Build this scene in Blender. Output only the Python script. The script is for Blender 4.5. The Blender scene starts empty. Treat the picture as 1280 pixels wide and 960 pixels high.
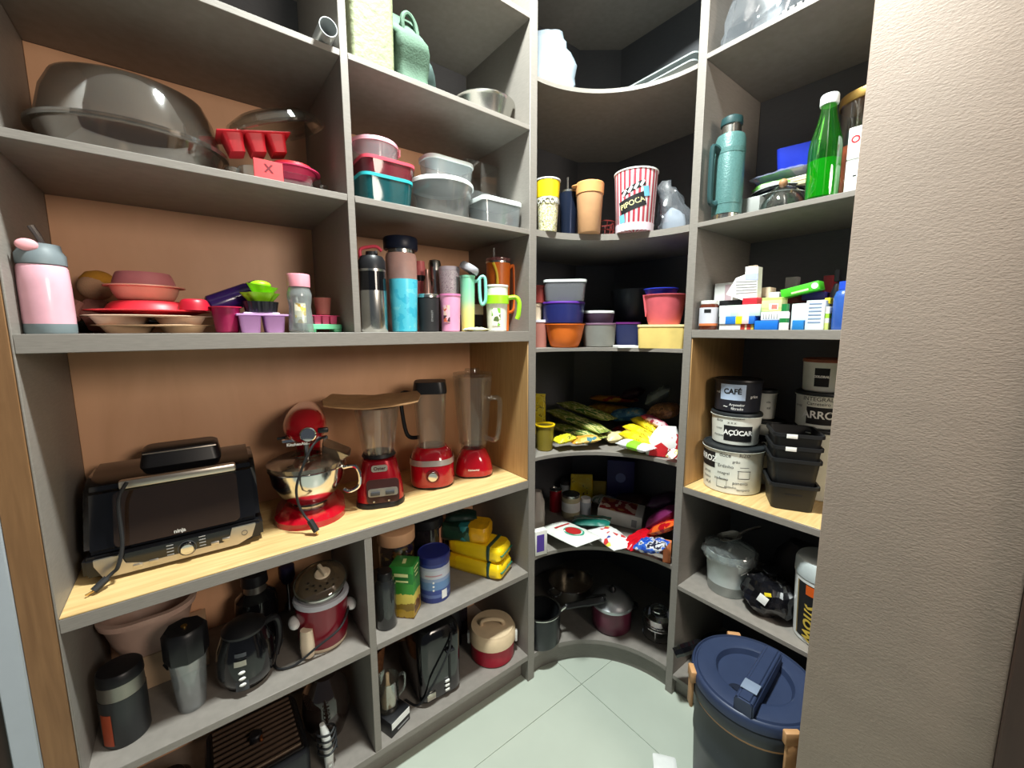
import bpy, bmesh, math, random
from mathutils import Vector, Matrix, noise
random.seed(7)
scene = bpy.context.scene
COL = scene.collection
PI = math.pi
R = math.radians

# ---------------------------------------------------------------- camera
F, YAW, PITCH, ROLL = 511.73, R(38.14), R(7.575), R(-0.107)
CAM = Vector((-1.0241, -1.1974, 1.5))
FW = Vector((math.sin(YAW)*math.cos(PITCH), math.cos(YAW)*math.cos(PITCH), -math.sin(PITCH)))
RT0 = Vector((math.cos(YAW), -math.sin(YAW), 0)); UP0 = RT0.cross(FW)
RT = RT0*math.cos(ROLL)+UP0*math.sin(ROLL); UP = -RT0*math.sin(ROLL)+UP0*math.cos(ROLL)
cd = bpy.data.cameras.new('camera'); cam = bpy.data.objects.new('camera', cd); COL.objects.link(cam)
cd.sensor_width = 36; cd.lens = 36*F/1280; cd.clip_start = .02
cam.matrix_world = Matrix(((RT.x, UP.x, -FW.x, CAM.x), (RT.y, UP.y, -FW.y, CAM.y), (RT.z, UP.z, -FW.z, CAM.z), (0, 0, 0, 1)))
scene.camera = cam
# ---------------------------------------------------------------- world, lights, exposure
w = bpy.data.worlds.new('world'); scene.world = w; w.use_nodes = True
w.node_tree.nodes['Background'].inputs[0].default_value = (.84, .95, 1.1, 1)
w.node_tree.nodes['Background'].inputs[1].default_value = .06
def area(name, loc, size, power, col, rot=(0, 0, 0), sy=None):
    l = bpy.data.lights.new(name, 'AREA'); l.energy = power; l.color = col; l.size = size
    if sy: l.shape = 'RECTANGLE'; l.size_y = sy
    o = bpy.data.objects.new(name, l); COL.objects.link(o); o.location = loc; o.rotation_euler = rot
    return o
LAMP = (-.42, -.50, 3.26)
area('ceiling_lamp_light', (LAMP[0], LAMP[1], LAMP[2]-.012), 0.20, 88, (.93, 1.0, .97))
hl = bpy.data.lights.new('front_fill_light', 'POINT'); hl.energy = 84; hl.color = (1.0, .87, .74); hl.shadow_soft_size = .35  # added warm fill behind the camera to brighten the fronts, no known lamp
ho = bpy.data.objects.new('front_fill_light', hl); COL.objects.link(ho); ho.location = (-.15, -2.6, 2.05)
vs = scene.view_settings
vs.view_transform = 'Standard'; vs.look = 'None'; vs.gamma = 1; vs.exposure = 0.42; vs.use_curve_mapping = False

# ---------------------------------------------------------------- locating helpers (camera maths, points at their real depth)
def ray(u, v): return RT*((u-640)/F)+UP*((480-v)/F)+FW
def at(u, v, X=None, Y=None, Z=None):
    d = ray(u, v)
    t = (X-CAM.x)/d.x if X is not None else (Y-CAM.y)/d.y if Y is not None else (Z-CAM.z)/d.z
    return CAM+d*t
def zat(v, x, y):
    d0 = Vector((x, y, 0))-CAM; k = (480-v)/F
    return (k*d0.dot(FW)-d0.dot(UP))/(UP.z-k*FW.z)
FH = Vector((math.sin(YAW), math.cos(YAW), 0))
def rnd(u0, u1, v, X=None, Y=None, q=None):
    a, b = ray(u0, v), ray(u1, v)
    b0, b1 = math.atan2(a.x, a.y), math.atan2(b.x, b.y); m = (b0+b1)/2
    d = Vector((math.sin(m), math.cos(m), 0))
    t = (X-CAM.x)/d.x if X is not None else (Y-CAM.y)/d.y if Y is not None else q/d.dot(FH)
    return CAM.x+d.x*t, CAM.y+d.y*t, t*math.sin((b1-b0)/2)
def spanL(u0, u1, v, y):
    a, b = at(u0, v, Y=y).x, at(u1, v, Y=y).x
    return (a+b)/2, b-a
def spanR(u0, u1, v, x):
    a, b = at(u0, v, X=x).y, at(u1, v, X=x).y
    return (a+b)/2, a-b
def face(x, y): return -math.atan2(x-CAM.x, y-CAM.y)   # rz that turns a thing's front (-y) to the viewer's side

# ---------------------------------------------------------------- materials
def srgb(c):
    return tuple(((x/255)/12.92 if x/255 <= .04045 else ((x/255+.055)/1.055)**2.4) for x in c)
MATS = {}
def newmat(name):
    m = bpy.data.materials.new(name); m.use_nodes = True; nt = m.node_tree
    return m, nt, nt.nodes['Principled BSDF']
def tex(nt, kind='Object', scale=(1, 1, 1)):
    tc = nt.nodes.new('ShaderNodeTexCoord'); mp = nt.nodes.new('ShaderNodeMapping')
    mp.inputs['Scale'].default_value = scale
    nt.links.new(tc.outputs[kind], mp.inputs['Vector']); return mp.outputs['Vector']
def mat(name, c, rough=.45, metal=0., var=.06, scale=25., bump=0., stretch=(1, 1, 1), coat=0., bscale=None, trans=0., ior=1.45, spec=.5):
    if name in MATS: return MATS[name]
    m, nt, b = newmat(name); L = nt.links.new; c = srgb(c)
    v = tex(nt, 'Object', stretch)
    n = nt.nodes.new('ShaderNodeTexNoise'); n.inputs['Scale'].default_value = scale; n.inputs['Detail'].default_value = 4
    L(v, n.inputs['Vector'])
    r = nt.nodes.new('ShaderNodeValToRGB'); e = r.color_ramp.elements
    e[0].position = .3; e[1].position = .7
    e[0].color = (*[x*(1-var) for x in c], 1); e[1].color = (*[min(1, x*(1+var)) for x in c], 1)
    L(n.outputs['Fac'], r.inputs['Fac']); L(r.outputs['Color'], b.inputs['Base Color'])
    b.inputs['Roughness'].default_value = rough; b.inputs['Metallic'].default_value = metal
    b.inputs['Coat Weight'].default_value = coat; b.inputs['Coat Roughness'].default_value = .08
    b.inputs['Transmission Weight'].default_value = trans; b.inputs['IOR'].default_value = ior
    b.inputs['Specular IOR Level'].default_value = spec
    if bump:
        n2 = nt.nodes.new('ShaderNodeTexNoise'); n2.inputs['Scale'].default_value = bscale or scale; n2.inputs['Detail'].default_value = 3
        L(v, n2.inputs['Vector'])
        bp = nt.nodes.new('ShaderNodeBump'); bp.inputs['Strength'].default_value = bump; bp.inputs['Distance'].default_value = .004
        L(n2.outputs['Fac'], bp.inputs['Height']); L(bp.outputs['Normal'], b.inputs['Normal'])
    MATS[name] = m; return m
def glass(name, tint=(235, 240, 238), gloss=1.0, rough=.04, fac=.12, body=None, bfac=.15):
    """thin clear wall: see-through, reflecting more at grazing angles, with a little body colour"""
    if name in MATS: return MATS[name]
    m, nt, b = newmat(name); L = nt.links.new
    t = nt.nodes.new('ShaderNodeBsdfTransparent'); t.inputs[0].default_value = (*srgb(tint), 1)
    g = nt.nodes.new('ShaderNodeBsdfGlossy'); g.inputs['Roughness'].default_value = rough
    lw = nt.nodes.new('ShaderNodeLayerWeight'); lw.inputs['Blend'].default_value = .35
    mp = nt.nodes.new('ShaderNodeMapRange'); mp.inputs['To Min'].default_value = fac*.5; mp.inputs['To Max'].default_value = min(1, fac*.5+.5*gloss)
    nz = nt.nodes.new('ShaderNodeTexNoise'); nz.inputs['Scale'].default_value = 18
    bp = nt.nodes.new('ShaderNodeBump'); bp.inputs['Strength'].default_value = .12; bp.inputs['Distance'].default_value = .003
    L(tex(nt), nz.inputs['Vector']); L(nz.outputs['Fac'], bp.inputs['Height']); L(bp.outputs['Normal'], g.inputs['Normal'])
    L(lw.outputs['Facing'], mp.inputs['Value'])
    mx = nt.nodes.new('ShaderNodeMixShader'); L(mp.outputs['Result'], mx.inputs['Fac']); L(t.outputs[0], mx.inputs[1]); L(g.outputs[0], mx.inputs[2])
    out = mx
    if body:
        d = nt.nodes.new('ShaderNodeBsdfDiffuse'); d.inputs[0].default_value = (*srgb(body), 1)
        m2 = nt.nodes.new('ShaderNodeMixShader'); m2.inputs['Fac'].default_value = bfac
        L(mx.outputs[0], m2.inputs[1]); L(d.outputs[0], m2.inputs[2]); out = m2
    L(out.outputs[0], nt.nodes['Material Output'].inputs['Surface']); nt.nodes.remove(b)
    MATS[name] = m; return m
def ramp(nt, stops, interp='CONSTANT'):
    r = nt.nodes.new('ShaderNodeValToRGB'); cr = r.color_ramp; cr.interpolation = interp
    while len(cr.elements) < len(stops): cr.elements.new(.5)
    for e, (p, c) in zip(cr.elements, sorted(stops)): e.position = p; e.color = (*srgb(c), 1)
    return r
def bands(name, stops, axis=2, rough=.4, wob=.0, ws=6, metal=0., coat=0., interp='CONSTANT'):
    """flat print in bands along one axis of the thing"""
    if name in MATS: return MATS[name]
    m, nt, b = newmat(name); L = nt.links.new
    tc = nt.nodes.new('ShaderNodeTexCoord'); sp = nt.nodes.new('ShaderNodeSeparateXYZ'); L(tc.outputs['Generated'], sp.inputs[0])
    n = nt.nodes.new('ShaderNodeTexNoise'); n.inputs['Scale'].default_value = ws; L(tc.outputs['Generated'], n.inputs['Vector'])
    ma = nt.nodes.new('ShaderNodeMath'); ma.operation = 'MULTIPLY_ADD'; ma.inputs[1].default_value = wob
    L(n.outputs['Fac'], ma.inputs[0]); L(sp.outputs[axis], ma.inputs[2])
    r = ramp(nt, stops, interp); L(ma.outputs[0], r.inputs['Fac']); L(r.outputs['Color'], b.inputs['Base Color'])
    b.inputs['Roughness'].default_value = rough; b.inputs['Metallic'].default_value = metal; b.inputs['Coat Weight'].default_value = coat
    MATS[name] = m; return m
def printed(name, stops, scale=6, kind='vor', rough=.4, stretch=(1, 1, 1), coord='Object', metal=0., bump=0.):
    """flat print of irregular patches"""
    if name in MATS: return MATS[name]
    m, nt, b = newmat(name); L = nt.links.new; v = tex(nt, coord, stretch)
    if kind == 'vor':
        t = nt.nodes.new('ShaderNodeTexVoronoi'); t.inputs['Scale'].default_value = scale
        sp = nt.nodes.new('ShaderNodeSeparateColor'); L(v, t.inputs['Vector']); L(t.outputs['Color'], sp.inputs[0]); o = sp.outputs[0]
    else:
        t = nt.nodes.new('ShaderNodeTexNoise'); t.inputs['Scale'].default_value = scale; t.inputs['Detail'].default_value = 3; L(v, t.inputs['Vector']); o = t.outputs['Fac']
    r = ramp(nt, stops); L(o, r.inputs['Fac']); L(r.outputs['Color'], b.inputs['Base Color'])
    b.inputs['Roughness'].default_value = rough; b.inputs['Metallic'].default_value = metal
    MATS[name] = m; return m
def wood(name, a, bcol, stretch=(1.2, 14, 14), rough=.5, scale=5):
    if name in MATS: return MATS[name]
    m, nt, b = newmat(name); L = nt.links.new; v = tex(nt, 'Object', stretch)
    n = nt.nodes.new('ShaderNodeTexNoise'); n.inputs['Scale'].default_value = scale; n.inputs['Detail'].default_value = 6; n.inputs['Distortion'].default_value = .6
    L(v, n.inputs['Vector'])
    r = ramp(nt, [(.3, a), (.5, tuple((x+y)/2 for x, y in zip(a, bcol))), (.72, bcol)], 'LINEAR'); L(n.outputs['Fac'], r.inputs['Fac']); L(r.outputs['Color'], b.inputs['Base Color'])
    bp = nt.nodes.new('ShaderNodeBump'); bp.inputs['Strength'].default_value = .08; bp.inputs['Distance'].default_value = .002
    L(n.outputs['Fac'], bp.inputs['Height']); L(bp.outputs['Normal'], b.inputs['Normal'])
    b.inputs['Roughness'].default_value = rough
    MATS[name] = m; return m

# ---------------------------------------------------------------- mesh helpers: each returns a bmesh
def box(x0, x1, y0, y1, z0, z1, bev=.0012, seg=1):
    bm = bmesh.new(); bmesh.ops.create_cube(bm, size=1)
    for v in bm.verts:
        v.co = Vector((x0+(v.co.x+.5)*(x1-x0), y0+(v.co.y+.5)*(y1-y0), z0+(v.co.z+.5)*(z1-z0)))
    if bev: bmesh.ops.bevel(bm, geom=bm.edges[:], offset=bev, segments=seg, affect='EDGES', profile=.5)
    return bm
def rbox(w_, d, h, bev=.003, seg=2): return box(-w_/2, w_/2, -d/2, d/2, 0, h, min(bev, w_*.45, d*.45, h*.45), seg)
def lathe(prof, seg=32, sx=1., sy=1.):
    bm = bmesh.new(); rings = []
    for r, z in prof:
        if r < 1e-5: rings.append([bm.verts.new((0, 0, z))])
        else: rings.append([bm.verts.new((r*sx*math.cos(2*PI*i/seg), r*sy*math.sin(2*PI*i/seg), z)) for i in range(seg)])
    for a, b in zip(rings, rings[1:]):
        if len(a) == 1 and len(b) == 1: continue
        for i in range(seg):
            j = (i+1) % seg
            if len(a) == 1: bm.faces.new((a[0], b[j], b[i]))
            elif len(b) == 1: bm.faces.new((a[i], a[j], b[0]))
            else: bm.faces.new((a[i], a[j], b[j], b[i]))
    bmesh.ops.recalc_face_normals(bm, faces=bm.faces[:])
    return bm
def ring(w_, d, r, z, n=5, ox=0., oy=0.):
    r = min(r, w_/2-1e-4, d/2-1e-4); out = []
    for k, (sx, sy) in enumerate(((1, 1), (-1, 1), (-1, -1), (1, -1))):
        for i in range(n+1):
            a = (k+i/n)*PI/2
            out.append(Vector((ox+sx*(w_/2-r)+r*math.cos(a), oy+sy*(d/2-r)+r*math.sin(a), z)))
    return out
def loft(secs, caps=(True, True), n=5):
    """secs: (w, d, corner radius, z[, ox, oy])"""
    bm = bmesh.new(); rs = []
    for s in secs:
        rs.append([bm.verts.new(p) for p in ring(s[0], s[1], s[2], s[3], n, *(s[4:6] if len(s) > 4 else ()))])
    for a, b in zip(rs, rs[1:]):
        m = len(a)
        for i in range(m): bm.faces.new((a[i], a[(i+1) % m], b[(i+1) % m], b[i]))
    if caps[0]: bm.faces.new(rs[0][::-1])
    if caps[1]: bm.faces.new(rs[-1])
    bmesh.ops.recalc_face_normals(bm, faces=bm.faces[:])
    return bm
def smoothpts(pts, k=6):
    pts = [Vector(p) for p in pts]; out = []
    for i in range(len(pts)-1):
        p0 = pts[max(i-1, 0)]; p1 = pts[i]; p2 = pts[i+1]; p3 = pts[min(i+2, len(pts)-1)]
        for j in range(k):
            t = j/k
            out.append(.5*((2*p1)+(p2-p0)*t+(2*p0-5*p1+4*p2-p3)*t*t+(3*p1-p0-3*p2+p3)*t**3))
    return out+[pts[-1]]
def tube(pts, r, seg=8, smooth=True, k=6, closed=False, flat=1.):
    P = smoothpts(pts, k) if smooth else [Vector(p) for p in pts]
    bm = bmesh.new(); rs = []; nrm = None; n = len(P)
    for i, p in enumerate(P):
        t = (P[min(i+1, n-1)]-P[max(i-1, 0)]).normalized()
        if nrm is None: nrm = t.orthogonal().normalized()
        nrm = (nrm-t*nrm.dot(t)).normalized(); bn = t.cross(nrm)
        rr = r[min(i*len(r)//n, len(r)-1)] if isinstance(r, (list, tuple)) else r
        rs.append([bm.verts.new(p+nrm*rr*math.cos(2*PI*j/seg)+bn*rr*flat*math.sin(2*PI*j/seg)) for j in range(seg)])
    for a, b in zip(rs, rs[1:]):
        for i in range(seg): bm.faces.new((a[i], a[(i+1) % seg], b[(i+1) % seg], b[i]))
    bm.faces.new(rs[0][::-1]); bm.faces.new(rs[-1])
    bmesh.ops.recalc_face_normals(bm, faces=bm.faces[:])
    return bm
def join(*bms):
    out = bms[0]
    for b in bms[1:]:
        me = bpy.data.meshes.new('tmp'); b.to_mesh(me); b.free(); out.from_mesh(me); bpy.data.meshes.remove(me)
    return out
def tr(bm, loc=(0, 0, 0), rot=(0, 0, 0), sc=(1, 1, 1)):
    from mathutils import Euler
    M = Matrix.Translation(loc) @ Euler(rot).to_matrix().to_4x4() @ Matrix.Diagonal((*sc, 1))
    bmesh.ops.transform(bm, matrix=M, verts=bm.verts[:]); return bm
def sphere(r, seg=20, sc=(1, 1, 1), loc=(0, 0, 0)):
    bm = bmesh.new(); bmesh.ops.create_uvsphere(bm, u_segments=seg, v_segments=max(8, seg//2), radius=r)
    return tr(bm, loc, (0, 0, 0), sc)
def crumple(bm, amp, freq, seed=0.):
    o = Vector((seed*3.1, seed*1.7, seed*5.3))
    for v in bm.verts: v.co += noise.noise_vector(v.co*freq+o)*amp
    return bm
def packet(L_, W, T, crimp=.08, cr=.003, seed=0, nx=18, ny=10, sq=2.6):
    """a filled plastic packet lying flat, long side along x, pinched flat at both ends"""
    bm = bmesh.new(); top = {}; bot = {}
    for i in range(nx+1):
        for j in range(ny+1):
            u = -1+2*i/nx; v = -1+2*j/ny
            e = max(0, 1-(abs(u)/(1-crimp))**4) if abs(u) < 1-crimp else 0
            t = T/2*math.sqrt(e)*max(0, 1-abs(v)**sq)**.5
            wv = W/2*(1-.10*math.sqrt(e)*0-.06*(1-e))
            nz = noise.noise_vector(Vector((u*4+seed*7.3, v*4, seed)))*cr
            x, y = u*L_/2, v*wv
            edge = abs(v) > .999
            zt = T/2+max(t, .0006)*(1)+(nz.z if not edge else 0); zb = T/2-max(t, .0006)+(nz.x*.4 if not edge else 0)
            if e == 0: zt += .003*math.sin(v*14)*0+nz.z*.5
            top[i, j] = bm.verts.new((x+nz.x*.6, y+nz.y*.6, zt)); bot[i, j] = bm.verts.new((x+nz.x*.6, y+nz.y*.6, max(zb, 0.0003)))
    for i in range(nx):
        for j in range(ny):
            bm.faces.new((top[i, j], top[i+1, j], top[i+1, j+1], top[i, j+1]))
            bm.faces.new((bot[i, j], bot[i, j+1], bot[i+1, j+1], bot[i+1, j]))
    for i in range(nx):
        for j in (0, ny):
            q = (top[i, j], bot[i, j], bot[i+1, j], top[i+1, j]); bm.faces.new(q if j == 0 else q[::-1])
    for j in range(ny):
        for i in (0, nx):
            q = (top[i, j], top[i, j+1], bot[i, j+1], bot[i, j]); bm.faces.new(q if i == 0 else q[::-1])
    bmesh.ops.recalc_face_normals(bm, faces=bm.faces[:])
    return bm
def patch(R0, R1, z0, z1, a0, a1, n=14, nz=1, th=.0006):
    """thin curved label on a round body; angle 0 faces the front (-y)"""
    bm = bmesh.new(); g = []
    for k in range(nz+1):
        t = k/nz; Rr = R0+(R1-R0)*t+th; z = z0+(z1-z0)*t
        g.append([bm.verts.new((Rr*math.sin(a0+(a1-a0)*i/n), -Rr*math.cos(a0+(a1-a0)*i/n), z)) for i in range(n+1)])
    for a, b in zip(g, g[1:]):
        for i in range(n): bm.faces.new((a[i], a[i+1], b[i+1], b[i]))
    return bm
def textbm(s, size, wrap=None, ang=0., z=0., x=0., y=0., tilt=0., bold=.0, shear=0.):
    """lettering as flat mesh; on a plane facing -y, or wrapped round a radius"""
    cu = bpy.data.curves.new('t', 'FONT'); cu.body = s; cu.size = size; cu.align_x = 'CENTER'; cu.align_y = 'CENTER'; cu.offset = bold; cu.shear = shear
    cu.resolution_u = 3
    o = bpy.data.objects.new('t', cu); COL.objects.link(o)
    me = bpy.data.meshes.new_from_object(o.evaluated_get(bpy.context.evaluated_depsgraph_get()))
    bm = bmesh.new(); bm.from_mesh(me)
    bpy.data.objects.remove(o); bpy.data.curves.remove(cu); bpy.data.meshes.remove(me)
    ct, st = math.cos(tilt), math.sin(tilt)
    for v in bm.verts:
        a, b = v.co.x*ct-v.co.y*st, v.co.x*st+v.co.y*ct
        if wrap: th = ang+a/wrap; v.co = Vector((wrap*math.sin(th), -wrap*math.cos(th), z+b))
        else: v.co = Vector((x+a, y, z+b))
    return bm

# ---------------------------------------------------------------- object helpers
def obj(name, bm, m, parent=None, loc=(0, 0, 0), rot=(0, 0, 0), sharp=38):
    if isinstance(bm, bmesh.types.BMesh):
        for f in bm.faces: f.smooth = True
        lim = R(sharp)
        for e in bm.edges:
            e.smooth = not (len(e.link_faces) == 2 and e.calc_face_angle(0) > lim)
        me = bpy.data.meshes.new(name); bm.to_mesh(me); bm.free(); me.materials.append(m)
    else: me = bm
    o = bpy.data.objects.new(name, me); COL.objects.link(o)
    o.location = loc; o.rotation_euler = rot
    if parent: o.parent = parent
    return o
def tag(o, label, cat, group=None):
    o['label'] = label; o['category'] = cat
    if group: o['group'] = group
    return o
def thing(name, label, cat, loc=(0, 0, 0), rz=0., group=None, rot=None):
    o = bpy.data.objects.new(name, None); COL.objects.link(o); o.empty_display_size = .05
    o.location = loc; o.rotation_euler = rot or (0, 0, rz)
    return tag(o, label, cat, group)
def solo(name, label, cat, bm, m, loc=(0, 0, 0), rz=0., group=None, rot=None, sharp=38):
    return tag(obj(name, bm, m, None, loc, rot or (0, 0, rz), sharp), label, cat, group)
def struct(name, bm, m, parent=None):
    o = obj(name, bm, m, parent)
    if not parent: o['kind'] = 'structure'
    return o
# ================================================================ materials of the place
GREY = mat('grey_laminate', (134, 128, 121), .5, var=.08, scale=40, stretch=(1, 1, 8), bump=.05)
GREYD = mat('grey_back_laminate', (94, 95, 98), .55, var=.06, scale=40, stretch=(1, 1, 8))
TAN = wood('tan_back_laminate', (220, 168, 128), (234, 182, 142), (3, 3, 1), .45, 3)
OAK = wood('oak_laminate', (196, 160, 104), (222, 192, 136), (1.2, 16, 16), .45, 5)
OAKV = wood('oak_laminate_upright', (166, 128, 80), (186, 148, 98), (16, 16, 1.2), .5, 5)
OAKD = wood('darker_oak_stile', (118, 84, 52), (138, 102, 66), (16, 16, 1.2), .5, 5)  # oak laminate in a darker tone, for the left stile
WALLM = mat('beige_wall_paint', (170, 151, 137), .6, var=.04, scale=8, bump=.22, bscale=170, stretch=(1, 1, 2.2))
WHITEP = mat('white_wall_paint', (226, 228, 228), .6, var=.02)
TILE = mat('pale_floor_tile', (180, 188, 175), .28, var=.035, scale=5)
GROUT = mat('tile_grout', (172, 174, 162), .8)
BROWN = mat('dark_brown_door_wood', (62, 44, 36), .5, var=.15, scale=8, stretch=(8, 8, 1))
DOORW = mat('white_door_lacquer', (172, 180, 188), .35, var=.02)

# ================================================================ the setting
xL, xm0, xm1, xl0, xl1, xA, xB, x2, yp0, yp1 = -1.286, -.6524, -.6323, -.6547, -.6328, 0., .0351, .4267, -.3849, -.4153
YB, XB = .4195, .866
ZS = dict(S00=(2.569, 2.587), S0=(2.2087, 2.225), S1=(1.8484, 1.8664), S2=(1.4553, 1.4929), S3=(.869, .9038), S4=(.4845, .5051), S5=(.1017, .1254))
ZR = dict(R0=(2.4017, 2.4191), R1=(1.857, 1.8734), R2=(1.4692, 1.4973), R3=(.8749, .901), R4=(.4715, .4884), R5=(.075, .0925))
ZC = dict(Ct=(2.937, 2.955), C0=(2.388, 2.403), C1=(1.850, 1.874), C2=(1.412, 1.4255), C3=(.9705, .985), C4=(.5415, .557), C5=(.088, .108))
fl = struct('floor', box(-2.6, 1.1, -2.9, .8, -.06, -.006, 0), GROUT)
tb = None
for i in range(-3, 2):
    for j in range(-3, 2):
        X0, Y0 = .173+i*.9, -.15+j*.9
        if X0 > 1.0 or X0 < -2.6 or Y0 > .5 or Y0 < -2.9: continue
        if tb is None:
            tb = obj('tile', box(.0007, .8993, .0007, .8993, -.01, 0, .0008), TILE, fl, (X0, Y0, 0)); tme = tb.data
        else: obj('tile', tme, None, fl, (X0, Y0, 0))
struct('ceiling', box(-2.4, 1.1, -1.45, .6, 3.285, 3.34, 0), WHITEP)
struct('wall_back', box(-1.4, 1.1, .445, .6, 0, 3.285, 0), WALLM)
struct('wall_right', box(.89, 1.1, -1.45, .445, 0, 3.285, 0), WALLM)
XW = .015
ye = at(1056, 360, X=XW).y; yc = at(1280, 740, X=XW).y
struct('wall_entrance', box(XW, XW+.13, yc, ye, 0, 3.285, .004, 2), WALLM)
struct('trim_1', box(XW-.012, XW+.15, yc-.09, yc+.0, 0, 2.1, .003), BROWN)
struct('wall_lintel', box(XW, XW+.13, yc-.09, yc, 2.1, 3.285, 0), WALLM)
struct('trim_2', box(-1.3765, -1.3385, -.006, .44, 0, 3.285, .002), DOORW)
struct('wall_left', box(-1.9, -1.3775, .03, .44, 0, 3.285, 0), BROWN)

# ---------------------------------------------------------------- left shelving unit
U = thing('shelving_unit', 'grey laminate shelving unit with tan back and long oak worktop along the left', 'shelving unit', (-.65, 0, 0))
def pt(name, b, m, par=None):
    par = par or U; l = par.location
    return obj(name, tr(box(*b), (-l.x, -l.y, -l.z)), m, par)
pt('stile', (-1.338, -1.2905, -.002, .42, 0, 3.0), OAKD)
pt('side_panel', (-1.29, xL, 0, YB, 0, 3.0), GREY)
pt('side_panel', (xA, xB, 0, YB, 0, 3.0), GREY)
pt('liner_panel', (xA-.004, xA-.0005, .003, YB, .9045, 1.455), OAKV)
pt('partition', (xm0, xm1, .0005, YB, 1.4929, 3.0), GREY)
pt('partition', (xl0, xl1, .0005, YB, .1254, .869), GREY)
pt('back_panel', (xL, xA, YB, YB+.012, .0, 2.2087), TAN)
pt('back_panel', (xL, xA, YB, YB+.012, 2.2087, 3.0), GREYD)  # top of the tan back coloured grey: bluish lens haze put into the colour
for k in ('S00', 'S0', 'S1'):
    pt('shelf', (xL, xm0, 0, YB, *ZS[k]), GREY); pt('shelf', (xm1, xA, 0, YB, *ZS[k]), GREY)
pt('shelf', (xL, xA, 0, YB, *ZS['S2']), GREY)
pt('worktop', (xL, xA, 0, YB, .869, .900), GREY); pt('worktop_veneer', (xL+.0005, xA-.004, .001, YB, .9001, .9038), OAK)
pt('shelf', (xL, xl0, 0, YB, *ZS['S4']), GREY); pt('shelf', (xl1, xA, 0, YB, *ZS['S4']), GREY)
pt('shelf', (xL, xA, 0, YB, *ZS['S5']), GREY)
pt('toe_kick', (xL, xA, .045, .06, 0, .1017), GREY)
pt('top_panel', (xL, xA, 0, YB, 2.982, 3.0), GREY)
# ---------------------------------------------------------------- corner unit
UC = thing('corner_shelving_unit', 'grey corner shelving unit with curved concave shelf fronts in the middle', 'shelving unit', (.45, 0, 0))
def curved(z0, z1, rec=0., y1=YB, thick=None, arc=20):
    """a corner shelf: concave quarter-round front, clipped back corner"""
    rr = x2-xB; cx, cy = xB, yp0
    fr = [(cx+(rr+rec)*math.sin(a), cy+(rr+rec)*math.cos(a)) for a in [i/arc*PI/2 for i in range(arc+1)]]
    if thick: bk = [(cx+(rr+rec+thick)*math.sin(a), cy+(rr+rec+thick)*math.cos(a)) for a in [i/arc*PI/2 for i in range(arc+1)]][::-1]
    else: bk = [(XB, yp0), (XB, .285), (.697, YB), (xB, YB)]
    ps = fr+bk; bm = bmesh.new(); a = [bm.verts.new((x, y, z0)) for x, y in ps]; b = [bm.verts.new((x, y, z1)) for x, y in ps]
    n = len(ps)
    for i in range(n): bm.faces.new((a[i], a[(i+1) % n], b[(i+1) % n], b[i]))
    bm.faces.new(a[::-1]); bm.faces.new(b); bmesh.ops.recalc_face_normals(bm, faces=bm.faces[:])
    return bm
def cpt(name, bm, m): return obj(name, tr(bm, (-.45, 0, 0)), m, UC)
for k in ('Ct', 'C0', 'C1', 'C2', 'C3', 'C4', 'C5'): cpt('shelf', curved(*ZC[k]), GREY)
cpt('toe_kick', curved(0, .088, .022, thick=.012), GREY)
cpt('back_panel', box(xB, .70, YB, YB+.012, 0, 2.937, 0), GREYD)
cpt('back_panel', box(XB, XB+.012, yp0, .288, 0, 2.937, 0), GREYD)
dx, dy = XB-.697, .285-YB; ln = math.hypot(dx, dy)
cpt('back_panel', tr(box(0, ln, 0, .012, 0, 2.937, 0), (.697, YB, 0), (0, 0, math.atan2(dy, dx))), GREYD)
# ---------------------------------------------------------------- right unit
UR = thing('shelving_unit', 'grey laminate shelving unit on the right, cut off by the beige wall', 'shelving unit', (.65, -.8, 0))
YE = -1.3
def rp(name, b, m): return pt(name, b, m, UR)
rp('side_panel', (x2, XB, yp1, yp0, 0, 3.0), GREY)
rp('side_panel', (x2, XB, YE-.02, YE, 0, 3.0), GREY)
rp('liner_panel', (x2+.003, XB, yp1-.004, yp1-.0005, .9015, 1.469), OAKV)
rp('back_panel', (XB, XB+.012, YE, yp1, 0, 3.0), GREYD)
for k in ('R0', 'R1', 'R2', 'R4', 'R5'): rp('shelf', (x2, XB, YE, yp1, *ZR[k]), GREY)
rp('worktop', (x2, XB, YE, yp1, .8749, .8975), GREY); rp('worktop_veneer', (x2+.001, XB, YE, yp1-.004, .8976, .901), OAK)
rp('toe_kick', (x2+.03, x2+.045, YE, yp1, 0, .075), GREY)
rp('top_panel', (x2, XB, YE, yp1, 2.982, 3.0), GREY)
# ---------------------------------------------------------------- ceiling lamp
lamp = thing('ceiling_lamp', 'square white ceiling lamp over the pantry floor', 'lamp', LAMP)
obj('frame', tr(join(box(-.13, .13, -.13, -.105, -.006, .02), box(-.13, .13, .105, .13, -.006, .02), box(-.13, -.105, -.105, .105, -.006, .02), box(.105, .13, -.105, .105, -.006, .02)), (0, 0, 0)), WHITEP, lamp)
m, nt, b = newmat('lamp_diffuser'); b.inputs['Emission Color'].default_value = (.93, 1, .97, 1); b.inputs['Emission Strength'].default_value = 6
obj('diffuser', box(-.105, .105, -.105, .105, 0, .018, 0), m, lamp)
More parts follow.
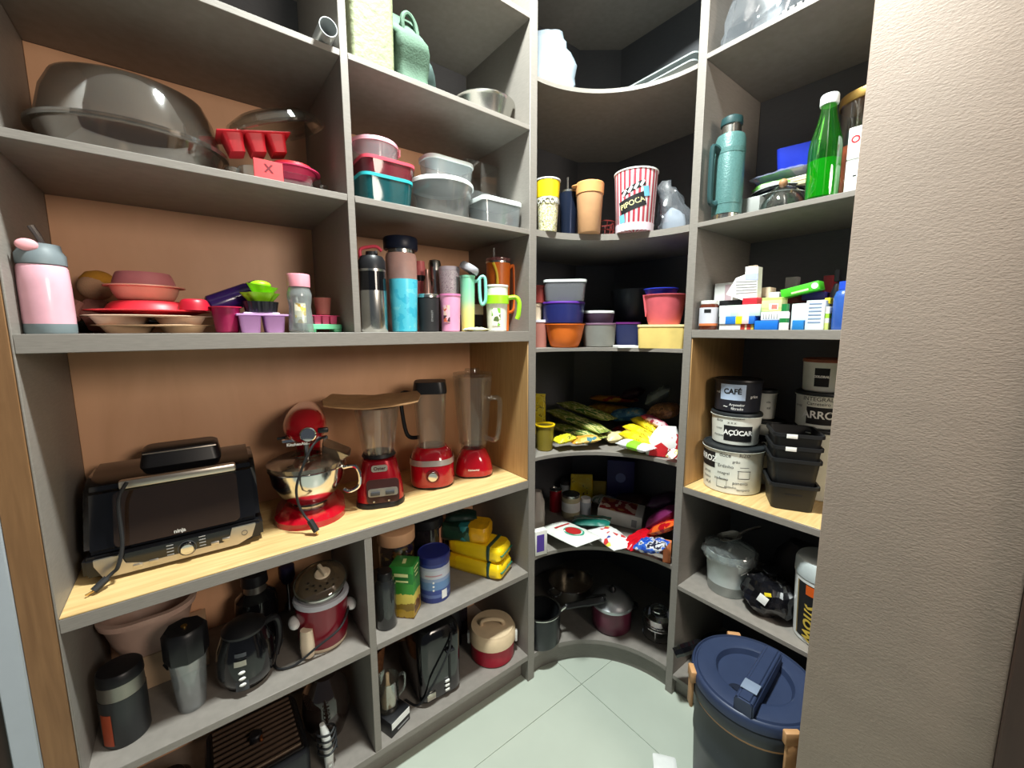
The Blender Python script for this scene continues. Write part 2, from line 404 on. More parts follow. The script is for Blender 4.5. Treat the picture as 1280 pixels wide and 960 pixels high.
# ================================================================ shared materials
CLEAR = glass('clear_glass', (245, 248, 247), 1., .03, .16)
CLEARP = glass('clear_plastic', (240, 243, 244), .8, .12, .12, (222, 228, 230), .12)
SMOKE = glass('smoky_glass', (228, 224, 217), 1., .05, .25, (150, 146, 138), .05)
FROST = glass('frosted_plastic', (205, 212, 214), .6, .3, .1, (205, 212, 214), .45)
STEEL = mat('brushed_steel', (205, 205, 200), .24, 1., .05)
CHROME = mat('chrome', (225, 225, 225), .08, 1., .02)
BLACKP = mat('black_plastic', (24, 24, 27), .38)
BLACKG = mat('gloss_black', (14, 14, 17), .12, coat=.5)
BLACKM = mat('matte_black', (30, 31, 33), .6)
DGREY = mat('dark_grey_plastic', (66, 68, 72), .45)
WHITE = mat('white_plastic', (232, 233, 230), .4)
INK = mat('black_print', (20, 20, 22), .6)
PAPERW = mat('white_print', (238, 238, 234), .6)
NAVY = mat('navy_plastic', (38, 44, 104), .35)
RED = mat('red_plastic', (196, 30, 44), .4)
REDG = mat('gloss_red_enamel', (172, 12, 30), .16, coat=.8)
CREAM = mat('cream_plastic', (228, 208, 180), .45)
ORANGE = mat('orange_plastic', (238, 120, 40), .4)
PINK = mat('pink_plastic', (236, 170, 186), .4)
HOTPINK = mat('hot_pink_plastic', (226, 70, 120), .4)
GOLDM = mat('gold_metal', (212, 170, 96), .3, 1.)

def cup(r0, r1, h, wall=.0025, inner=True, foot=.003):
    """open cup or bowl, straight wall"""
    p = [(0, 0), (r0-foot, 0), (r0, foot), (r1, h)]
    if inner: p += [(r1-wall, h), (r0-wall, foot+wall), (0, foot+wall)]
    return lathe(p)
def bowl(r0, r1, h, wall=.0025, n=6, rim=.0, curve=1.6):
    o = [(0, 0), (r0, 0)]+[(r0+(r1-r0)*(i/n)**(1/curve), h*(i/n)**curve if curve > 1 else h*i/n) for i in range(1, n+1)]
    if rim: o += [(r1+rim, h), (r1+rim, h+.003)]
    i_ = [(max(r-wall, 0), z+wall) for r, z in o[1:n+2]][::-1]
    i_[0] = (i_[0][0], h+(.003 if rim else 0))
    return lathe(o+i_+[(0, wall)], 36)
def tub(w_, d, h, rad=.012, taper=.9, wall=.002):
    return loft([(w_*taper, d*taper, rad, 0), (w_*(taper+(1-taper)*.1), d*(taper+(1-taper)*.1), rad, .003), (w_, d, rad, h), (w_-2*wall, d-2*wall, rad-wall*.5, h), (w_*taper-2*wall, d*taper-2*wall, rad-wall*.5, .004)], (True, True))
def lidsec(w_, d, h, rad=.012, over=.004):
    return loft([(w_+over, d+over, rad, -h*.5), (w_+over, d+over, rad, h*.35), (w_+over-.006, d+over-.006, rad, h*.5), (w_-.014, d-.014, rad, h*.5), (w_-.02, d-.02, rad, h*.25)])
def foodbox(name, label, cat, u0, u1, vt, vb, y, zb, lidm, bodym, depth=None, rz=0., rad=.02, lidh=.012, taper=.92, rndd=False, X=None, q=None, group=None, clips=None):
    """food container with a separate lid"""
    x, yy, r = rnd(u0, u1, (vt+vb)/2, Y=y, X=X, q=q)
    h = zat(vt, x, yy)-zb
    t = thing(name, label, cat, (x, yy, zb), rz, group)
    if rndd:
        obj('tub', lathe([(0, 0), (r*taper-.004, 0), (r*taper, .004), (r*.985, h-lidh), (r*.985-.002, h-lidh), (r*taper-.002, .006), (0, .005)]), bodym, t)
        l = obj('lid', lathe([(r*.97, h-lidh), (r, h-lidh), (r, h-.003), (r-.003, h), (r-.01, h), (r-.014, h-.004), (0, h-.004)]), lidm, t)
    else:
        w_ = 2*r; d = depth or w_
        obj('tub', tub(w_*.98, d*.98, h-lidh*.8, rad, taper), bodym, t)
        l = obj('lid', tr(lidsec(w_*.98, d*.98, lidh, rad), (0, 0, h-lidh*.5)), lidm, t)
    if clips:
        for s in (-1, 1): obj('clip', rbox(.006, min(.04, r), lidh*1.9, .002), clips, t, (s*(r*1.0+.003), 0, h-lidh*1.9))
    t['h'] = h
    return t

# ================================================================ top shelf of the left unit
z = ZS['S0'][1]
x, y, r = rnd(398, 424, 42, Y=.06)
r = .022
solo('cardboard_tube', 'silver grey hollow tube poking over the top left shelf edge', 'tube',
     tr(lathe([(r, 0), (r, .34), (r-.002, .34), (r-.002, 0), (r, 0)]), (0, 0, 0), (PI/2, 0, 0)), mat('silver_tube', (196, 200, 200), .3, .6), (at(411, 42, Y=-.03).x, .31, z+r+.0005))
x, w_ = spanL(439, 497, 40, .02)
FLAKE = mat('cream_flakes', (128, 134, 104), .5, var=.16, scale=60, bump=.6, bscale=70)
t = thing('storage_canister', 'tall cream white storage canister with textured sides beside the silver tube', 'canister', (x, .1, z+.0005))
h = .36
obj('body', loft([(w_*.93, .13, .012, 0), (w_*.97, .136, .014, .23), (w_*1.02, .143, .014, .245), (w_*1.02, .143, .014, .262), (w_*.98, .136, .014, .268), (w_, .14, .014, h-.04)]), FLAKE, t)
obj('lid', loft([(w_*1.04, .146, .016, h-.04), (w_*1.04, .146, .016, h-.008), (w_*1.0, .14, .016, h)]), mat('ivory_plastic', (130, 136, 110), .4), t)
# folded green fabric bag
x, w_ = spanL(491, 548, 70, .1)
GB = mat('green_canvas', (72, 98, 80), .8, var=.15, scale=20, bump=.3, bscale=200)
GB2 = mat('dark_green_canvas', (58, 78, 74), .8, var=.15, scale=20)
hh = zat(34, x, .1)-z
t = thing('fabric_bag', 'folded green fabric bag slumped against the cream canister', 'bag', (x-.01, .1, z+.0005))
def fold(seed, W, H, D, lean):
    bm = loft([(W*(1-.25*abs(k/8-.35)), D*(1-.75*k/8), D*.3*(1-.7*k/8), H*k/8, lean*(k/8)**2, .02*math.sin(k)) for k in range(9)], n=6)
    return crumple(bm, .008, 22, seed)
obj('front_panel', fold(1, w_*.72, hh*1.0, .09, -.03), GB, t, (-.018, -.02, 0))
obj('side_panel', fold(2, w_*.6, hh*.86, .10, -.06), GB2, t, (.045, .03, 0))
obj('handle', tube([(-.04, -.03, hh*.6), (-.05, -.035, hh*.9), (-.03, -.03, hh*1.02), (-.005, -.03, hh*.9), (.0, -.045, hh*.45)], .007, 8), GB, t)
# steel bowl
x, y, r = rnd(564, 644, 132, Y=.15)
hh = zat(120, x, y-r*.8)-z
solo('mixing_bowl', 'shallow stainless steel bowl at the right end of the top left shelf', 'bowl',
     lathe([(0, 0), (r*.55, 0), (r*.62, .004), (r*.82, hh*.4), (r*.93, hh*.92), (r, hh), (r, hh+.002), (r*.92, hh*.96), (r*.8, hh*.42), (r*.6, .007), (0, .005)], 40), STEEL, (x, y, z+.0005))

# ================================================================ second shelf, left: glass baking dishes
z = ZS['S1'][1]
x, y, r = rnd(42, 263, 150, Y=.22)
rx = .172; x += .008
zr = zat(150, x, .13)-z
def dish(rx, ry, h, wall=.004, rim=.012):
    s = [(.72, 0), (.8, .006), (.9, h*.35), (.97, h*.8), (1.0, h*.94)]
    pr = [(0, 0)]+s+[(1.0+rim/rx, h*.95), (1.0+rim/rx, h), (1.0-wall/rx, h)]+[(a-wall/rx, max(b, wall)) for a, b in s[::-1]][1:]+[(0, wall)]
    return lathe([(a*rx, b) for a, b in pr], 44, 1, ry/rx)
zl = .075
solo('baking_dish', 'large smoky glass oval baking dish, lower one with the ribbed base', 'dish', dish(rx, .15, zl), SMOKE, (x, .2, z+.0005))
solo('baking_dish', 'large smoky glass oval dish turned upside down as a cover on another', 'dish',
     tr(dish(rx, .15, .12), (0, 0, .12), (PI, 0, 0)), SMOKE, (x, .2, z+zl+.001))
# tilted clear glass lid, red moulds and steel tray
x, y, r = rnd(276, 414, 215, Y=.15)
t = thing('glass_tray', 'shallow clear glass tray with looped handles under the red moulds', 'tray', (x-.004, y-.02, z+.0005))
obj('pan', tub(.20, .17, .04, .05, .85, .004), CLEAR, t)
for s in (-1, 1): obj('handle', tube([(s*.095, -.03, .034), (s*.113, -.028, .038), (s*.12, 0, .040), (s*.113, .028, .038), (s*.095, .03, .034)], .006), CLEAR, t)
xs, zz = x, z+.045
REDS = mat('red_silicone', (206, 40, 52), .45); REDS2 = mat('rose_silicone', (206, 52, 92), .45)
def muffin(nx, ny, p, rr, h, m, t, z0=0.):
    obj('sheet', tr(rbox(nx*p+.01, ny*p+.01, .004, .002), (0, 0, z0+h)), m, t)
    for i in range(nx):
        for j in range(ny):
            obj('cup', lathe([(0, 0), (rr*.72, 0), (rr*.8, .003), (rr, h), (rr-.002, h), (rr*.72, .004), (0, .004)], 20), m, t, ((i-(nx-1)/2)*p, (j-(ny-1)/2)*p, z0))
x1 = spanL(332, 395, 195, .12)[0]
t = thing('silicone_mould', 'rose red round silicone mould lying on the clear glass tray', 'mould', (x1+.005, .15, zz))
obj('rim', lathe([(.062, .028), (.072, .028), (.072, .031), (.058, .031), (.062, .028)]), REDS2, t)
obj('well', lathe([(0, 0), (.045, 0), (.06, .028), (.058, .029), (.043, .003), (0, .003)]), REDS2, t)
obj('dome', lathe([(.058, .031), (.05, .045), (.03, .052), (0, .054)]), REDS, t)
a = at(334, 196, Y=.03)
t2 = thing('mould_tag', 'square coral red tag with a dark cross hanging from the red moulds', 'tag', (a.x, .025, z+.004))
obj('plate', loft([(.064, .004, .0015, 0), (.064, .004, .0015, .046)]), mat('coral_silicone', (222, 74, 78), .5), t2)
obj('cross_mark', textbm('X', .026, z=.026, y=-.0026, bold=.0006), mat('dark_red_print', (110, 16, 34), .6), t2)
x1 = spanL(270, 362, 180, .15)[0]
t = thing('silicone_mould', 'bright red silicone mould of deep square cups, tilted on the pile', 'mould', (x1+.005, .15, zz+.062), rot=(0, R(-13), 0))
for i in range(3): obj('cup', loft([(.034, .06, .008, -.008), (.046, .075, .01, .034)]), REDS, t, ((i-1)*.05, -.005, 0))
obj('sheet', tr(rbox(.17, .10, .004, .0015), (0, 0, .034)), REDS, t)
x1 = spanL(262, 406, 155, .17)[0]
solo('glass_cover', 'clear round glass cover tilted on top of the red silicone moulds', 'cover',
     lathe([(.125, 0), (.132, .002), (.133, .008), (.122, .012), (.115, .028), (.085, .044), (.04, .05), (0, .051), (0, .047), (.04, .046), (.083, .04), (.111, .025), (.118, .009), (.125, 0)], 40), CLEAR, (x1+.012, .17, zz+.130), rot=(R(6), R(-20), 0))
# ---------------------------------------------------------------- second shelf, right column: food boxes
LIDP = mat('pale_pink_lid', (240, 176, 190), .4); LIDR = mat('coral_red_lid', (226, 74, 92), .4); LIDT = mat('teal_lid', (44, 170, 178), .4); LIDW = mat('milky_white_lid', (222, 228, 226), .4)
a = foodbox('food_container', 'glass container with teal lid at the bottom of the left stack', 'container', 440, 509, 229, 255, .12, z+.0005, LIDT, glass('teal_tint_plastic', (150, 196, 196), .9, .08, .15, (40, 110, 116), .4), rad=.03, lidh=.010)
z1 = z+a['h']+.002
a = foodbox('food_container', 'container with coral red lid stacked on the teal one', 'container', 441, 511, 209, 229, .125, z1, LIDR, glass('dusky_red_tub', (206, 150, 150), .9, .08, .15, (160, 60, 72), .45), rad=.03, lidh=.010)
z1 += a['h']+.002
foodbox('food_container', 'round clear container with pale pink lid and clips on the coral one', 'container', 437, 498, 181, 209, .125, z1, LIDP, CLEARP, rndd=True, lidh=.012, clips=LIDP)
a = foodbox('food_container', 'round glass bowl with milky white lid under a clear box', 'container', 510, 592, 232, 270, .13, z+.0005, LIDW, CLEARP, rndd=True, lidh=.014, taper=.75)
foodbox('food_container', 'rounded clear box with milky lid on the round white lidded bowl', 'container', 524, 592, 203, 232, .13, z+a['h']+.002, LIDW, CLEARP, rad=.035, lidh=.014, depth=.1)
x, y, r = rnd(498, 517, 228, Y=.29)
solo('food_container', 'small clear open pot behind the round white lidded bowl', 'container', tub(2*r, 2*r, zat(213, x, y)-z, .015), CLEARP, (x, y, z+.0005))
a = foodbox('food_container', 'flat clear box with pale grey lid at the shelf end', 'container', 588, 648, 253, 283, .085, z+.0005, LIDW, CLEARP, rad=.018, lidh=.016, depth=.12)
x, y, r = rnd(592, 655, 245, Y=.27)
hh = zat(224, x, y)-z
for i in range(2):
    solo('glass_box', ['lower of two nested clear rectangular glass boxes near the post', 'upper of two nested clear rectangular glass boxes near the post'][i], 'box', tub(.17, .15, hh*.58, .02, .88, .004), CLEAR if i else CLEARP, (-.097, .235, z+.0005+i*hh*.40), group='nested glass boxes')
# ================================================================ third shelf, left column (cups, plates, moulds)
z = ZS['S2'][1]+.0004
PINKT = mat('pearl_pink', (232, 176, 190), .3, .0, coat=.4)
GREYLID = mat('grey_lid', (112, 122, 126), .45)
x, y, r = rnd(22, 92, 370, Y=.075)
h = zat(331, x, y-r*.5)-z
t = thing('water_bottle', 'tall pearl pink insulated bottle with grey flip straw lid', 'bottle', (x, y, z), face(x, y))
obj('body', lathe([(0, .02), (r*.99, .02), (r, .028), (r*.99, h*.7), (r*.96, h*.96), (r*.9, h), (0, h)]), PINKT, t)
obj('base', lathe([(0, 0), (r*.97, 0), (r, .003), (r*1.0, .02), (0, .02)]), mat('grey_blue_base', (112, 126, 130), .5), t)
l = obj('lid', lathe([(r*.88, h), (r*.95, h+.002), (r*.95, h+.022), (r*.82, h+.03), (r*.78, h+.042), (0, h+.044)]), GREYLID, t)
obj('spout_pad', tr(sphere(1, 16, (.016, .006, .012)), (0, 0, 0)), mat('pale_pink_rubber', (226, 160, 166), .5), l, (-r*.42, -r*.78, h+.036))
obj('straw', tube([(r*.2, 0, h+.03), (r*.05, 0, h+.055), (-r*.2, 0, h+.078)], .0055), glass('smoke_straw', (170, 165, 165), .8, .1, .2, (150, 140, 140), .3), l)
# soft toy behind
a = at(100, 355, Y=.26)
t = thing('soft_toy', 'small soft toy in pink with a yellow hood behind the pink bottle', 'toy', (a.x+.012, .35, z))
obj('body', crumple(sphere(1, 18, (.035, .03, .048), (0, 0, .046)), .003, 40), mat('dusty_pink_plush', (190, 128, 116), .9, bump=.4, bscale=300), t)
obj('head', sphere(1, 18, (.036, .034, .034), (.004, -.004, .118)), mat('beige_plush', (204, 160, 126), .9, bump=.4, bscale=300), t)
obj('hood', tr(lathe([(.038, 0), (.04, .012), (.034, .03), (.018, .042), (0, .045)]), (.008, .004, .118), (R(-20), R(15), 0)), mat('mustard_plush', (204, 144, 48), .9, bump=.4, bscale=300), t)
for s in (-1, 1): obj('arm', tube([(s*.028, -.006, .078), (s*.042, -.016, .052), (s*.038, -.03, .034)], [.013, .012, .011]), MATS['dusty_pink_plush'], t)
# stack of plates
PL1 = mat('straw_beige_plate', (222, 186, 148), .45); PL2 = mat('pale_peach_plate', (228, 196, 170), .45); PLR = mat('coral_red_plate', (214, 44, 58), .42)
def plate(rr, h, m, name, label, loc, cells=False, sy=1.):
    t = thing(name, label, 'plate', loc)
    obj('rim', lathe([(rr*.86, h-.003), (rr*.99, h-.0015), (rr, h), (rr*.98, h+.001), (rr*.84, h-.0005), (rr*.86, h-.003)], 40, 1, sy), m, t)
    if cells:
        for s in (-1, 1): obj('well', loft([(rr*.62, rr*1.15*sy, .03, 0, s*rr*.44), (rr*.8, rr*1.4*sy, .04, h-.002, s*rr*.44)]), m, t)
        obj('web', tr(lathe([(0, 0), (rr*.87, 0), (rr*.87, .0015), (0, .0015)], 40, 1, sy), (0, 0, h-.0035)), m, t)
    else: obj('well', lathe([(0, 0), (rr*.62, 0), (rr*.7, .003), (rr*.86, h-.003), (rr*.84, h-.001), (rr*.66, .004), (0, .003)], 40, 1, sy), m, t)
    return t
x, y, r = rnd(111, 269, 405, Y=.17)
r = .118
plate(r, .019, PL1, 'divided_plate', 'straw beige divided plate at the bottom of the plate stack', (x, y, z), True)
x, y, _ = rnd(98, 268, 395, Y=.17)
plate(r*1.07, .021, PL2, 'divided_plate', 'pale peach divided plate second from the bottom of the stack', (x, y, z+.0195), True)
x, y, _ = rnd(112, 256, 390, Y=.17)
plate(r*1.02, .012, PLR, 'dinner_plate', 'coral red plate in the middle of the plate stack', (x, y, z+.041))
x, y, _ = rnd(122, 228, 380, Y=.17)
solo('dinner_plate', 'upside down coral red deep plate under the peach bowl', 'plate', tr(bowl(.062, .088, .022, .002), (0, 0, .022), (PI, 0, 0)), PLR, (x+.018, y, z+.0545))
x, y, r = rnd(128, 232, 365, Y=.17)
zz = z+.078
r = .076
solo('bowl', 'pale peach bowl with a wide rim on the red plates', 'bowl', bowl(.045, r*.86, .032, .002, rim=.012), mat('peach_bowl', (232, 172, 148), .45), (x, y, zz))
solo('bowl', 'dusty pink bowl upside down on the peach bowl', 'bowl', tr(bowl(.05, .061, .030, .002, curve=1.2), (0, 0, .030), (PI, 0, 0)), mat('dusty_pink_bowl', (206, 124, 128), .45), (x-.001, y, zz+.0365))
a = at(239, 390, Y=.1)
solo('silicone_bowl', 'small crimson bowl turned over at the right of the plate stack', 'bowl', tr(bowl(.02, .034, .028, .002), (0, 0, .028), (PI, 0, 0)), mat('crimson_silicone', (178, 24, 44), .4), (a.x+.008, .1, z+.0545))
a = at(124, 375, Y=.26)
t = thing('small_tin', 'small dark tin with a steel clasp behind the peach bowl', 'tin', (a.x+.035, .34, z))
obj('body', rbox(.055, .04, .064, .004), mat('dark_green_tin', (52, 66, 62), .4), t); obj('lid', rbox(.057, .042, .016, .003), BLACKP, t, (0, 0, .0645)); obj('clasp', rbox(.012, .004, .018, .001), GOLDM, t, (.02, -.022, .058))
a = at(102, 405, Y=.27)
solo('glass_bottle', 'dark green glass bottle lying behind the plate stack', 'bottle', tr(lathe([(0, 0), (.026, 0), (.028, .004), (.028, .12), (.012, .15), (.011, .18), (0, .18)]), (0, 0, .028), (0, PI/2, 0)), glass('dark_green_glass', (60, 96, 54), 1., .05, .25, (30, 50, 26), .3), (a.x-.02, .36, z))
# purple flask lying on the magenta cup
VIO = mat('violet_gloss', (64, 36, 120), .22, coat=.4)
x0 = at(262, 385, Y=.13); x1 = at(306, 360, Y=.13)
x, y, r = rnd(268, 298, 398, Y=.085)
MAG = mat('magenta_cup', (150, 26, 74), .4)
t = thing('silicone_cup', 'dark magenta cup with a wide rim propping the violet flask', 'cup', (x, y, z))
hc = zat(384, x, y)-z
obj('body', cup(.025, .031, hc, .002), MAG, t); obj('rim', lathe([(.031, hc-.002), (.036, hc-.001), (.036, hc+.001), (.030, hc+.001), (.031, hc-.002)]), mat('crimson_rim', (190, 36, 66), .4), t)
ang = math.atan2(zat(357, x1.x, .17)-zat(383, x0.x, .17), x1.x-x0.x)
fx, fz = at(262, 384, Y=.15).x, zat(384, at(262, 384, Y=.15).x, .15)
t = thing('vacuum_flask', 'glossy violet flask lying tilted against the silicone moulds', 'flask', (fx, .15, fz), rot=(0, PI/2-R(24), 0))
obj('body', lathe([(0, 0), (.024, 0), (.029, .005), (.029, .098), (.027, .104), (0, .104)]), VIO, t)
obj('cap', lathe([(0, .1045), (.0275, .1045), (.0275, .126), (.023, .131), (0, .131)]), VIO, t)
# moulds
x, w_ = spanL(297, 360, 403, .04)
t = thing('muffin_tray', 'lilac silicone tray with square wells at the shelf front', 'tray', (x, .075, z))
hc = zat(393, x, .04)-z
LIL = mat('lilac_silicone', (206, 156, 218), .45)
obj('sheet', tr(rbox(w_*1.04, .085, .005, .002), (0, 0, hc-.004)), LIL, t)
for i in (-1, 1): obj('well', loft([(w_*.37, .055, .008, 0), (w_*.43, .07, .01, hc-.004)]), LIL, t, (i*w_*.245, 0, 0))
obj('insert', tr(rbox(w_*.72, .05, .004, .002), (0, 0, hc+.0015)), mat('white_lilac', (230, 214, 236), .45), t)
def flute(r0, r1, h, n, amp, m_, seg=72, wall=.0015):
    bm = lathe([(0, 0), (r0, 0), (r1, h), (r1-wall, h), (r0-wall, .002), (0, .002)], seg)
    for v in bm.verts:
        rr = math.hypot(v.co.x, v.co.y)
        if rr > r0*.6:
            k = 1+amp*math.cos(n*math.atan2(v.co.y, v.co.x)); v.co.x *= k; v.co.y *= k
    return bm
x, y, r = rnd(302, 347, 384, Y=.1)
zt = z+hc+.006
solo('tart_mould', 'dark fluted metal tart mould on the lilac tray', 'mould', flute(r*.85, r*.97, zat(378, x, y)-zt, 20, .04, None), mat('dark_tin', (72, 74, 78), .35, .9), (x, .078, zt))
zt2 = zt+(zat(378, x, y)-zt)+.0005
LIME = mat('lime_silicone', (150, 218, 30), .42)
t = thing('cupcake_mould', 'lime green flower shaped silicone moulds nested on the dark tart mould', 'mould', (x, .078, zt2))
obj('cup', flute(r*.62, r*1.02, .022, 6, .10, None), LIME, t)
obj('cup', flute(r*.55, r*.9, .020, 6, .10, None), LIME, t, (.004, 0, .0225), (R(8), R(6), .4))
obj('dome', sphere(1, 18, (r*.6, r*.6, .012), (.002, 0, .043)), LIME, t)
# baby bottle
x, y, r = rnd(359, 391, 385, Y=.042)
h = zat(357, x, y)-z
t = thing('baby_bottle', 'clear baby bottle with pink screw cap and yellow print', 'bottle', (x, y, z), face(x, y))
obj('body', lathe([(0, 0), (r*.9, 0), (r, .006), (r*.96, h*.3), (r*.86, h*.55), (r*.98, h*.75), (r*.98, h*.82), (r*.8, h*.97), (r*.8, h), (r*.76, h), (r*.76, h*.96), (r*.94, h*.8), (r*.94, h*.76), (r*.82, h*.55), (r*.92, h*.3), (r*.94, .008), (0, .004)]), glass('bottle_plastic', (240, 244, 244), .7, .15, .1, (226, 232, 232), .16), t)
h2 = zat(343, x, y)-z
obj('cap', lathe([(r*.82, h-.004), (r*.9, h-.004), (r*.92, h2-.004), (r*.88, h2), (0, h2)]), mat('baby_pink_cap', (240, 156, 170), .4), t)
obj('print', patch(r*.9, r*.86, h*.2, h*.62, -.5, .5), printed('giraffe_print', [(0, (244, 236, 210)), (.45, (236, 206, 90)), (.75, (244, 236, 210)), (.9, (200, 160, 60))], 120), t)
x, w_ = spanL(385, 431, 411, .055)
MINT = mat('mint_plastic', (112, 216, 160), .4)
t = thing('mint_tray', 'mint green arched plastic tray beside the baby bottle', 'tray', (x+.006, .125, z))
hm = zat(405, x, .055)-z
obj('top', tr(loft([(w_, .07, .012, 0), (w_*1.0, .07, .012, hm*.55), (w_*.92, .066, .014, hm*.6)]), (0, 0, hm*.4)), MINT, t)
for s in (-1, 1): obj('foot', rbox(w_*.22, .06, hm*.42, .002), MINT, t, (s*w_*.36, 0, 0))
x, w_ = spanL(391, 423, 400, .11)
t = thing('ice_mould', 'small hot pink ice mould resting on the mint tray', 'mould', (x, .125, z+hm+.0005))
hp = zat(394, x, .07)-(z+hm)
for i in range(3): obj('well', loft([(w_*.26, .03, .003, 0), (w_*.29, .034, .003, hp-.002)]), HOTPINK, t, ((i-1)*w_*.31, 0, 0))
obj('sheet', rbox(w_*1.08, .045, .002, .0006), HOTPINK, t, (0, 0, hp-.0022))
x, y, r = rnd(393, 416, 385, Y=.1)
solo('dosing_cup', 'small translucent rose cup standing on the pink ice mould', 'cup', cup(r*.78, r, zat(372, x, y)-(z+hm+hp), .0015), glass('rose_plastic', (236, 196, 186), .6, .2, .1, (206, 130, 120), .4), (x+.004, .127, z+hm+hp+.0008))

# ================================================================ third shelf, right column (bottles and tumblers)
def tumbler(name, label, cat, u0, u1, v0, vt, y, m, z_=None, r0k=.86, rim=None, lidm=None, lidh=.0, **kw):
    x, yy, r = rnd(u0, u1, (v0+vt)/2, Y=y); zb = z if z_ is None else z_
    h = zat(vt, x, yy)-zb
    t = thing(name, label, cat, (x, yy, zb), face(x, yy))
    hb = h-lidh
    obj('body', lathe([(0, 0), (r*r0k-.003, 0), (r*r0k, .003), (r, hb), (r-.0025, hb), (r*r0k-.0025, .006), (0, .006)]), m, t)
    if rim: obj('rim', lathe([(r, hb-.006), (r*1.03, hb-.006), (r*1.03, hb+.0005), (r*.97, hb+.0005), (r*.97, hb-.001)]), rim, t)
    if lidm: obj('lid', lathe([(r*.9, hb+.0006), (r*1.02, hb+.0006), (r*1.02, h-.004), (r*.97, h), (r*.85, h), (r*.82, h-.004), (0, h-.004)]), lidm, t)
    t['r'] = r; t['h'] = h
    return t
# black and steel shaker
x, y, r = rnd(450, 484, 380, Y=.06)
h = zat(332, x, y)-z
t = thing('sports_bottle', 'steel and black sports bottle next to the partition', 'bottle', (x, y, z), face(x, y))
obj('base', lathe([(0, 0), (r*.96, 0), (r, .003), (r, h*.62), (0, h*.62)]), STEEL, t)
obj('sleeve', lathe([(0, h*.6205), (r*.985, h*.6205), (r*.985, h*.9), (0, h*.9)]), BLACKG, t)
obj('collar', lathe([(0, h*.9005), (r*1.0, h*.9005), (r*1.0, h*.935), (0, h*.935)]), STEEL, t)
l = obj('lid', lathe([(0, h*.9355), (r*1.0, h*.9355), (r*1.0, h*1.06), (r*.8, h*1.13), (r*.45, h*1.14), (r*.42, h*1.2), (0, h*1.2)]), BLACKP, t)
obj('spout', tr(rbox(.016, .03, .012, .004), (.012, 0, h*1.15), (0, R(-20), 0)), BLACKP, l)
obj('loop', tube([(-r*.75, 0, h*1.06), (-r*.8, 0, h*1.22), (-r*.2, 0, h*1.27), (r*.4, 0, h*1.28), (r*.75, .0, h*1.22)], .005), mat('coral_pink_loop', (228, 74, 96), .45), l)
# tall pink flask with navy cap, behind the turquoise cup
x, y, r = rnd(482, 521, 335, Y=.14)
h1 = zat(318, x, y)-z; h2 = zat(298, x, y)-z
t = thing('vacuum_flask', 'tall pale pink flask with a wide navy cap behind the turquoise cup', 'flask', (x, y, z), face(x, y))
obj('body', lathe([(0, 0), (r*.95, 0), (r, .004), (r, h1*.96), (r*.94, h1), (0, h1)]), mat('pale_pink_coat', (232, 186, 176), .4, var=.1), t)
obj('collar', lathe([(0, h1), (r*.9, h1), (r*.9, h1+.012), (0, h1+.012)]), STEEL, t)
obj('cap', lathe([(0, h1+.0125), (r*1.06, h1+.0125), (r*1.1, h1+.016), (r*1.1, h2-.004), (r*1.04, h2), (0, h2)]), mat('navy_black_cap', (22, 28, 48), .4), t)
TURQ = printed('turquoise_print', [(0, (60, 178, 206)), (.46, (84, 194, 216)), (.62, (112, 206, 220)), (.74, (226, 220, 190)), (.79, (230, 150, 70)), (.82, (70, 184, 210))], 26, 'noise', .3)
tumbler('plastic_cup', 'turquoise printed cup standing before the pale pink flask', 'cup', 487, 523, 413, 350, .06, TURQ, r0k=.86)
tumbler('thermal_mug', 'matte black mate tumbler with a steel rim', 'cup', 522, 549, 413, 368, .058, BLACKM, r0k=.93, lidm=STEEL, lidh=.012)
t = [o for o in bpy.data.objects if o.name.startswith('thermal_mug')][0]
obj('lettering', textbm('STANLEY', .009, wrap=t['r']*.985, ang=.35, z=t['h']*.42, tilt=PI/2), mat('grey_print', (150, 150, 150), .5), t)
# small bottles behind
x, y, r = rnd(520, 531, 350, Y=.2)
h = zat(327, x, y)-z
t = thing('slim_bottle', 'slim coral pink bottle behind the mate tumbler', 'bottle', (x, y, z))
obj('body', lathe([(0, 0), (r*1.3, 0), (r*1.3, h*.9), (r*1.1, h*.95), (r*1.1, h), (0, h)]), mat('coral_pink_coat', (222, 118, 120), .4), t)
obj('band', lathe([(0, h*.72), (r*1.33, h*.72), (r*1.33, h*.8), (0, h*.8)]), BLACKP, t)
x, y, r = rnd(535, 552, 345, Y=.22)
h = zat(324, x, y)-z
t = thing('bullet_flask', 'slim steel bullet shaped flask behind the mate tumbler', 'flask', (x, y, z))
obj('body', lathe([(0, 0), (r*1.3, 0), (r*1.35, .004), (r*1.35, h*.55), (r*.95, h*.72), (0, h*.72)]), STEEL, t)
obj('cap', lathe([(0, h*.7205), (r*.97, h*.7205), (r*.95, h*.93), (r*.8, h*.98), (0, h)]), STEEL, t)
x, y, r = rnd(531, 537, 350, Y=.15)
h = zat(337, x, y)-z
solo('mini_flask', 'tiny rosy steel flask between the coral bottle and bullet flask', 'flask', lathe([(0, 0), (r*1.6, 0), (r*1.6, h*.8), (r*.9, h*.87), (r*.9, h), (0, h)]), mat('rosy_steel', (196, 160, 150), .3, .8), (x, y, z))
SPECK = printed('speckled_print', [(0, (236, 232, 240)), (.56, (232, 226, 238)), (.6, (120, 90, 130)), (.64, (236, 232, 240))], 220, 'noise')
c1 = tumbler('tumbler', 'white speckled tumbler standing behind the pink printed cup', 'cup', 549, 575, 400, 334, .14, SPECK, r0k=.8, lidm=mat('white_lilac_lid', (238, 232, 244), .4), lidh=.014)
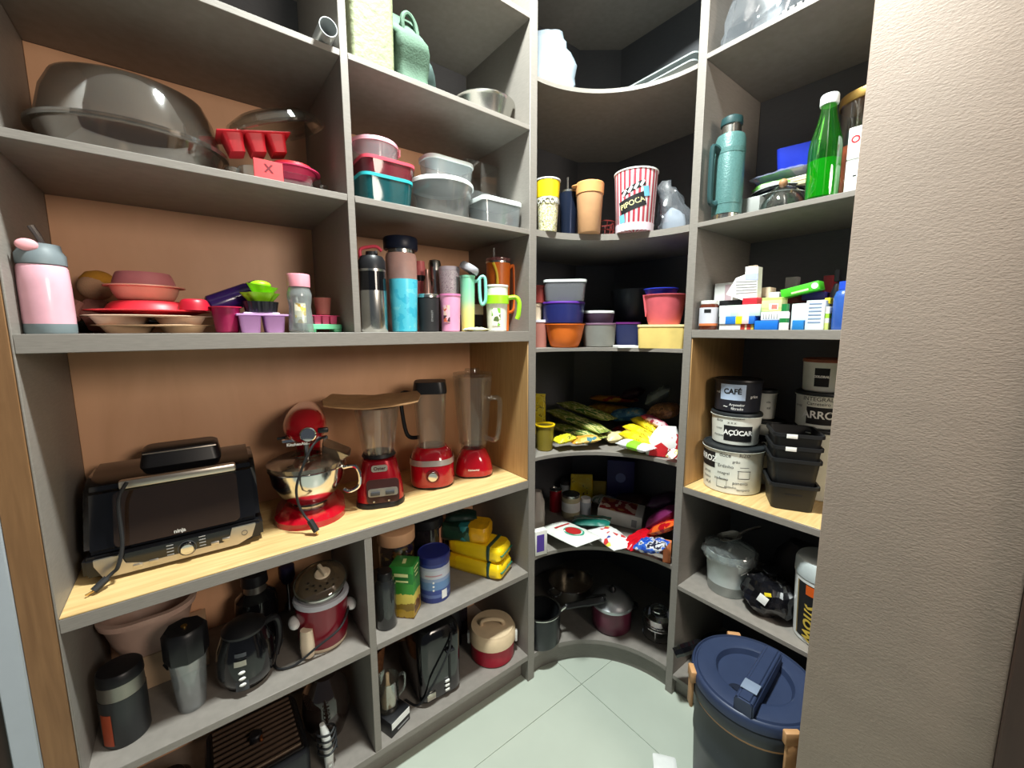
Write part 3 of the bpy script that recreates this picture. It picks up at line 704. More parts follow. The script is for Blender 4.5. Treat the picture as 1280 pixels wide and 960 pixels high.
c2 = tumbler('tumbler', 'pink cup with a printed figure below the speckled tumbler', 'cup', 550, 576, 413, 368, .048, mat('candy_pink', (238, 164, 200), .4), r0k=.88, rim=mat('rose_rim', (224, 128, 178), .4))
obj('print', patch(c2['r']*.93, c2['r']*.97, c2['h']*.25, c2['h']*.7, -.75, -.05), printed('red_print', [(0, (246, 196, 210)), (.4, (226, 110, 80)), (.62, (246, 210, 190)), (.8, (90, 60, 70))], 90), c2)
# mint tumbler with handle and a tilted lid
c3 = tumbler('tumbler', 'mint to yellow tumbler with a tall mint loop handle', 'cup', 575, 594, 412, 345, .075, bands('mint_yellow', [(0, (240, 214, 110)), (.4, (214, 222, 140)), (.55, (158, 214, 170)), (.8, (128, 206, 168))], 2, interp='LINEAR'), r0k=.85, rim=mat('mint_rim', (132, 208, 172), .4))
h = c3['h']; r = c3['r']
obj('handle', tube([(r*.9, 0, h*.9), (r*1.45, 0, h*.93), (r*1.9, 0, h*.99), (r*2.35, 0, h*.94), (r*2.4, 0, h*.6), (r*2.1, 0, h*.5), (r*1.75, 0, h*.53), (r*1.6, 0, h*.75), (r*1.6, 0, h*.95)], .006), mat('mint_handle', (136, 214, 196), .4), c3)
l = obj('lid', tr(lathe([(0, 0), (r*1.25, 0), (r*1.3, .004), (r*1.3, .016), (r*1.1, .024), (0, .026)]), (r*.1, 0, h+.016), (0, R(28), 0)), mat('pale_grey_lid', (176, 178, 184), .45), c3)
c4 = tumbler('tumbler', 'orange tumbler with a clear straw lid and orange handle', 'cup', 608, 638, 400, 328, .135, ORANGE, r0k=.86, rim=STEEL)
h = c4['h']; r = c4['r']
obj('lid', lathe([(0, h+.001), (r*.98, h+.001), (r*1.02, h+.006), (r*1.02, h+.012), (r*.6, h+.018), (0, h+.018)]), glass('pinkish_lid', (226, 180, 176), .8, .15, .15, (196, 130, 130), .3), c4)
obj('straw', tube([(-r*.35, 0, h+.01), (-r*.35, 0, h+.055)], .004, smooth=False), CLEARP, c4)
obj('yellow_straw', tube([(-r*.1, -r*1.02, h*.5), (-r*.1, -r*1.04, h*.8), (-r*.4, -r*1.06, h*.97)], .0055), mat('yellow_plastic', (242, 206, 50), .4), c4)
obj('handle', tube([(r*.9, 0, h*.92), (r*1.25, -.004, h*.95), (r*1.34, -.006, h*.8), (r*1.3, -.006, h*.35), (r*.85, 0, h*.28)], .006), ORANGE, c4)
c5 = tumbler('tumbler', 'white cup with a lime green band and hooked handle', 'cup', 607, 635, 413, 357, .055, mat('milky_white', (234, 232, 222), .4), r0k=.86, rim=WHITE)
h = c5['h']; r = c5['r']
LG = mat('lime_green_plastic', (160, 224, 40), .4)
obj('band', lathe([(r*.95, h*.60), (r*1.07, h*.60), (r*1.08, h*.78), (r*.96, h*.78), (r*.95, h*.60)]), LG, c5)
obj('handle', tube([(r*.95, 0, h*.73), (r*1.7, 0, h*.74), (r*2.0, 0, h*.62), (r*1.95, 0, h*.38), (r*1.8, 0, h*.27)], .0085), LG, c5)
obj('print', patch(r*.9, r*.93, h*.12, h*.5, -.5, .35), printed('leaf_print', [(0, (236, 236, 220)), (.5, (120, 196, 50)), (.75, (236, 230, 210)), (.85, (90, 110, 60))], 80), c5)
x, w_ = spanL(586, 607, 395, .13)
t = thing('small_box', 'small black and cream box behind the lime handled cup', 'box', (x, .17, z))
hb = zat(380, x, .13)-z
obj('body', rbox(w_, .05, hb*.62, .002), BLACKP, t); obj('lid', rbox(w_*1.02, .052, hb*.38, .003), CREAM, t, (0, 0, hb*.62))
x, w_ = spanL(581, 606, 408, .03)
solo('sachet', 'crinkled pale yellow sachet lying by the lime handled cup', 'sachet', packet(w_*1.05, .05, .014, seed=4), printed('pale_sachet', [(0, (226, 226, 190)), (.5, (180, 206, 190)), (.7, (226, 214, 150))], 60), (x+.004, .03, z))
# ================================================================ worktop appliances
z = .9042
def extrude(prof, x0, x1, bev=.004):
    """profile in (y, z) swept along x"""
    bm = bmesh.new(); a = [bm.verts.new((x0, p[0], p[1])) for p in prof]; b = [bm.verts.new((x1, p[0], p[1])) for p in prof]; n = len(prof)
    for i in range(n): bm.faces.new((a[i], a[(i+1) % n], b[(i+1) % n], b[i]))
    bm.faces.new(a[::-1]); bm.faces.new(b); bmesh.ops.recalc_face_normals(bm, faces=bm.faces[:])
    if bev: bmesh.ops.bevel(bm, geom=bm.edges[:], offset=bev, segments=2, affect='EDGES')
    return bm
def slab(bm_pts, th, m_=None):
    """flat outline in the local xz plane given thickness along y"""
    bm = bmesh.new(); a = [bm.verts.new((p[0], 0, p[1])) for p in bm_pts]; b = [bm.verts.new((p[0], th, p[1])) for p in bm_pts]; n = len(bm_pts)
    for i in range(n): bm.faces.new((a[i], a[(i+1) % n], b[(i+1) % n], b[i]))
    bm.faces.new(a[::-1]); bm.faces.new(b); bmesh.ops.recalc_face_normals(bm, faces=bm.faces[:]); return bm
def rrect(x0, x1, z0, z1, r, n=5): return [(p.x+(x0+x1)/2, p.y+(z0+z1)/2) for p in ring(x1-x0, z1-z0, r, 0, n)]
# ---- indoor grill
GW = .365; gx = -1.083; gy = .118
zs = zat(670, gx, gy+.012)-z; zh = zat(588, gx, gy+.085)-z; zt = zat(560, gx, gy+.16)-z
g = thing('indoor_grill', 'black indoor grill with window lid, steel bar handle and control panel', 'grill', (gx, gy, z), R(-2))
obj('base', extrude([(0, .012), (-.004, zs), (.285, zs), (.29, .012)], -GW/2, GW/2, .008), BLACKP, g)
for sx in (-1, 1):
    for yy in (.04, .25): obj('foot', lathe([(0, 0), (.012, 0), (.012, .013), (0, .013)], 14), BLACKM, g, (sx*GW*.4, yy, 0))
dn = .075
obj('lid', extrude([(.0, zs+.002), (dn*.85, zh-.012), (dn+.05, zh+.012), (.23, zh+.015), (.28, zh-.03), (.288, zs+.002)], -GW/2+.004, GW/2-.004, .012), BLACKG, g)
tl = math.atan2(dn*.85, zh-.012-zs)
win = obj('window', tr(slab(rrect(-GW*.34, GW*.36, .012, (zh-zs)*.93, .014), .003), (0, -.0035, zs), (-tl, 0, 0)), mat('tinted_window', (48, 36, 28), .06, coat=1.), g)
obj('logo', tr(textbm('ninja', .013, z=.020, y=-.001, bold=.0004), (0, -.0035, zs), (-tl, 0, 0)), mat('silver_print', (190, 186, 178), .4), win)
SAT = mat('satin_silver', (196, 188, 176), .3, .85)
obj('handle', tr(rbox(GW*.66, .022, .022, .006), (.012, dn*.55, zh-.014)), SAT, g)
vt = obj('vent', loft([(GW*.5, .11, .02, zh+.006), (GW*.46, .09, .02, zt+.004), (GW*.42, .07, .02, zt+.010)]), BLACKP, g, (.012, .175, 0))
obj('vent_rim', tr(rbox(GW*.44, .003, .003, .001), (.012, .122, zt)), SAT, g)
fr = [(-GW*.44, zs-.004), (-GW*.44, .045), (-GW*.40, .010), (GW*.33, .010), (GW*.42, .024), (GW*.45, .055), (GW*.45, zs-.004), (GW*.30, zs-.004), (GW*.285, .040), (GW*.24, .026), (-GW*.20, .026), (-GW*.29, .036), (-GW*.31, zs-.004)]
pf = obj('panel_frame', tr(slab(fr, .006), (0, -.0095, 0)), SAT, g)
pn = obj('control_panel', tr(slab([(-GW*.305, zs-.004), (-GW*.285, .036), (-GW*.19, .025), (GW*.235, .025), (GW*.28, .04), (GW*.295, zs-.004)], .006), (0, -.0085, 0)), BLACKG, g)
kn = obj('dial', tr(lathe([(0, 0), (.015, 0), (.015, .008), (.013, .011), (0, .011)], 24), (.012, -.0088, zs*.56), (PI/2, 0, 0)), CHROME, g)
obj('dial_ring', tr(lathe([(.018, 0), (.0195, 0), (.0195, .0015), (.018, .0015), (.018, 0)], 28), (.012, -.0088, zs*.56), (PI/2, 0, 0)), DGREY, g)
for bx, bz in ((-.085, .3), (-.055, .32), (.07, .42), (.095, .48)): obj('button', tr(rbox(.018, .004, .008, .0015), (bx, -.0100, zs*bz)), SAT, g)
PRN = mat('grey_print', (150, 150, 150), .5)
for k in range(5):
    obj('print_mark', tr(rbox(.014, .0006, .0025, .0002), (-.022, -.0088, zs*(.82-.13*k))), PRN, pn)
    obj('print_mark', tr(rbox(.014, .0006, .0025, .0002), (.044, -.0088, zs*(.88-.13*k))), PRN, pn)
obj('power_ring', tr(lathe([(.006, 0), (.0072, 0), (.0072, .001), (.006, .001), (.006, 0)], 20), (GW*.375, -.0098, zs*.62), (PI/2, 0, 0)), DGREY, g)
p = at(118, 740, Z=.912)-Vector((gx, gy, z))
obj('power_cord', tube([(-.09, .02, zh+.006), (-.105, -.004, zh-.03), (-.105, -.022, zs+.03), (-.115, -.035, zs*.7), (p.x+.03, p.y+.02, .03), (p.x+.006, p.y+.008, .012)], .0042), BLACKM, g)
pl = obj('plug', tube([(p.x+.022, p.y+.014, .024), (p.x, p.y, .0085)], .0085), BLACKM, g)
obj('pin', tube([(p.x, p.y, .0085), (p.x-.012, p.y-.008, .006)], .0024), GOLDM, g)
# ---- stand mixer
mx, my = -.757, .200
rz = R(-13)
m_ = thing('stand_mixer', 'red stand mixer with steel bowl between the grill and the blender', 'mixer', (mx, my, z), rz)
obj('base', loft([(.205, .30, .10, 0, 0, .04), (.205, .30, .10, .018, 0, .04), (.17, .26, .085, .032, 0, .05), (.14, .20, .07, .036, 0, .07)], n=9), REDG, m_)
obj('clamp_plate', lathe([(0, .0355), (.052, .0355), (.052, .048), (.046, .05), (0, .05)]), STEEL, m_)
obj('column', loft([(.09, .085, .035, .034, 0, .15), (.075, .075, .033, .14, 0, .15), (.082, .10, .035, .24, 0, .14)], n=7), REDG, m_)
zr = zat(582, mx, my)-z; hz = zat(536, mx, my-.07)-z
b = obj('bowl', lathe([(0, .0505), (.05, .0505), (.056, .056), (.085, .085), (.105, .125), (.110, .16), (.111, zr), (.114, zr+.001), (.114, zr+.004), (.108, zr+.004), (.107, .16), (.10, .12), (.08, .088), (.05, .06), (0, .058)], 44), mat('polished_steel', (222, 222, 220), .14, 1.), m_)
obj('bowl_handle', tube([(.10, -.03, zr-.012), (.135, -.042, zr-.008), (.15, -.047, zr-.035), (.146, -.045, zr-.075), (.118, -.036, zr-.092), (.10, -.03, zr-.085)], .006), CHROME, b)
hp = []
for k in range(13):
    t_ = k/12; yy = -.115+.335*t_
    pr = math.sin(min(1, t_*3.2)*PI/2)**.6 if t_ < .32 else 1-.25*((t_-.32)/.68)**2
    if k == 12: pr = .35
    hp.append((max(.008, .122*pr), max(.008, .118*pr), .05, yy))
hd = loft([(a_, b_, min(a_, b_)*.48, c_) for a_, b_, _, c_ in hp], n=7)
for v in hd.verts: v.co = Vector((v.co.x, v.co.z, v.co.y*.95+hz))
bmesh.ops.recalc_face_normals(hd, faces=hd.faces[:])
obj('head', hd, REDG, m_)
hub = obj('hub_cap', tr(lathe([(0, 0), (.022, 0), (.022, .012), (.019, .015), (.008, .016), (0, .016)], 28), (.010, -.106, hz-.006), (PI/2, 0, 0)), CHROME, m_)
obj('hub_knob', tr(rbox(.03, .014, .016, .005), (.05, -.085, hz-.012)), BLACKP, m_)
obj('trim_band', tr(loft([(.126, .012, .005, 0), (.126, .012, .005, .008)]), (0, -.06, hz-.036)), CHROME, m_)
obj('lettering', textbm('KitchenAid', .012, x=-.02, y=-.114, z=hz-.032, bold=.0004), PAPERW, m_)
obj('speed_lever', tube([(-.055, -.02, hz-.03), (-.078, -.022, hz-.032)], .004), BLACKP, m_)
obj('beater_shaft', lathe([(0, zr-.05), (.008, zr-.05), (.008, hz-.06), (.028, hz-.055), (.03, hz-.04), (0, hz-.04)], 20), STEEL, m_, (0, -.01, 0))
gd = obj('splash_guard', lathe([(.113, zr+.006), (.116, zr+.02), (.085, zr+.035), (.045, zr+.038), (.045, zr+.036), (.083, zr+.033), (.113, zr+.018), (.113, zr+.006)], 40), glass('smoky_plastic', (206, 198, 188), 1., .06, .2, (150, 130, 110), .12), m_)
obj('pour_chute', tr(loft([(.05, .03, .006, 0), (.09, .05, .008, .045), (.087, .047, .008, .045), (.047, .027, .006, .0)], (False, False)), (.065, -.045, zr+.03), (R(18), R(30), 0)), glass('smoky_plastic'), gd)
obj('power_cord', tube([(.058, -.06, hz-.03), (.02, -.118, hz-.04), (-.025, -.128, zr-.005), (-.028, -.128, .10), (-.012, -.134, .055), (.006, -.15, .035)], .0036), BLACKM, m_)
pg = obj('plug', tube([(.0, -.146, .045), (.016, -.155, .012)], .009), BLACKM, m_)
obj('pin', tube([(.014, -.154, .016), (.018, -.158, .004)], .003), GOLDM, m_)
# ---- blender with glass jar under a piece of cardboard
def blender(name, label, u0, u1, vb, vt, y, rz, red, jar):
    x, yy, r = rnd(u0, u1, (vb+vt)/2, Y=y)
    h = zat(vt, x, yy)-z
    t = thing(name, label, 'blender', (x, yy, z), rz); t['r'] = r; t['h'] = h
    return t, r, h
bx, r, h = blender('blender', 'dark red blender with ribbed glass jar under a sheet of cardboard', 442, 507, 632, 569, .18, R(-20), None, None)
WINE = mat('metallic_wine_red', (150, 10, 26), .22, .35, coat=.6)
obj('skirt', loft([(r*1.85, r*1.85, r*.6, 0), (r*1.85, r*1.85, r*.6, .014), (r*1.8, r*1.8, r*.6, .02)]), BLACKP, bx)
obj('base', loft([(r*1.8, r*1.8, r*.55, .0205), (r*1.74, r*1.74, r*.55, h*.35), (r*1.5, r*1.5, r*.5, h*.72), (r*1.3, r*1.3, r*.5, h*.96), (r*1.1, r*1.1, r*.45, h)]), WINE, bx)
fy = -r*.9
cp = obj('control_panel', tr(slab(rrect(-r*.55, r*.65, .02, h*.62, .012), .004), (r*.05, fy-.004, 0), (R(-4), 0, 0)), mat('dark_brown_panel', (58, 32, 30), .3), bx)
obj('panel_trim', tr(slab(rrect(-r*.5, r*.6, h*.26, h*.43, .008), .003), (r*.05, fy-.0062, .001), (R(-4), 0, 0)), SAT, cp)
for s in (-1, 1): obj('button', tr(rbox(r*.34, .005, h*.085, .002), (r*.08+s*r*.27, fy-.006, h*.30)), DGREY, cp)
for s in (-.25, .3): obj('button', tr(rbox(.006, .004, .005, .001), (s*r, fy-.004, h*.15)), SAT, cp)
bd = obj('badge', tr(slab(rrect(-r*.3, r*.3, h*.76, h*.9, .008), .003), (0, -r*.74, 0)), SAT, bx)
obj('lettering', textbm('Oster', h*.1, y=-r*.74-.0008, z=h*.83, bold=.0004), mat('dark_print', (60, 20, 24), .5), bd)
hj = zat(508, bx.location.x, bx.location.y)-z
obj('collar', lathe([(0, h), (r*.62, h), (r*.66, h+.004), (r*.6, h+.014), (0, h+.014)]), BLACKP, bx)
def ribbed(r0, r1, z0, z1, n, amp, seg=64, wall=.004):
    bm = lathe([(r0, z0), (r0+(r1-r0)*.5, z0+(z1-z0)*.5), (r1, z1), (r1-wall, z1), (r0+(r1-r0)*.5-wall, z0+(z1-z0)*.5), (r0-wall, z0+.003), (0, z0+.003)], seg)
    for v in bm.verts:
        k = 1+amp*math.cos(n*math.atan2(v.co.y, v.co.x)); v.co.x *= k; v.co.y *= k
    return bm
JG = glass('jar_glass', (247, 247, 244), .8, .05, .08, (210, 206, 196), .05)
obj('jar', ribbed(r*.58, r*.83, h+.0145, hj, 8, .03), JG, bx)
obj('jar_lid', lathe([(0, hj), (r*.7, hj), (r*.84, hj+.002), (r*.84, hj+.010), (0, hj+.012)]), BLACKP, bx)
c = bx.location
CARD = mat('cardboard', (176, 134, 92), .85, var=.12, scale=30, bump=.2, bscale=120)
bm = bmesh.new(); gpt = {}
WX, WY = .16, .10
for i in range(17):
    for j in range(9):
        u_, v_ = -1+2*i/16, -1+2*j/8
        zz = .012*abs(u_)**1.6*(1 if u_ < 0 else 1.2)-.010*(1-v_*v_)*0+.006*v_+noise.noise(Vector((u_*2, v_*2, 3)))*.006
        for k in (0, 1): gpt[i, j, k] = bm.verts.new((u_*WX*(1-.10*abs(v_)*(1-.2*u_)), v_*WY*(1-.15*abs(u_)**3), zz+.004*k))
for i in range(16):
    for j in range(8):
        for k in (0, 1):
            q = (gpt[i, j, k], gpt[i+1, j, k], gpt[i+1, j+1, k], gpt[i, j+1, k]); bm.faces.new(q if k else q[::-1])
for i in range(16):
    for j in (0, 8): bm.faces.new((gpt[i, j, 0], gpt[i+1, j, 0], gpt[i+1, j, 1], gpt[i, j, 1]))
for j in range(8):
    for i in (0, 16): bm.faces.new((gpt[i, j, 0], gpt[i, j+1, 0], gpt[i, j+1, 1], gpt[i, j, 1]))
bmesh.ops.recalc_face_normals(bm, faces=bm.faces[:])
solo('cardboard_sheet', 'bent piece of brown cardboard laid over the first blender jar', 'cardboard', bm, CARD, (c.x-.012, c.y, z+hj+.016), R(-24))
# ---- second blender (rounded, band and knob)
bx, r, h = blender('blender', 'glossy red blender with silver band and round knob', 510, 570, 605, 556, .215, R(-30), None, None)
obj('foot', loft([(r*1.7, r*1.7, r*.7, 0), (r*1.7, r*1.7, r*.7, .008)]), BLACKP, bx)
obj('base', loft([(r*1.76, r*1.76, r*.7, .0085), (r*1.84, r*1.84, r*.72, .02), (r*1.8, r*1.8, r*.7, h*.6), (r*1.6, r*1.6, r*.66, h*.88), (r*1.2, r*1.2, r*.55, h)], n=7), REDG, bx)
obj('band', loft([(r*1.835, r*1.835, r*.715, h*.60), (r*1.775, r*1.775, r*.70, h*.74)], (False, False), n=7), mat('pale_silver', (206, 196, 190), .3, .6), bx)
k_ = obj('knob', tr(lathe([(0, 0), (.02, 0), (.02, .008), (.016, .014), (0, .014)], 24), (.006, -r*.915, h*.36), (PI/2, 0, 0)), CHROME, bx)
obj('knob_ring', tr(lathe([(.0205, 0), (.025, 0), (.025, .004), (.0205, .004), (.0205, 0)], 24), (.006, -r*.915, h*.36), (PI/2, 0, 0)), mat('dark_red_ring', (110, 8, 22), .3), bx)
hj = zat(490, bx.location.x, bx.location.y)-z; hl_ = zat(476, bx.location.x, bx.location.y)-z
obj('jar', loft([(r*1.1, r*1.1, r*.3, h+.001), (r*1.3, r*1.3, r*.3, hj), (r*1.3-.008, r*1.3-.008, r*.28, hj), (r*1.1-.008, r*1.1-.008, r*.28, h+.006)], (True, True), n=6), JG, bx)
obj('jar_lid', loft([(r*1.36, r*1.36, r*.3, hj), (r*1.36, r*1.36, r*.3, hj+.008), (r*1.25, r*1.25, r*.3, hl_)], n=6), BLACKP, bx)
obj('jar_handle', tube([(-r*.55, r*.1, hj-.01), (-r*1.15, r*.15, hj-.004), (-r*1.2, r*.15, hj-.06), (-r*1.0, r*.14, h+.04), (-r*.5, r*.1, h+.03)], .008), BLACKP, bx)
# ---- third blender (glass jug)
bx, r, h = blender('blender', 'red blender with four silver buttons and a glass jug, by the post', 568, 616, 592, 559, .20, R(-33), None, None)
obj('foot', loft([(r*1.8, r*1.6, r*.7, 0), (r*1.8, r*1.6, r*.7, .008)]), BLACKP, bx)
obj('base', loft([(r*1.95, r*1.7, r*.7, .0085), (r*2.0, r*1.75, r*.72, .02), (r*1.75, r*1.55, r*.65, h*.6), (r*1.3, r*1.3, r*.6, h*.94), (r*1.1, r*1.1, r*.5, h)], n=7), REDG, bx)
pl = obj('button_plate', tr(slab(rrect(-r*.55, r*.55, h*.52, h*.80, .009), .004), (.002, -r*.90, -.002), (R(-18), 0, 0)), mat('pale_silver'if 0 else 'pale_silver', (206, 196, 190)), bx)
for i in range(4): obj('button', tr(rbox(r*.2, .004, h*.14, .002), ((i-1.5)*r*.26, -r*.90+h*.58*.30, h*.56), (R(-18), 0, 0)), SAT, pl)
obj('lettering', textbm('KitchenAid', .010, y=-r*.875, z=h*.33, bold=.0003), PAPERW, bx)
hj = zat(470, bx.location.x, bx.location.y)-z
obj('collar', lathe([(0, h), (r*.6, h), (r*.66, h+.006), (r*.62, h+.018), (0, h+.018)]), CLEAR, bx)
j = obj('jar', ribbed(r*.72, r*.98, h+.0185, hj, 6, .02), JG, bx)
obj('jar_lid', lathe([(0, hj+.001), (r*.9, hj+.001), (r*.98, hj+.004), (r*.98, hj+.014), (r*.4, hj+.018), (r*.38, hj+.03), (0, hj+.03)]), CLEAR, bx)
obj('jar_handle', tube([(r*.8, -r*.25, hj-.09), (r*1.25, -r*.6, hj-.085), (r*1.35, -r*.65, hj-.12), (r*1.2, -r*.55, h+.05), (r*.65, -r*.2, h+.045)], .010), JG, j)

# ================================================================ lower left: middle shelf
z = ZS['S4'][1]+.0004
DK = mat('dark_charcoal_coat', (40, 42, 44), .35)
x, y, r = rnd(118, 190, 880, Y=.10)
h = zat(832, x, y)-z
t = thing('coffee_grinder', 'dark charcoal canister with a steel band and orange label', 'grinder', (x, y, z), face(x, y)+.1)
r *= .92
obj('body', lathe([(0, 0), (r*.95, 0), (r, .006), (r, h*.66), (0, h*.66)]), DK, t)
obj('band', lathe([(0, h*.661), (r*.98, h*.661), (r*.96, h*.86), (0, h*.86)]), mat('dull_steel', (150, 146, 138), .35, .9), t)
obj('cap', lathe([(0, h*.861), (r*1.0, h*.861), (r*.97, h*.98), (r*.9, h), (0, h)]), BLACKP, t)
obj('label_plate', patch(r, r, h*.06, h*.5, -1.3, -.7), mat('burnt_orange_label', (168, 70, 38), .5), t)
x, y, r = rnd(122, 252, 790, Y=.30)
hh = zat(770, x, y)-z
t = thing('plastic_basin', 'pinkish beige plastic basin with turned out rim at the back', 'basin', (x, y, z+.10))
PB = mat('beige_pink_plastic', (206, 172, 156), .4)
obj('body', loft([(r*1.25, .13, .05, 0), (r*1.55, .17, .06, .05), (r*1.8, .19, .07, .10), (r*1.95, .205, .075, .11), (r*1.95, .205, .075, .118), (r*1.75, .185, .07, .112), (r*1.5, .16, .06, .05), (r*1.2, .12, .05, .006)], n=8), PB, t)
obj('rim', loft([(r*1.95, .205, .075, .117), (r*2.0, .21, .078, .119), (r*2.0, .21, .078, .126), (r*1.8, .18, .07, .126), (r*1.8, .18, .07, .117)], (False, False), n=8), PB, t)
x, w_ = spanL(183, 262, 855, .27)
t = thing('appliance_box', 'flat cream cardboard box with a dark picture under the basin', 'box', (x, .31, z))
obj('carton', rbox(w_*1.1, .15, .098, .002), mat('cream_card', (214, 182, 148), .7), t)
obj('picture', tr(slab([(-.02, .025), (.0, .018), (.02, .022), (.035, .03), (.03, .045), (.018, .055), (-.012, .058), (-.028, .045)], .001), (0, -.0765, .01)), INK, t)
x, y, r = rnd(210, 264, 850, Y=.10)
h = zat(818, x, y)-z; h2 = zat(783, x, y)-z
t = thing('blender_cup', 'clear blender cup with a faceted black screw lid', 'cup', (x, y, z), face(x, y))
obj('body', lathe([(0, 0), (r*.66, 0), (r*.70, .004), (r*.95, h), (r*.91, h), (r*.66, .007), (0, .006)]), FROST if 0 else CLEARP, t)
obj('lid', lathe([(0, h), (r*1.08, h), (r*1.12, h+.008), (r*1.12, h2-.008), (r*.98, h2), (0, h2)], 8), BLACKP, t)
obj('lid_cap', lathe([(0, h2), (.007, h2), (.007, h2+.003), (0, h2+.003)], 14), GOLDM, t)
x, y, r = rnd(268, 347, 830, Y=.11)
h = zat(775, x, y)-z
t = thing('electric_kettle', 'black rounded coffee jug with a silver front strip and three lights', 'kettle', (x, y, z), face(x, y))
obj('body', lathe([(0, .006), (r*.72, .006), (r*.95, .03), (r, h*.3), (r*.92, h*.62), (r*.72, h*.86), (0, h*.86)]), BLACKG, t)
obj('base', lathe([(0, 0), (r*.7, 0), (r*.74, .005), (0, .005)]), STEEL, t)
obj('lid', lathe([(0, h*.861), (r*.73, h*.861), (r*.74, h*.9), (r*.5, h*.98), (0, h)]), BLACKP, t)
obj('front_strip', patch(r*.99, r*.86, h*.12, h*.70, -.42, .0, th=.002), DGREY, t)
obj('plate', patch(r*.96, r*.93, h*.52, h*.60, -.42, -.02, th=.0035), SAT, t)
for k in range(3): obj('button', tr(sphere(.006, 12, (1.4, .5, .8)), (-r*.2*.95, -r*1.0, h*(.22+.1*k))), PAPERW, t)
obj('handle', tube([(r*.6, .0, h*.84), (r*1.08, .02, h*.78), (r*1.15, .02, h*.45), (r*.95, .0, h*.2)], .010), BLACKP, t)
# tall coffee maker behind, brown box
x, y, r = rnd(292, 346, 745, Y=.3)
hh = zat(716, x, .3)-z
t = thing('coffee_maker', 'black glossy coffee maker standing behind the jug', 'coffee maker', (x, .3, z))
obj('body', lathe([(0, 0), (r*1.15, 0), (r*1.15, .012), (r*1.0, .03), (r*1.05, hh*.45), (r*.98, hh*.62), (r*.62, hh*.72), (0, hh*.72)]), BLACKG, t)
obj('column', lathe([(0, hh*.7205), (r*.56, hh*.7205), (r*.5, hh*.84), (0, hh*.84)]), mat('dull_steel', (150, 146, 138)), t)
obj('head', lathe([(0, hh*.8405), (r*.66, hh*.8405), (r*.62, hh*1.0), (0, hh*1.02)]), BLACKP, t)
x, w_ = spanL(330, 362, 760, .4)
solo('paper_bag', 'plain brown paper bag standing against the back of the lower shelf', 'bag', crumple(loft([(.11, .045, .008, 0), (.11, .05, .008, .06), (.11, .045, .008, .13), (.108, .02, .006, .2), (.108, .006, .002, .25)]), .004, 30, 3), mat('brown_paper', (150, 104, 66), .8, bump=.2), (x, .385, z))
# rice cooker
x, y, r = rnd(371, 437, 790, Y=.135)
h = zat(756, x, y-r)-z
t = thing('rice_cooker', 'dark red rice cooker with a steel rimmed steamer lid tilted on top', 'rice cooker', (x, y, z), face(x, y)+.12)
obj('base', lathe([(0, 0), (r*.86, 0), (r*.9, .004), (r*.9, .012), (0, .012)]), CREAM, t)
obj('body', lathe([(0, .0125), (r*.9, .0125), (r*.96, .03), (r*1.0, h-.012), (0, h-.012)]), mat('maroon_enamel', (128, 10, 34), .3, coat=.4), t)
obj('rim', lathe([(r*.9, h-.0115), (r*1.06, h-.0115), (r*1.08, h-.004), (r*1.04, h+.004), (r*.88, h+.004), (r*.9, h-.0115)]), mat('pale_grey_rim', (198, 198, 206), .4), t)
for s, nm in ((-1, 0), (1, 0)):
    obj('side_handle', tr(sphere(1, 16, (.017, .032, .014)), (s*(r*1.08), -.03*s*0-.015, h*.62)), WHITE, t)
sw = obj('switch_panel', tr(loft([(.036, .03, .014, 0), (.044, .03, .018, .03), (.036, .026, .014, .085)]), (-r*.72, -r*.78, .008), (0, 0, R(-42))), CREAM, t)
obj('power_cord', tube([(r*1.0, -.03, h*.66), (r*.5, -r*1.02, h*.45), (-r*.5, -r*1.06, h*.22), (-r*1.2, -r*1.0, .006), (-r*1.75, -r*.85, .005), (-r*1.85, -r*.4, .012), (-r*1.5, .0, .05)], .0035), BLACKM, t)
st = obj('steamer_tray', tr(lathe([(0, 0), (r*.84, 0), (r*.92, .01), (r*.94, .026), (r*.9, .026), (r*.82, .004), (0, .003)]), (0, 0, h+.012), (R(14), R(-6), 0)), STEEL, t)
ld = obj('lid', tr(lathe([(r*.97, 0), (r*1.0, .002), (r*.97, .006), (r*.7, .018), (r*.3, .024), (0, .025), (0, .022), (r*.3, .021), (r*.7, .015), (r*.95, .003), (r*.97, 0)]), (0, -.004, h+.042), (R(16), R(-8), 0)), glass('lid_glass', (226, 214, 196), 1., .05, .25, (150, 130, 104), .2), t)
obj('lid_rim', tr(lathe([(r*.96, -.002), (r*1.03, -.002), (r*1.03, .005), (r*.97, .006), (r*.96, -.002)]), (0, -.004, h+.042), (R(16), R(-8), 0)), STEEL, ld)
obj('lid_knob', tr(lathe([(0, 0), (.02, 0), (.024, .006), (.02, .010), (0, .011)], 20), (.006, -.012, h+.066), (R(16), R(-8), 0)), CREAM, ld)
obj('lid_grip', tr(rbox(.012, .05, .016, .004), (.006, -.012, h+.074), (R(16), R(-8), R(15))), CREAM, ld)
dots = None
for i in range(11):
    a = -.3-i*.24; rr_ = r*(.72 if i % 2 else .55)
    o_ = Matrix.Rotation(R(16), 4, 'X') @ Vector((rr_*math.cos(a), rr_*math.sin(a), .019 if i % 2 else .023))
    d_ = tr(lathe([(0, 0), (.0035, 0), (.0035, .001), (0, .001)], 10), (o_.x, o_.y-.004, h+.042+o_.z), (R(16), R(-8), 0)); dots = join(dots, d_) if dots else d_
obj('steam_holes', dots, INK, ld)
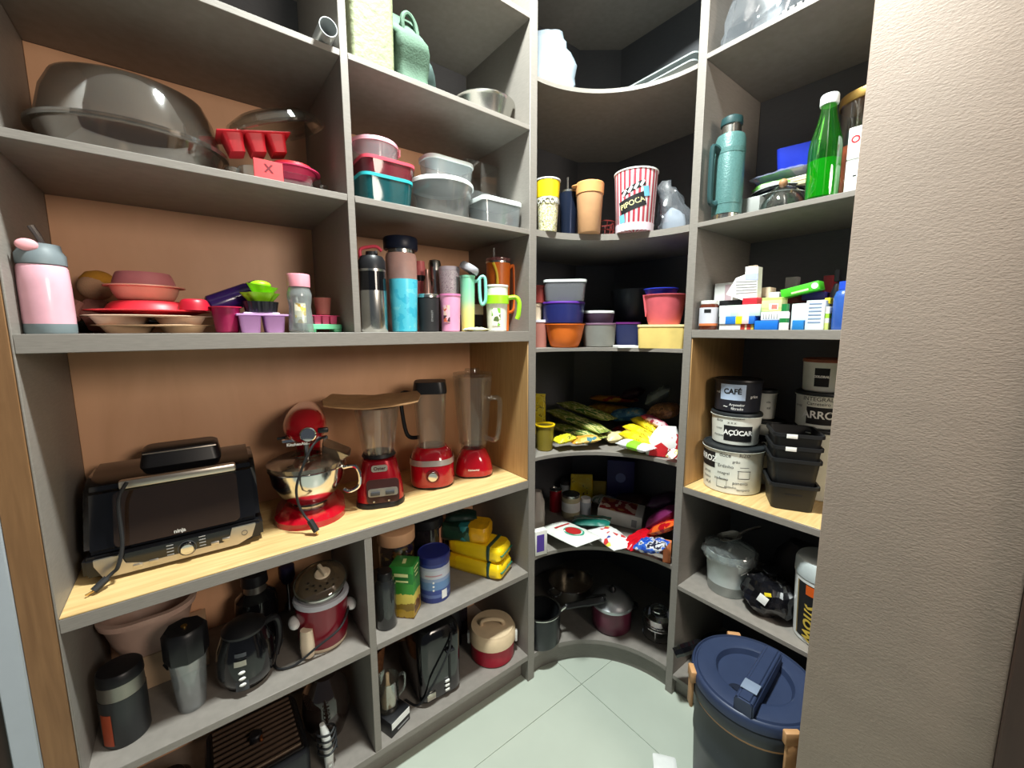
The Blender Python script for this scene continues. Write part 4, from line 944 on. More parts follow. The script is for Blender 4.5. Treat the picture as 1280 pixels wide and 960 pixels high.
# hand blender hanging shape behind the cooker
a = at(362, 735, Y=.33)
t = thing('hand_blender', 'dark hand blender with a thin steel shaft standing behind the rice cooker', 'hand blender', (a.x, .36, z))
hh = zat(706, a.x, .36)-z
obj('shaft', lathe([(0, 0), (.018, 0), (.016, .02), (.006, .035), (.006, hh*.62), (0, hh*.62)], 16), STEEL, t)
obj('grip', lathe([(0, hh*.62), (.016, hh*.62), (.025, hh*.75), (.024, hh*.98), (.014, hh), (0, hh)], 20), mat('indigo_black', (32, 28, 56), .4), t)
# ================================================================ lower left: bottom shelf
z = ZS['S5'][1]+.0004
t = thing('contact_grill', 'black press grill with ridged top plate and a copper latch', 'grill', (at(345, 940, Y=.12).x-.045, .16, z), R(0))
obj('body', loft([(.245, .26, .03, 0), (.255, .27, .035, .02), (.255, .27, .035, .10), (.245, .26, .03, .112)]), BLACKP, t)
tp = obj('top_plate', tr(rbox(.225, .22, .008, .003), (0, 0, .1125)), mat('dark_iron', (40, 34, 32), .35, .5), t)
RIB = mat('pale_rib_metal', (140, 116, 100), .35, .7)  # ribs lighter than the plate below them
rm = None
for i in range(11):
    rr_ = obj('rib', rbox(.212, .007, .008, .0015) if rm is None else rm, RIB, tp, (0, -.098+i*.0196, .121)); rm = rm or rr_.data
lt = obj('latch', lathe([(0, .121), (.018, .121), (.018, .142), (.014, .146), (0, .146)], 20), BLACKP, t)
obj('latch_tip', tr(rbox(.008, .022, .012, .003), (.012, -.016, .13)), mat('copper_tip', (196, 120, 76), .3, .9), lt)
x, y, r = rnd(376, 438, 880, Y=.19)
t = thing('glass_jar', 'round dark glass globe standing behind the corded hand mixer', 'jar', (x, y, z))
hb = zat(918, x, y)-z; ht = min(zat(840, x, y)-z, .335)
obj('stand', lathe([(0, 0), (r*.6, 0), (r*.5, hb*.5), (r*.62, hb), (0, hb)]), mat('red_stand', (150, 16, 22), .3, coat=.4), t)
obj('globe', lathe([(0, hb+.004), (r*.6, hb+.004), (r*.93, hb+(ht-hb)*.3), (r, hb+(ht-hb)*.5), (r*.9, hb+(ht-hb)*.78), (r*.5, ht*.985), (0, ht)]), mat('smoky_dark_glass', (40, 30, 26), .05, coat=1.), t)
obj('ring', lathe([(r*.55, hb), (r*.68, hb), (r*.68, hb+.006), (r*.55, hb+.006), (r*.55, hb)]), GOLDM, t)
a = at(412, 945, Y=.03)
t = thing('hand_mixer', 'slim white hand mixer with its black cord wound round it', 'mixer', (a.x, .045, z))
h = zat(903, a.x, .045)-z
obj('body', loft([(.022, .03, .008, 0), (.026, .034, .010, h*.4, .001), (.024, .03, .010, h*.8, -.006), (.014, .018, .006, h, -.012)]), WHITE, t)
obj('tip', loft([(.016, .02, .005, .002, 0, -.012), (.016, .02, .005, .035, 0, -.014)]), CHROME, t)
cz = []
for k in range(50):
    a_ = k/50*2*PI*4; cz.append((.026*math.cos(a_)+.004*math.sin(k), .026*math.sin(a_), h*(.35+.55*k/50)))
obj('cord', tube(cz, .0032, 6, k=2), BLACKM, t)
t = thing('waffle_maker', 'dark closed sandwich maker at the bottom left corner', 'sandwich maker', (-1.19, .16, z), R(3))
obj('lower_half', loft([(.13, .21, .03, 0), (.14, .22, .035, .02), (.14, .22, .035, .045)]), BLACKM, t)
obj('upper_half', loft([(.14, .22, .035, .047), (.14, .22, .035, .07), (.11, .19, .035, .095)]), BLACKG, t)
obj('handle', tube([(-.03, -.1, .06), (-.03, -.135, .062), (.03, -.135, .062), (.03, -.1, .06)], .009), BLACKP, t)
# ================================================================ lower right column of the left unit, middle shelf
z = ZS['S4'][1]+.0004
x, y, r = rnd(468, 495, 760, Y=.07)
h = zat(722, x, y)-z
t = thing('oil_bottle', 'dark round glass bottle with black cap beside the partition', 'bottle', (x+.003, y, z), face(x, y))
obj('body', lathe([(0, 0), (r*.95, 0), (r, .004), (r, h*.88), (r*.75, h), (0, h)]), mat('dark_bottle_glass', (40, 42, 42), .12, coat=.6), t)
obj('cap', lathe([(0, h), (r*.72, h), (r*.72, h*1.12), (r*.66, h*1.14), (0, h*1.14)]), BLACKP, t)
x, y, r = rnd(472, 519, 690, Y=.2)
h = zat(683, x, y-r)-z; h2 = zat(668, x, y-r)-z
t = thing('glass_jar', 'tall glass jar of biscuits with a peach screw lid', 'jar', (x, y, z), face(x, y))
obj('body', lathe([(0, 0), (r*.9, 0), (r*.96, .006), (r*.96, h*.9), (r*.88, h), (r*.84, h), (r*.92, h*.88), (r*.92, .008), (0, .006)]), CLEAR, t)
obj('contents', crumple(lathe([(0, .008), (r*.88, .009), (r*.88, h*.8), (0, h*.84)]), .002, 60), printed('biscuit_mix', [(0, (60, 34, 24)), (.35, (150, 96, 50)), (.55, (214, 168, 90)), (.75, (90, 50, 30))], 60), t)
obj('lid', lathe([(0, h), (r*1.0, h), (r*1.02, h+.003), (r*1.02, h2-.002), (r*.98, h2), (0, h2)]), mat('peach_lid', (222, 170, 130), .45), t)
p0 = at(516, 777, Z=z)
wB, dB = .062, .092
t = thing('tea_box', 'green and yellow carton standing at an angle on the shelf edge', 'box', (p0.x+.004, p0.y+.062, z), R(45))
h = zat(712, p0.x, p0.y)-z
obj('carton', rbox(wB*1.12, dB*.9, h, .0015), bands('tea_carton', [(0, (120, 84, 30)), (.08, (206, 168, 50)), (.22, (150, 120, 40)), (.34, (226, 206, 90)), (.52, (60, 140, 48)), (.74, (34, 112, 44)), (.92, (50, 140, 56))], 2, wob=.12, ws=5), t)
PGP = mat('pale_green_print', (226, 232, 160), .5)
for k in range(3): obj('print_line', tr(rbox(.04-.008*k, .0006, .005, .0002), (0, -dB*.45-.0006, h*(.92-.08*k))), PGP, t)
for k in range(2): obj('print_line', tr(rbox(.0006, .05, .012-.006*k, .0002), (-wB*.56-.0006, 0, h*(.8-.1*k))), PGP, t)
obj('print_line', tr(rbox(.03, .012, .0006, .0002), (0, 0, h+.0003), (0, 0, .2)), PGP, t)
obj('picture', tr(slab([(-.026, .016), (.024, .016), (.026, .05), (.008, .064), (-.01, .054), (-.024, .04)], .0006), (0, -dB*.45-.0008, 0)), printed('cup_picture', [(0, (80, 46, 20)), (.4, (196, 150, 60)), (.7, (110, 70, 30))], 60), t)
x, y, r = rnd(523, 563, 728, Y=.115)
h = zat(705, x, y-r)-z; h2 = zat(697, x, y-r)-z
t = thing('milk_powder_can', 'blue and white can with a dark blue plastic lid', 'can', (x, y, z), face(x, y))
obj('body', lathe([(0, 0), (r*.97, 0), (r*.98, .002), (r*.98, h), (0, h)]), bands('blue_can', [(0, (52, 66, 140)), (.14, (104, 126, 186)), (.22, (64, 84, 160)), (.34, (110, 150, 200)), (.55, (150, 170, 206)), (.64, (206, 210, 222)), (.84, (190, 196, 214)), (.92, (52, 66, 140))], 2, wob=.02), t)
obj('lid', lathe([(0, h), (r*1.0, h), (r*1.02, h+.003), (r*1.02, h2), (r*.96, h2+.003), (r*.92, h2), (0, h2)]), mat('deep_blue_lid', (36, 44, 120), .4), t)
obj('label_square', patch(r*.98, r*.98, .012, .045, .45, .85), PAPERW, t)
for k in range(3): obj('print_mark', sphere(.004, 10, (1, .3, 1), (-.004, -r*.985, h*(.34+.1*k))), PAPERW, t)
obj('print_line', patch(r*.98, r*.98, h*.70, h*.73, -.6, .5), mat('rose_print', (200, 150, 160), .5), t)
x, y, r = rnd(512, 553, 668, Y=.29)
h = zat(662, x, y-r)-z; h2 = zat(650, x, y-r)-z
t = thing('storage_jar', 'large dark smoked jar with black lid behind the blue can', 'jar', (x, y, z))
obj('body', lathe([(0, 0), (r*.92, 0), (r*.96, .006), (r*.96, h), (0, h)]), mat('smoked_jar', (34, 30, 34), .12, coat=.6), t)
obj('lid', lathe([(0, h), (r*1.0, h), (r*1.06, h+.004), (r*1.06, h2-.004), (r*.9, h2), (0, h2)]), BLACKP, t)
obj('label_strip', patch(r*.96, r*.96, h*.3, h*.95, .5, 1.0), mat('salmon_label', (200, 140, 110), .5), t)
x, y, r = rnd(556, 570, 670, Y=.36)
t = thing('small_jar', 'small clear jar of nuts in the back corner of the shelf', 'jar', (x, .36, z))
obj('body', lathe([(0, 0), (.032, 0), (.034, .004), (.034, .13), (.028, .14), (.026, .14), (.031, .128), (.031, .006), (0, .005)]), CLEAR, t); obj('contents', lathe([(0, .006), (.03, .006), (.03, .11), (0, .112)], 20), printed('nuts', [(0, (120, 70, 40)), (.5, (170, 110, 60)), (.8, (90, 50, 30))], 90), t); obj('lid', lathe([(0, .14), (.033, .14), (.033, .158), (0, .158)], 24), mat('peach_lid', (222, 170, 130)), t)
# yellow packets, two stacked, one dark green above
YEL = printed('yellow_pack', [(0, (236, 190, 20)), (.42, (244, 206, 24)), (.70, (222, 160, 20)), (.76, (244, 206, 30))], 7, 'noise', .3)
YDARK = printed('dark_green_pack', [(0, (22, 46, 34)), (.45, (30, 60, 44)), (.6, (60, 100, 80)), (.68, (26, 50, 38))], 12, 'noise', .35)
def brick(L_, W, T, seed, amp=.004):
    bm = loft([(L_*.93, W*.86, .02, 0), (L_, W, .022, T*.2), (L_*1.0, W, .024, T*.75), (L_*.94, W*.86, .02, T)], n=4)
    bmesh.ops.subdivide_edges(bm, edges=bm.edges[:], cuts=2, use_grid_fill=True)
    return crumple(bm, amp, 28, seed)
def strap(t, L_, W, T, x_):
    obj('seal_band', tr(loft([(.014, W*.90, .004, 0), (.014, W*1.0, .004, T*.2), (.014, W*1.0, .004, T*.78), (.014, W*.9, .004, T*1.04)]), (x_, 0, 0)), mat('dark_band', (40, 70, 60), .4), t)
cx, cy = -.138, .155
for i in range(2):
    t = thing('coffee_packet', ['lower yellow vacuum packet with a dark seal band on the shelf', 'upper yellow vacuum packet with a dark seal band in the pile'][i], 'packet', (cx+.006*i, cy+.008*i, z+i*.066), R(-62))
    obj('bag', brick(.25, .12, .062, 3+i), YEL, t); strap(t, .24, .125, .062, .07)
    obj('end_flap', rbox(.016, .10, .004, .001), mat('teal_flap', (40, 110, 90), .4), t, (.122, 0, .029))
t = thing('coffee_packet', 'dark green and orange packet with a teal end on top of yellow packets', 'packet', (cx-.03, cy+.05, z+.132), R(-48))
obj('bag', brick(.20, .115, .06, 9), YDARK, t)
obj('front_wrap', tr(brick(.088, .122, .063, 2, .003), (.058, 0, -.001)), mat('orange_yellow_wrap', (224, 166, 24), .3, var=.2), t)
obj('teal_wrap', tr(brick(.05, .119, .062, 4, .003), (.0, 0, -.0005)), mat('teal_wrap', (44, 120, 120), .35), t)
solo('coffee_packet', 'small dark green packet with pale lettering at the top of the pile', 'packet', packet(.13, .085, .035, .07, .003, 5, sq=4), mat('bottle_green_pack', (18, 40, 32), .35), (cx-.04, cy+.075, z+.197), R(-30))
# ================================================================ bottom shelf, right column
z = ZS['S5'][1]+.0004
p0 = at(493, 915, Z=z)
t = thing('kitchen_scale_box', 'white and black carton lying at the partition under a glass jug', 'box', (-.572, .075, z), R(20))
obj('carton', rbox(.085, .10, .055, .0015), BLACKP, t)
obj('white_panel', tr(slab([(-.04, .028), (.04, .028), (.04, .052), (-.04, .052)], .0008), (0, -.0512, 0)), PAPERW, t)
obj('print_line', tr(rbox(.05, .0006, .006, .0002), (.01, -.0506, .008)), PRN, t)
t = thing('french_press', 'glass coffee press with a pale plunger standing on the carton', 'jug', (-.575, .085, z+.0555))
obj('jug', lathe([(0, 0), (.034, 0), (.038, .004), (.037, .10), (.040, .112), (.037, .112), (.034, .10), (.035, .006), (0, .004)]), CLEAR, t)
obj('plunger', crumple(lathe([(0, .008), (.024, .008), (.026, .03), (.016, .05), (.008, .09), (.006, .13), (0, .135)], 20), .004, 50, 2), mat('pale_linen', (214, 186, 150), .6), t)
obj('handle', tube([(.036, 0, .098), (.062, 0, .092), (.06, 0, .04), (.037, 0, .02)], .005), CLEAR, t)
a = at(480, 815, Y=.3)
solo('woven_basket', 'small brown woven basket at the back behind the coffee press', 'basket', flute(.05, .065, .12, 24, .03, None), mat('brown_wicker', (120, 76, 44), .8, var=.3, scale=80, bump=.6, bscale=120), (-.56, .33, z))
# toaster
t = thing('toaster', 'black two slot toaster with three white buttons and a lever', 'toaster', (-.375, .175, z), R(-4))
W, D, H = .17, .27, .19
hT = zat(787, -.39, .05)-z
obj('body', loft([(W*.94, D*.95, .03, .008), (W, D, .035, .02), (W, D, .035, hT*.82), (W*.92, D*.95, .04, hT*.96), (W*.8, D*.88, .04, hT)], n=6), BLACKG, t)
obj('foot_plate', rbox(W*.85, D*.85, .009, .003), BLACKP, t)
for s in (-1, 1): obj('slot', tr(rbox(.028, D*.62, .003, .001), (s*.032, .01, hT-.001)), mat('slot_brown', (110, 84, 66), .4, .6), t)
obj('lever_track', tr(rbox(.008, .004, hT*.6, .001), (.03, -D/2-.001, hT*.2)), INK, t)
obj('lever', tr(rbox(.034, .016, .012, .004), (.03, -D/2-.008, hT*.66)), BLACKP, t)
for k in range(3): obj('button', tr(rbox(.018, .006, .010, .003), (.018, -D/2-.003, .028+k*.018)), PAPERW, t)
obj('badge', tr(rbox(.034, .004, .026, .002), (-.045, -D/2-.002, .022)), SAT, t)
obj('power_cord', tube([(.04, -D/2+.0, hT*.9), (.02, -D/2-.016, hT*.7), (-.05, -D/2-.014, hT*.3), (-.09, -D/2+.02, .008), (-.12, -D/2+.07, .006)], .004), BLACKM, t)
t = thing('coffee_maker', 'black slim coffee machine with grey side panel behind the toaster', 'coffee maker', (-.225, .31, z), R(-10))
obj('tower', loft([(.11, .15, .02, 0), (.11, .15, .02, .18), (.10, .14, .02, .2)]), BLACKP, t)
obj('side_panel', rbox(.04, .006, .13, .002), DGREY, t, (-.01, -.079, .04)); obj('tank', rbox(.05, .05, .16, .006), mat('smoked_jar', (34, 30, 34)), t, (.075, .0, 0))
# thermal food pot
x, y, r = rnd(588, 643, 805, Y=.11)
h = zat(812, x, y-r)-z; h2 = zat(801, x, y-r)-z
t = thing('thermal_pot', 'crimson thermal food pot with a cream clip lid and handle', 'pot', (x, y, z), face(x, y))
obj('body', lathe([(0, 0), (r*.92, 0), (r*.97, .005), (r*.98, h), (0, h)]), mat('crimson_plastic', (160, 10, 40), .35), t)
l = obj('lid', lathe([(0, h), (r*1.0, h), (r*1.04, h+.003), (r*1.04, h2+.004), (r*.98, h2+.012), (r*.95, h2+.02), (r*.5, h2+.024), (0, h2+.024)]), mat('cream_lid', (216, 192, 158), .45), t)
obj('lid_handle', tube([(-r*.5, -.01, h2+.022), (-r*.42, -.012, h2+.042), (r*.0, -.012, h2+.05), (r*.42, -.012, h2+.042), (r*.5, -.01, h2+.022)], .008), MATS['cream_lid'], l)
for s in (-1, 1): obj('latch', rbox(.012, .02, .05, .004), WHITE, t, (s*(r*1.07), 0, h-.022))
# ================================================================ corner shelves
def ptq(u, v, q): d = ray(u, v); return CAM+d*(q/d.dot(FH))
def K(u0, u1, vt, q, zb, v=None):
    x, y, r = rnd(u0, u1, v or vt+15, q=q); return x, y, r, zat(vt, x, y)-zb
# ---- top shelf
z = ZC['C0'][1]+.0004
x, y, r, h = K(662, 719, 36, 1.80, z, 80)
bm = loft([(2*r*k_, .11*d_, .01, h*t_, ox, oy) for t_, k_, d_, ox, oy in ((0, 1, 1, 0, 0), (.15, 1.02, 1.05, 0, 0), (.4, .97, 1, -.004, .004), (.6, .9, .85, -.01, .01), (.8, .78, .6, -.018, .012), (.93, .6, .4, -.024, .016), (1, .42, .2, -.03, .02))], n=6)
bmesh.ops.subdivide_edges(bm, edges=bm.edges[:], cuts=1, use_grid_fill=True)
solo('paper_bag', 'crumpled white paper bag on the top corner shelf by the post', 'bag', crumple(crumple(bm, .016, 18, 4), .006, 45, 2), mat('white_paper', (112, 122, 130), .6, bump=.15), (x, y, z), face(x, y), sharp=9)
for i in range(2):
    t = thing('tray', ['lower white flat tray lying along the right of the top corner shelf', 'upper white flat tray lying along the right of the top corner shelf'][i], 'tray', (.56+.01*i, -.17, z+i*.029), 0, 'white trays on the top corner shelf')
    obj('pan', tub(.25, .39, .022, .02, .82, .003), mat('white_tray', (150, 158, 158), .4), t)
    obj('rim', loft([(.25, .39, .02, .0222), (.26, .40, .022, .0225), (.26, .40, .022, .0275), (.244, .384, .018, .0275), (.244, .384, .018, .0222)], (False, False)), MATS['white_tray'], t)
# ---- second shelf: cups
z = ZC['C1'][1]+.0004
POP = printed('popcorn_print', [(0, (240, 238, 214)), (.44, (232, 226, 150)), (.50, (60, 62, 40)), (.53, (244, 240, 220)), (.62, (236, 214, 60)), (.66, (70, 90, 160)), (.68, (240, 238, 214))], 90, 'noise', .4)
x, y, r, h = K(669, 700, 227, 1.66, z, 255)
t = thing('popcorn_cup', 'yellow popcorn cup with white lettering next to the post', 'cup', (x, y, z), face(x, y))
obj('body', lathe([(0, 0), (r*.74, 0), (r*.76, .003), (r*.98, h), (r*.95, h), (r*.73, .005), (0, .005)]), POP, t)
obj('rim', lathe([(r*.95, h-.003), (r*1.03, h-.003), (r*1.04, h+.002), (r*.96, h+.002), (r*.95, h-.003)]), PAPERW, t)
obj('yellow_band', patch(r*.90, r*.98, h*.66, h*.97, -1.6, 1.6, 20), mat('popcorn_yellow', (240, 208, 30), .4), t)
obj('lettering', textbm('POPCORN', h*.15, wrap=r*.95, ang=.05, z=h*.58, bold=.0012), INK, t)
obj('lettering', textbm('POPCORN', h*.15, wrap=r*.957, ang=.05, z=h*.58, bold=.0002), PAPERW, t)
x, y, r, h = K(699, 722, 240, 1.74, z, 265)
t = thing('mate_tumbler', 'navy steel tumbler with a metal straw beside the popcorn cup', 'cup', (x, y, z), face(x, y))
obj('body', lathe([(0, .008), (r*.84, .008), (r*.86, .012), (r, h-.008), (0, h-.008)]), mat('navy_steel', (44, 54, 78), .25, .6), t)
obj('base', lathe([(0, 0), (r*.78, 0), (r*.82, .0078), (0, .0078)]), STEEL, t)
obj('rim', lathe([(r*.9, h-.0078), (r*1.01, h-.0078), (r*1.0, h), (r*.9, h), (r*.9, h-.0078)]), STEEL, t)
obj('straw', tube([(-r*.1, 0, h*.5), (-r*.12, 0, h+.055)], .005, smooth=False), STEEL, t)
x, y, r, h = K(719, 755, 230, 1.685, z, 258)
t = thing('plastic_tumbler', 'peach orange tumbler with a flared lip between tumbler and popcorn bucket', 'cup', (x, y, z), face(x, y))
PEACH = mat('peach_plastic', (200, 152, 110), .4)
obj('body', lathe([(0, 0), (r*.74, 0), (r*.78, .004), (r*.92, h*.78), (0, h*.78)]), PEACH, t)
obj('collar', lathe([(0, h*.7805), (r*.96, h*.7805), (r*.98, h*.92), (r*1.0, h*.98), (r*.94, h), (0, h)]), mat('apricot_plastic', (236, 168, 104), .4), t)
obj('lip', tr(sphere(1, 14, (.02, .02, .006)), (-r*.92, -.006, h*.95)), MATS['apricot_plastic'], t)
x, y, r, h = K(762, 816, 220, 1.70, z, 255)
def stripes(name, a, b_, n):
    m, nt, b = newmat(name); L = nt.links.new
    tc = nt.nodes.new('ShaderNodeTexCoord'); g_ = nt.nodes.new('ShaderNodeTexGradient'); g_.gradient_type = 'RADIAL'; L(tc.outputs['Object'], g_.inputs[0])
    mu = nt.nodes.new('ShaderNodeMath'); mu.operation = 'MULTIPLY'; mu.inputs[1].default_value = n; L(g_.outputs['Fac'], mu.inputs[0])
    fr_ = nt.nodes.new('ShaderNodeMath'); fr_.operation = 'FRACT'; L(mu.outputs[0], fr_.inputs[0])
    r_ = ramp(nt, [(0, a), (.5, b_)]); L(fr_.outputs[0], r_.inputs['Fac']); L(r_.outputs['Color'], b.inputs['Base Color']); b.inputs['Roughness'].default_value = .4
    MATS[name] = m; return m
t = thing('popcorn_bucket', 'red and white striped popcorn bucket with a black film clapper print', 'bucket', (x, y-.02, z), face(x, y))
obj('body', lathe([(0, 0), (r*.84, 0), (r*.86, .003), (r*.99, h), (r*.96, h), (r*.84, .005), (0, .005)], 48), stripes('red_white_stripes', (196, 70, 84), (238, 228, 232), 26), t)
obj('rim', lathe([(r*.96, h-.004), (r*1.02, h-.004), (r*1.02, h+.001), (r*.96, h+.001), (r*.96, h-.004)]), PAPERW, t)
obj('base_band', lathe([(r*.84, .001), (r*.87, .001), (r*.89, h*.13), (r*.86, h*.13), (r*.84, .001)]), mat('pinkish_white', (232, 216, 226), .5), t)
def board(cx_, cz_, w2, h2, tl_, rr):
    bm = bmesh.new(); n = 12; g_ = []
    for s in (-1, 1):
        row = []
        for i in range(n+1):
            a_, b_ = -w2+2*w2*i/n, s*h2
            X_, Z_ = cx_+a_*math.cos(tl_)-b_*math.sin(tl_), cz_+a_*math.sin(tl_)+b_*math.cos(tl_)
            R_ = rr(Z_)+.0009; th = X_/R_; row.append(bm.verts.new((R_*math.sin(th), -R_*math.cos(th), Z_)))
        g_.append(row)
    for i in range(n): bm.faces.new((g_[0][i], g_[0][i+1], g_[1][i+1], g_[1][i]))
    return bm
rr = lambda Z_: r*(.86+.13*Z_/h)
cb = obj('clapper_print', join(board(-r*.15, h*.44, r*.62, h*.11, R(18), rr), board(-r*.12, h*.68, r*.58, h*.045, R(24), rr)), INK, t)
obj('clapper_bars', join(*[board(-r*.12+(i-1.5)*r*.27, h*.68+(i-1.5)*r*.27*.44, r*.06, h*.055, R(-30), lambda Z_: rr(Z_)+.0006) for i in range(4)]), PAPERW, cb)
obj('lettering', tr(textbm('PIPOCA', h*.125, wrap=rr(h*.44)+.0016, ang=-.16, z=h*.44, tilt=R(18), bold=.0004), (0, 0, 0)), mat('pale_gold_print', (214, 206, 150), .5), cb)
obj('film_reel', board(r*.5, h*.62, r*.14, h*.08, R(10), lambda Z_: rr(Z_)+.0008), mat('sky_blue_print', (110, 180, 206), .5), t)
obj('film_reel', board(-r*.62, h*.2, r*.14, h*.07, R(10), rr), MATS['sky_blue_print'], t)
a = ptq(757, 275, 1.80)
solo('wire_basket', 'small red and black wire basket peeking out behind the popcorn bucket', 'basket', join(*[tube([(math.cos(k)*.04, math.sin(k)*.04, 0), (math.cos(k)*.048, math.sin(k)*.048, .075)], .0018, 5, False) for k in [i*PI/6 for i in range(12)]]+[lathe([(.046, zz), (.05, zz), (.05, zz+.004), (.046, zz+.004), (.046, zz)], 24) for zz in (.0, .036, .072)]), mat('dark_red_wire', (120, 40, 36), .4), (a.x+.01, a.y+.02, z))
x, y, r, h = K(824, 864, 240, 1.74, z, 262)
bm = loft([(2*r*k_, .10*d_, .015, h*1.3*t_, ox, 0) for t_, k_, d_, ox in ((0, .95, 1, 0), (.25, 1.05, 1.1, 0), (.5, .85, .9, -.012), (.75, .55, .5, -.03), (1, .3, .15, -.042))], n=5)
bmesh.ops.subdivide_edges(bm, edges=bm.edges[:], cuts=1, use_grid_fill=True)
t = thing('plastic_bag', 'clear plastic bag of small things at the right end of the cup shelf', 'bag', (x, y, z), face(x, y))
obj('film', crumple(crumple(bm, .022, 22, 8), .008, 50, 3), glass('bag_film', (240, 242, 246), 1., .12, .3, (206, 212, 220), .10), t, sharp=9)
obj('contents', crumple(loft([(r*1.4, .06, .01, .004), (r*1.45, .065, .012, h*.25), (r*1.2, .06, .012, h*.45), (r*.6, .03, .01, h*.6)]), .014, 34, 5), mat('pale_grey_content', (176, 184, 192), .5), t)
obj('red_sheet', rbox(r*1.5, .05, .0016, .0004), RED, t, (-.01, -.015, .0))

# ---- third shelf: plastic food boxes
z = ZC['C2'][1]+.0004
def fbq(label, u0, u1, vt, vb, q, zb, lidm, bodym, **kw):
    x, y, _ = rnd(u0, u1, (vt+vb)/2, q=q)
    return foodbox('food_container', label, 'container', u0, u1, vt, vb, None, zb, lidm, bodym, q=q, rz=face(x, y), **kw)
LP = mat('lilac_white_lid', (222, 216, 226), .4)
a1 = fbq('dusty pink container with a pale lid at the bottom by the post', 664, 684, 400, 436, 1.75, z, LP, mat('dusty_pink_tub', (172, 112, 100), .4), rad=.02, lidh=.01)
a2 = fbq('cream container in the middle of the stack by the post', 664, 677, 379, 400, 1.75, z+a1['h']+.001, CREAM, CREAM, rad=.02)
fbq('brick red container on top of the stack by the post', 664, 682, 357, 378, 1.75, z+a1['h']+a2['h']+.002, mat('brick_red', (150, 60, 54), .4), mat('brick_red', (150, 60, 54)), rad=.02)
x, y, r, h = K(681, 731, 405, 1.73, z, 418)
solo('mixing_bowl', 'bright orange plastic bowl at the front of the corner shelf', 'bowl', bowl(r*.62, r*.97, h-.003, .0025, 8, .004, 1.35), ORANGE, (x, y, z))
a1 = fbq('navy round tub with a magenta rimmed lid on the orange bowl', 677, 731, 378, 403, 1.75, z+h+.001, mat('violet_lid', (92, 46, 150), .4), NAVY, rndd=True, lidh=.008)
fbq('clear square container with a white lid on top of the navy tub', 680, 732, 352, 377, 1.76, z+h+a1['h']+.002, LIDW, glass('clear_tub', (232, 236, 238), .8, .12, .14, (170, 170, 176), .3), rad=.02, lidh=.010)
a1 = fbq('grey translucent tub under a dark lid beside the orange bowl', 727, 770, 404, 434, 1.78, z, mat('mauve_lid', (112, 84, 104), .4), mat('grey_tub', (128, 128, 122), .4), rndd=True, lidh=.008)
fbq('shallow grey tub with a whitish lid stacked on the grey translucent tub', 727, 768, 389, 404, 1.80, z+a1['h']+.001, LIDW, mat('plum_tub', (76, 60, 80), .4), rndd=True, lidh=.010)
a1 = fbq('navy box with a purple lid behind the cream yellow box', 769, 800, 403, 432, 1.86, z, mat('purple_lid', (104, 40, 110), .4), mat('dark_navy_tub', (40, 46, 84), .4), rad=.015, lidh=.008)
x, y, r, h = K(763, 822, 364, 1.98, z+a1['h'], 385)
solo('mixing_bowl', 'large dark grey bowl standing at the back of the corner shelf', 'bowl', bowl(r*.66, r, h, .003, 8, .002, 1.25), mat('dark_grey_bowl', (40, 46, 52), .4), (x, y, z+a1['h']+.001))
YC = mat('butter_yellow_plastic', (232, 204, 122), .42)
x, y, r, h0 = K(797, 856, 405, 1.66, z, 420)
a1 = fbq('butter yellow box with its lid at the right front corner', 797, 856, 406, 438, 1.66, z, mat('pale_butter_lid', (236, 218, 160), .4), YC, depth=.13, rad=.012, lidh=.008, taper=.94)
solo('container_cover', 'loose white plastic cover lying flat beside the butter yellow box', 'cover', lidsec(.09, .09, .008, .015), WHITE, (ptq(783, 431, 1.70).x, ptq(783, 431, 1.70).y, z+.004), R(-35))
x, y, r, h = K(804, 858, 370, 1.68, z+a1['h'], 388)
t = thing('mixing_bowl', 'salmon pink pouring bowl on the butter yellow box', 'bowl', (x, y, z+a1['h']+.001), face(x, y))
SAL = mat('salmon_plastic', (214, 98, 108), .42)
obj('body', bowl(r*.72, r*.98, h, .0025, 8, .004, 1.2), SAL, t)
obj('spout', tr(loft([(.004, .02, .002, 0), (.03, .03, .006, h*.75)]), (-r*.86, -.01, h*.28)), SAL, t)
x, y, r, h2 = K(803, 850, 362, 1.70, z+a1['h']+h, 366)
solo('mixing_bowl', 'cobalt blue shallow bowl nested in the salmon pink bowl', 'bowl', bowl(r*.5, r*.9, .035, .002, 6, .003), mat('cobalt_blue', (40, 60, 190), .4), (x, y, z+a1['h']+h-.008), face(x, y))

# ---- packets
def pk(name, label, u0, v0, q0, u1, v1, q1, W, T, m, zmin, seed=0, cat='packet', roll=0., sq=2.6, crimp=.07, cr=.004, group=None, mk=None):
    P0, P1 = ptq(u0, v0, q0), ptq(u1, v1, q1)
    P0.z = max(P0.z, zmin+T/2+.001); P1.z = max(P1.z, zmin+T/2+.001)
    d = P1-P0; c = (P0+P1)/2; L_ = d.length
    yaw = math.atan2(d.y, d.x); pit = -math.asin(d.z/L_)
    bm = tr((mk or packet)(L_, W, T, crimp, cr, seed, sq=sq) if mk is None else mk(L_, W, T), (0, 0, -T/2))
    return solo(name, label, cat, bm, m, c, rot=(roll, pit, yaw), group=group)
def standp(name, label, u0, u1, vt, q, zb, m, seed):
    x, y, r, h = K(u0, u1, vt, q, zb)
    bm = loft([(1.9*r, .045, .008, 0), (2*r, .05, .01, h*.15), (2*r, .05, .01, h*.7), (1.95*r, .02, .005, h*.9), (1.9*r, .006, .002, h)], n=4)
    return solo(name, label, 'packet', crumple(bm, .004, 30, seed), m, (x, y, zb+.0006), face(x, y))
z = ZC['C3'][1]
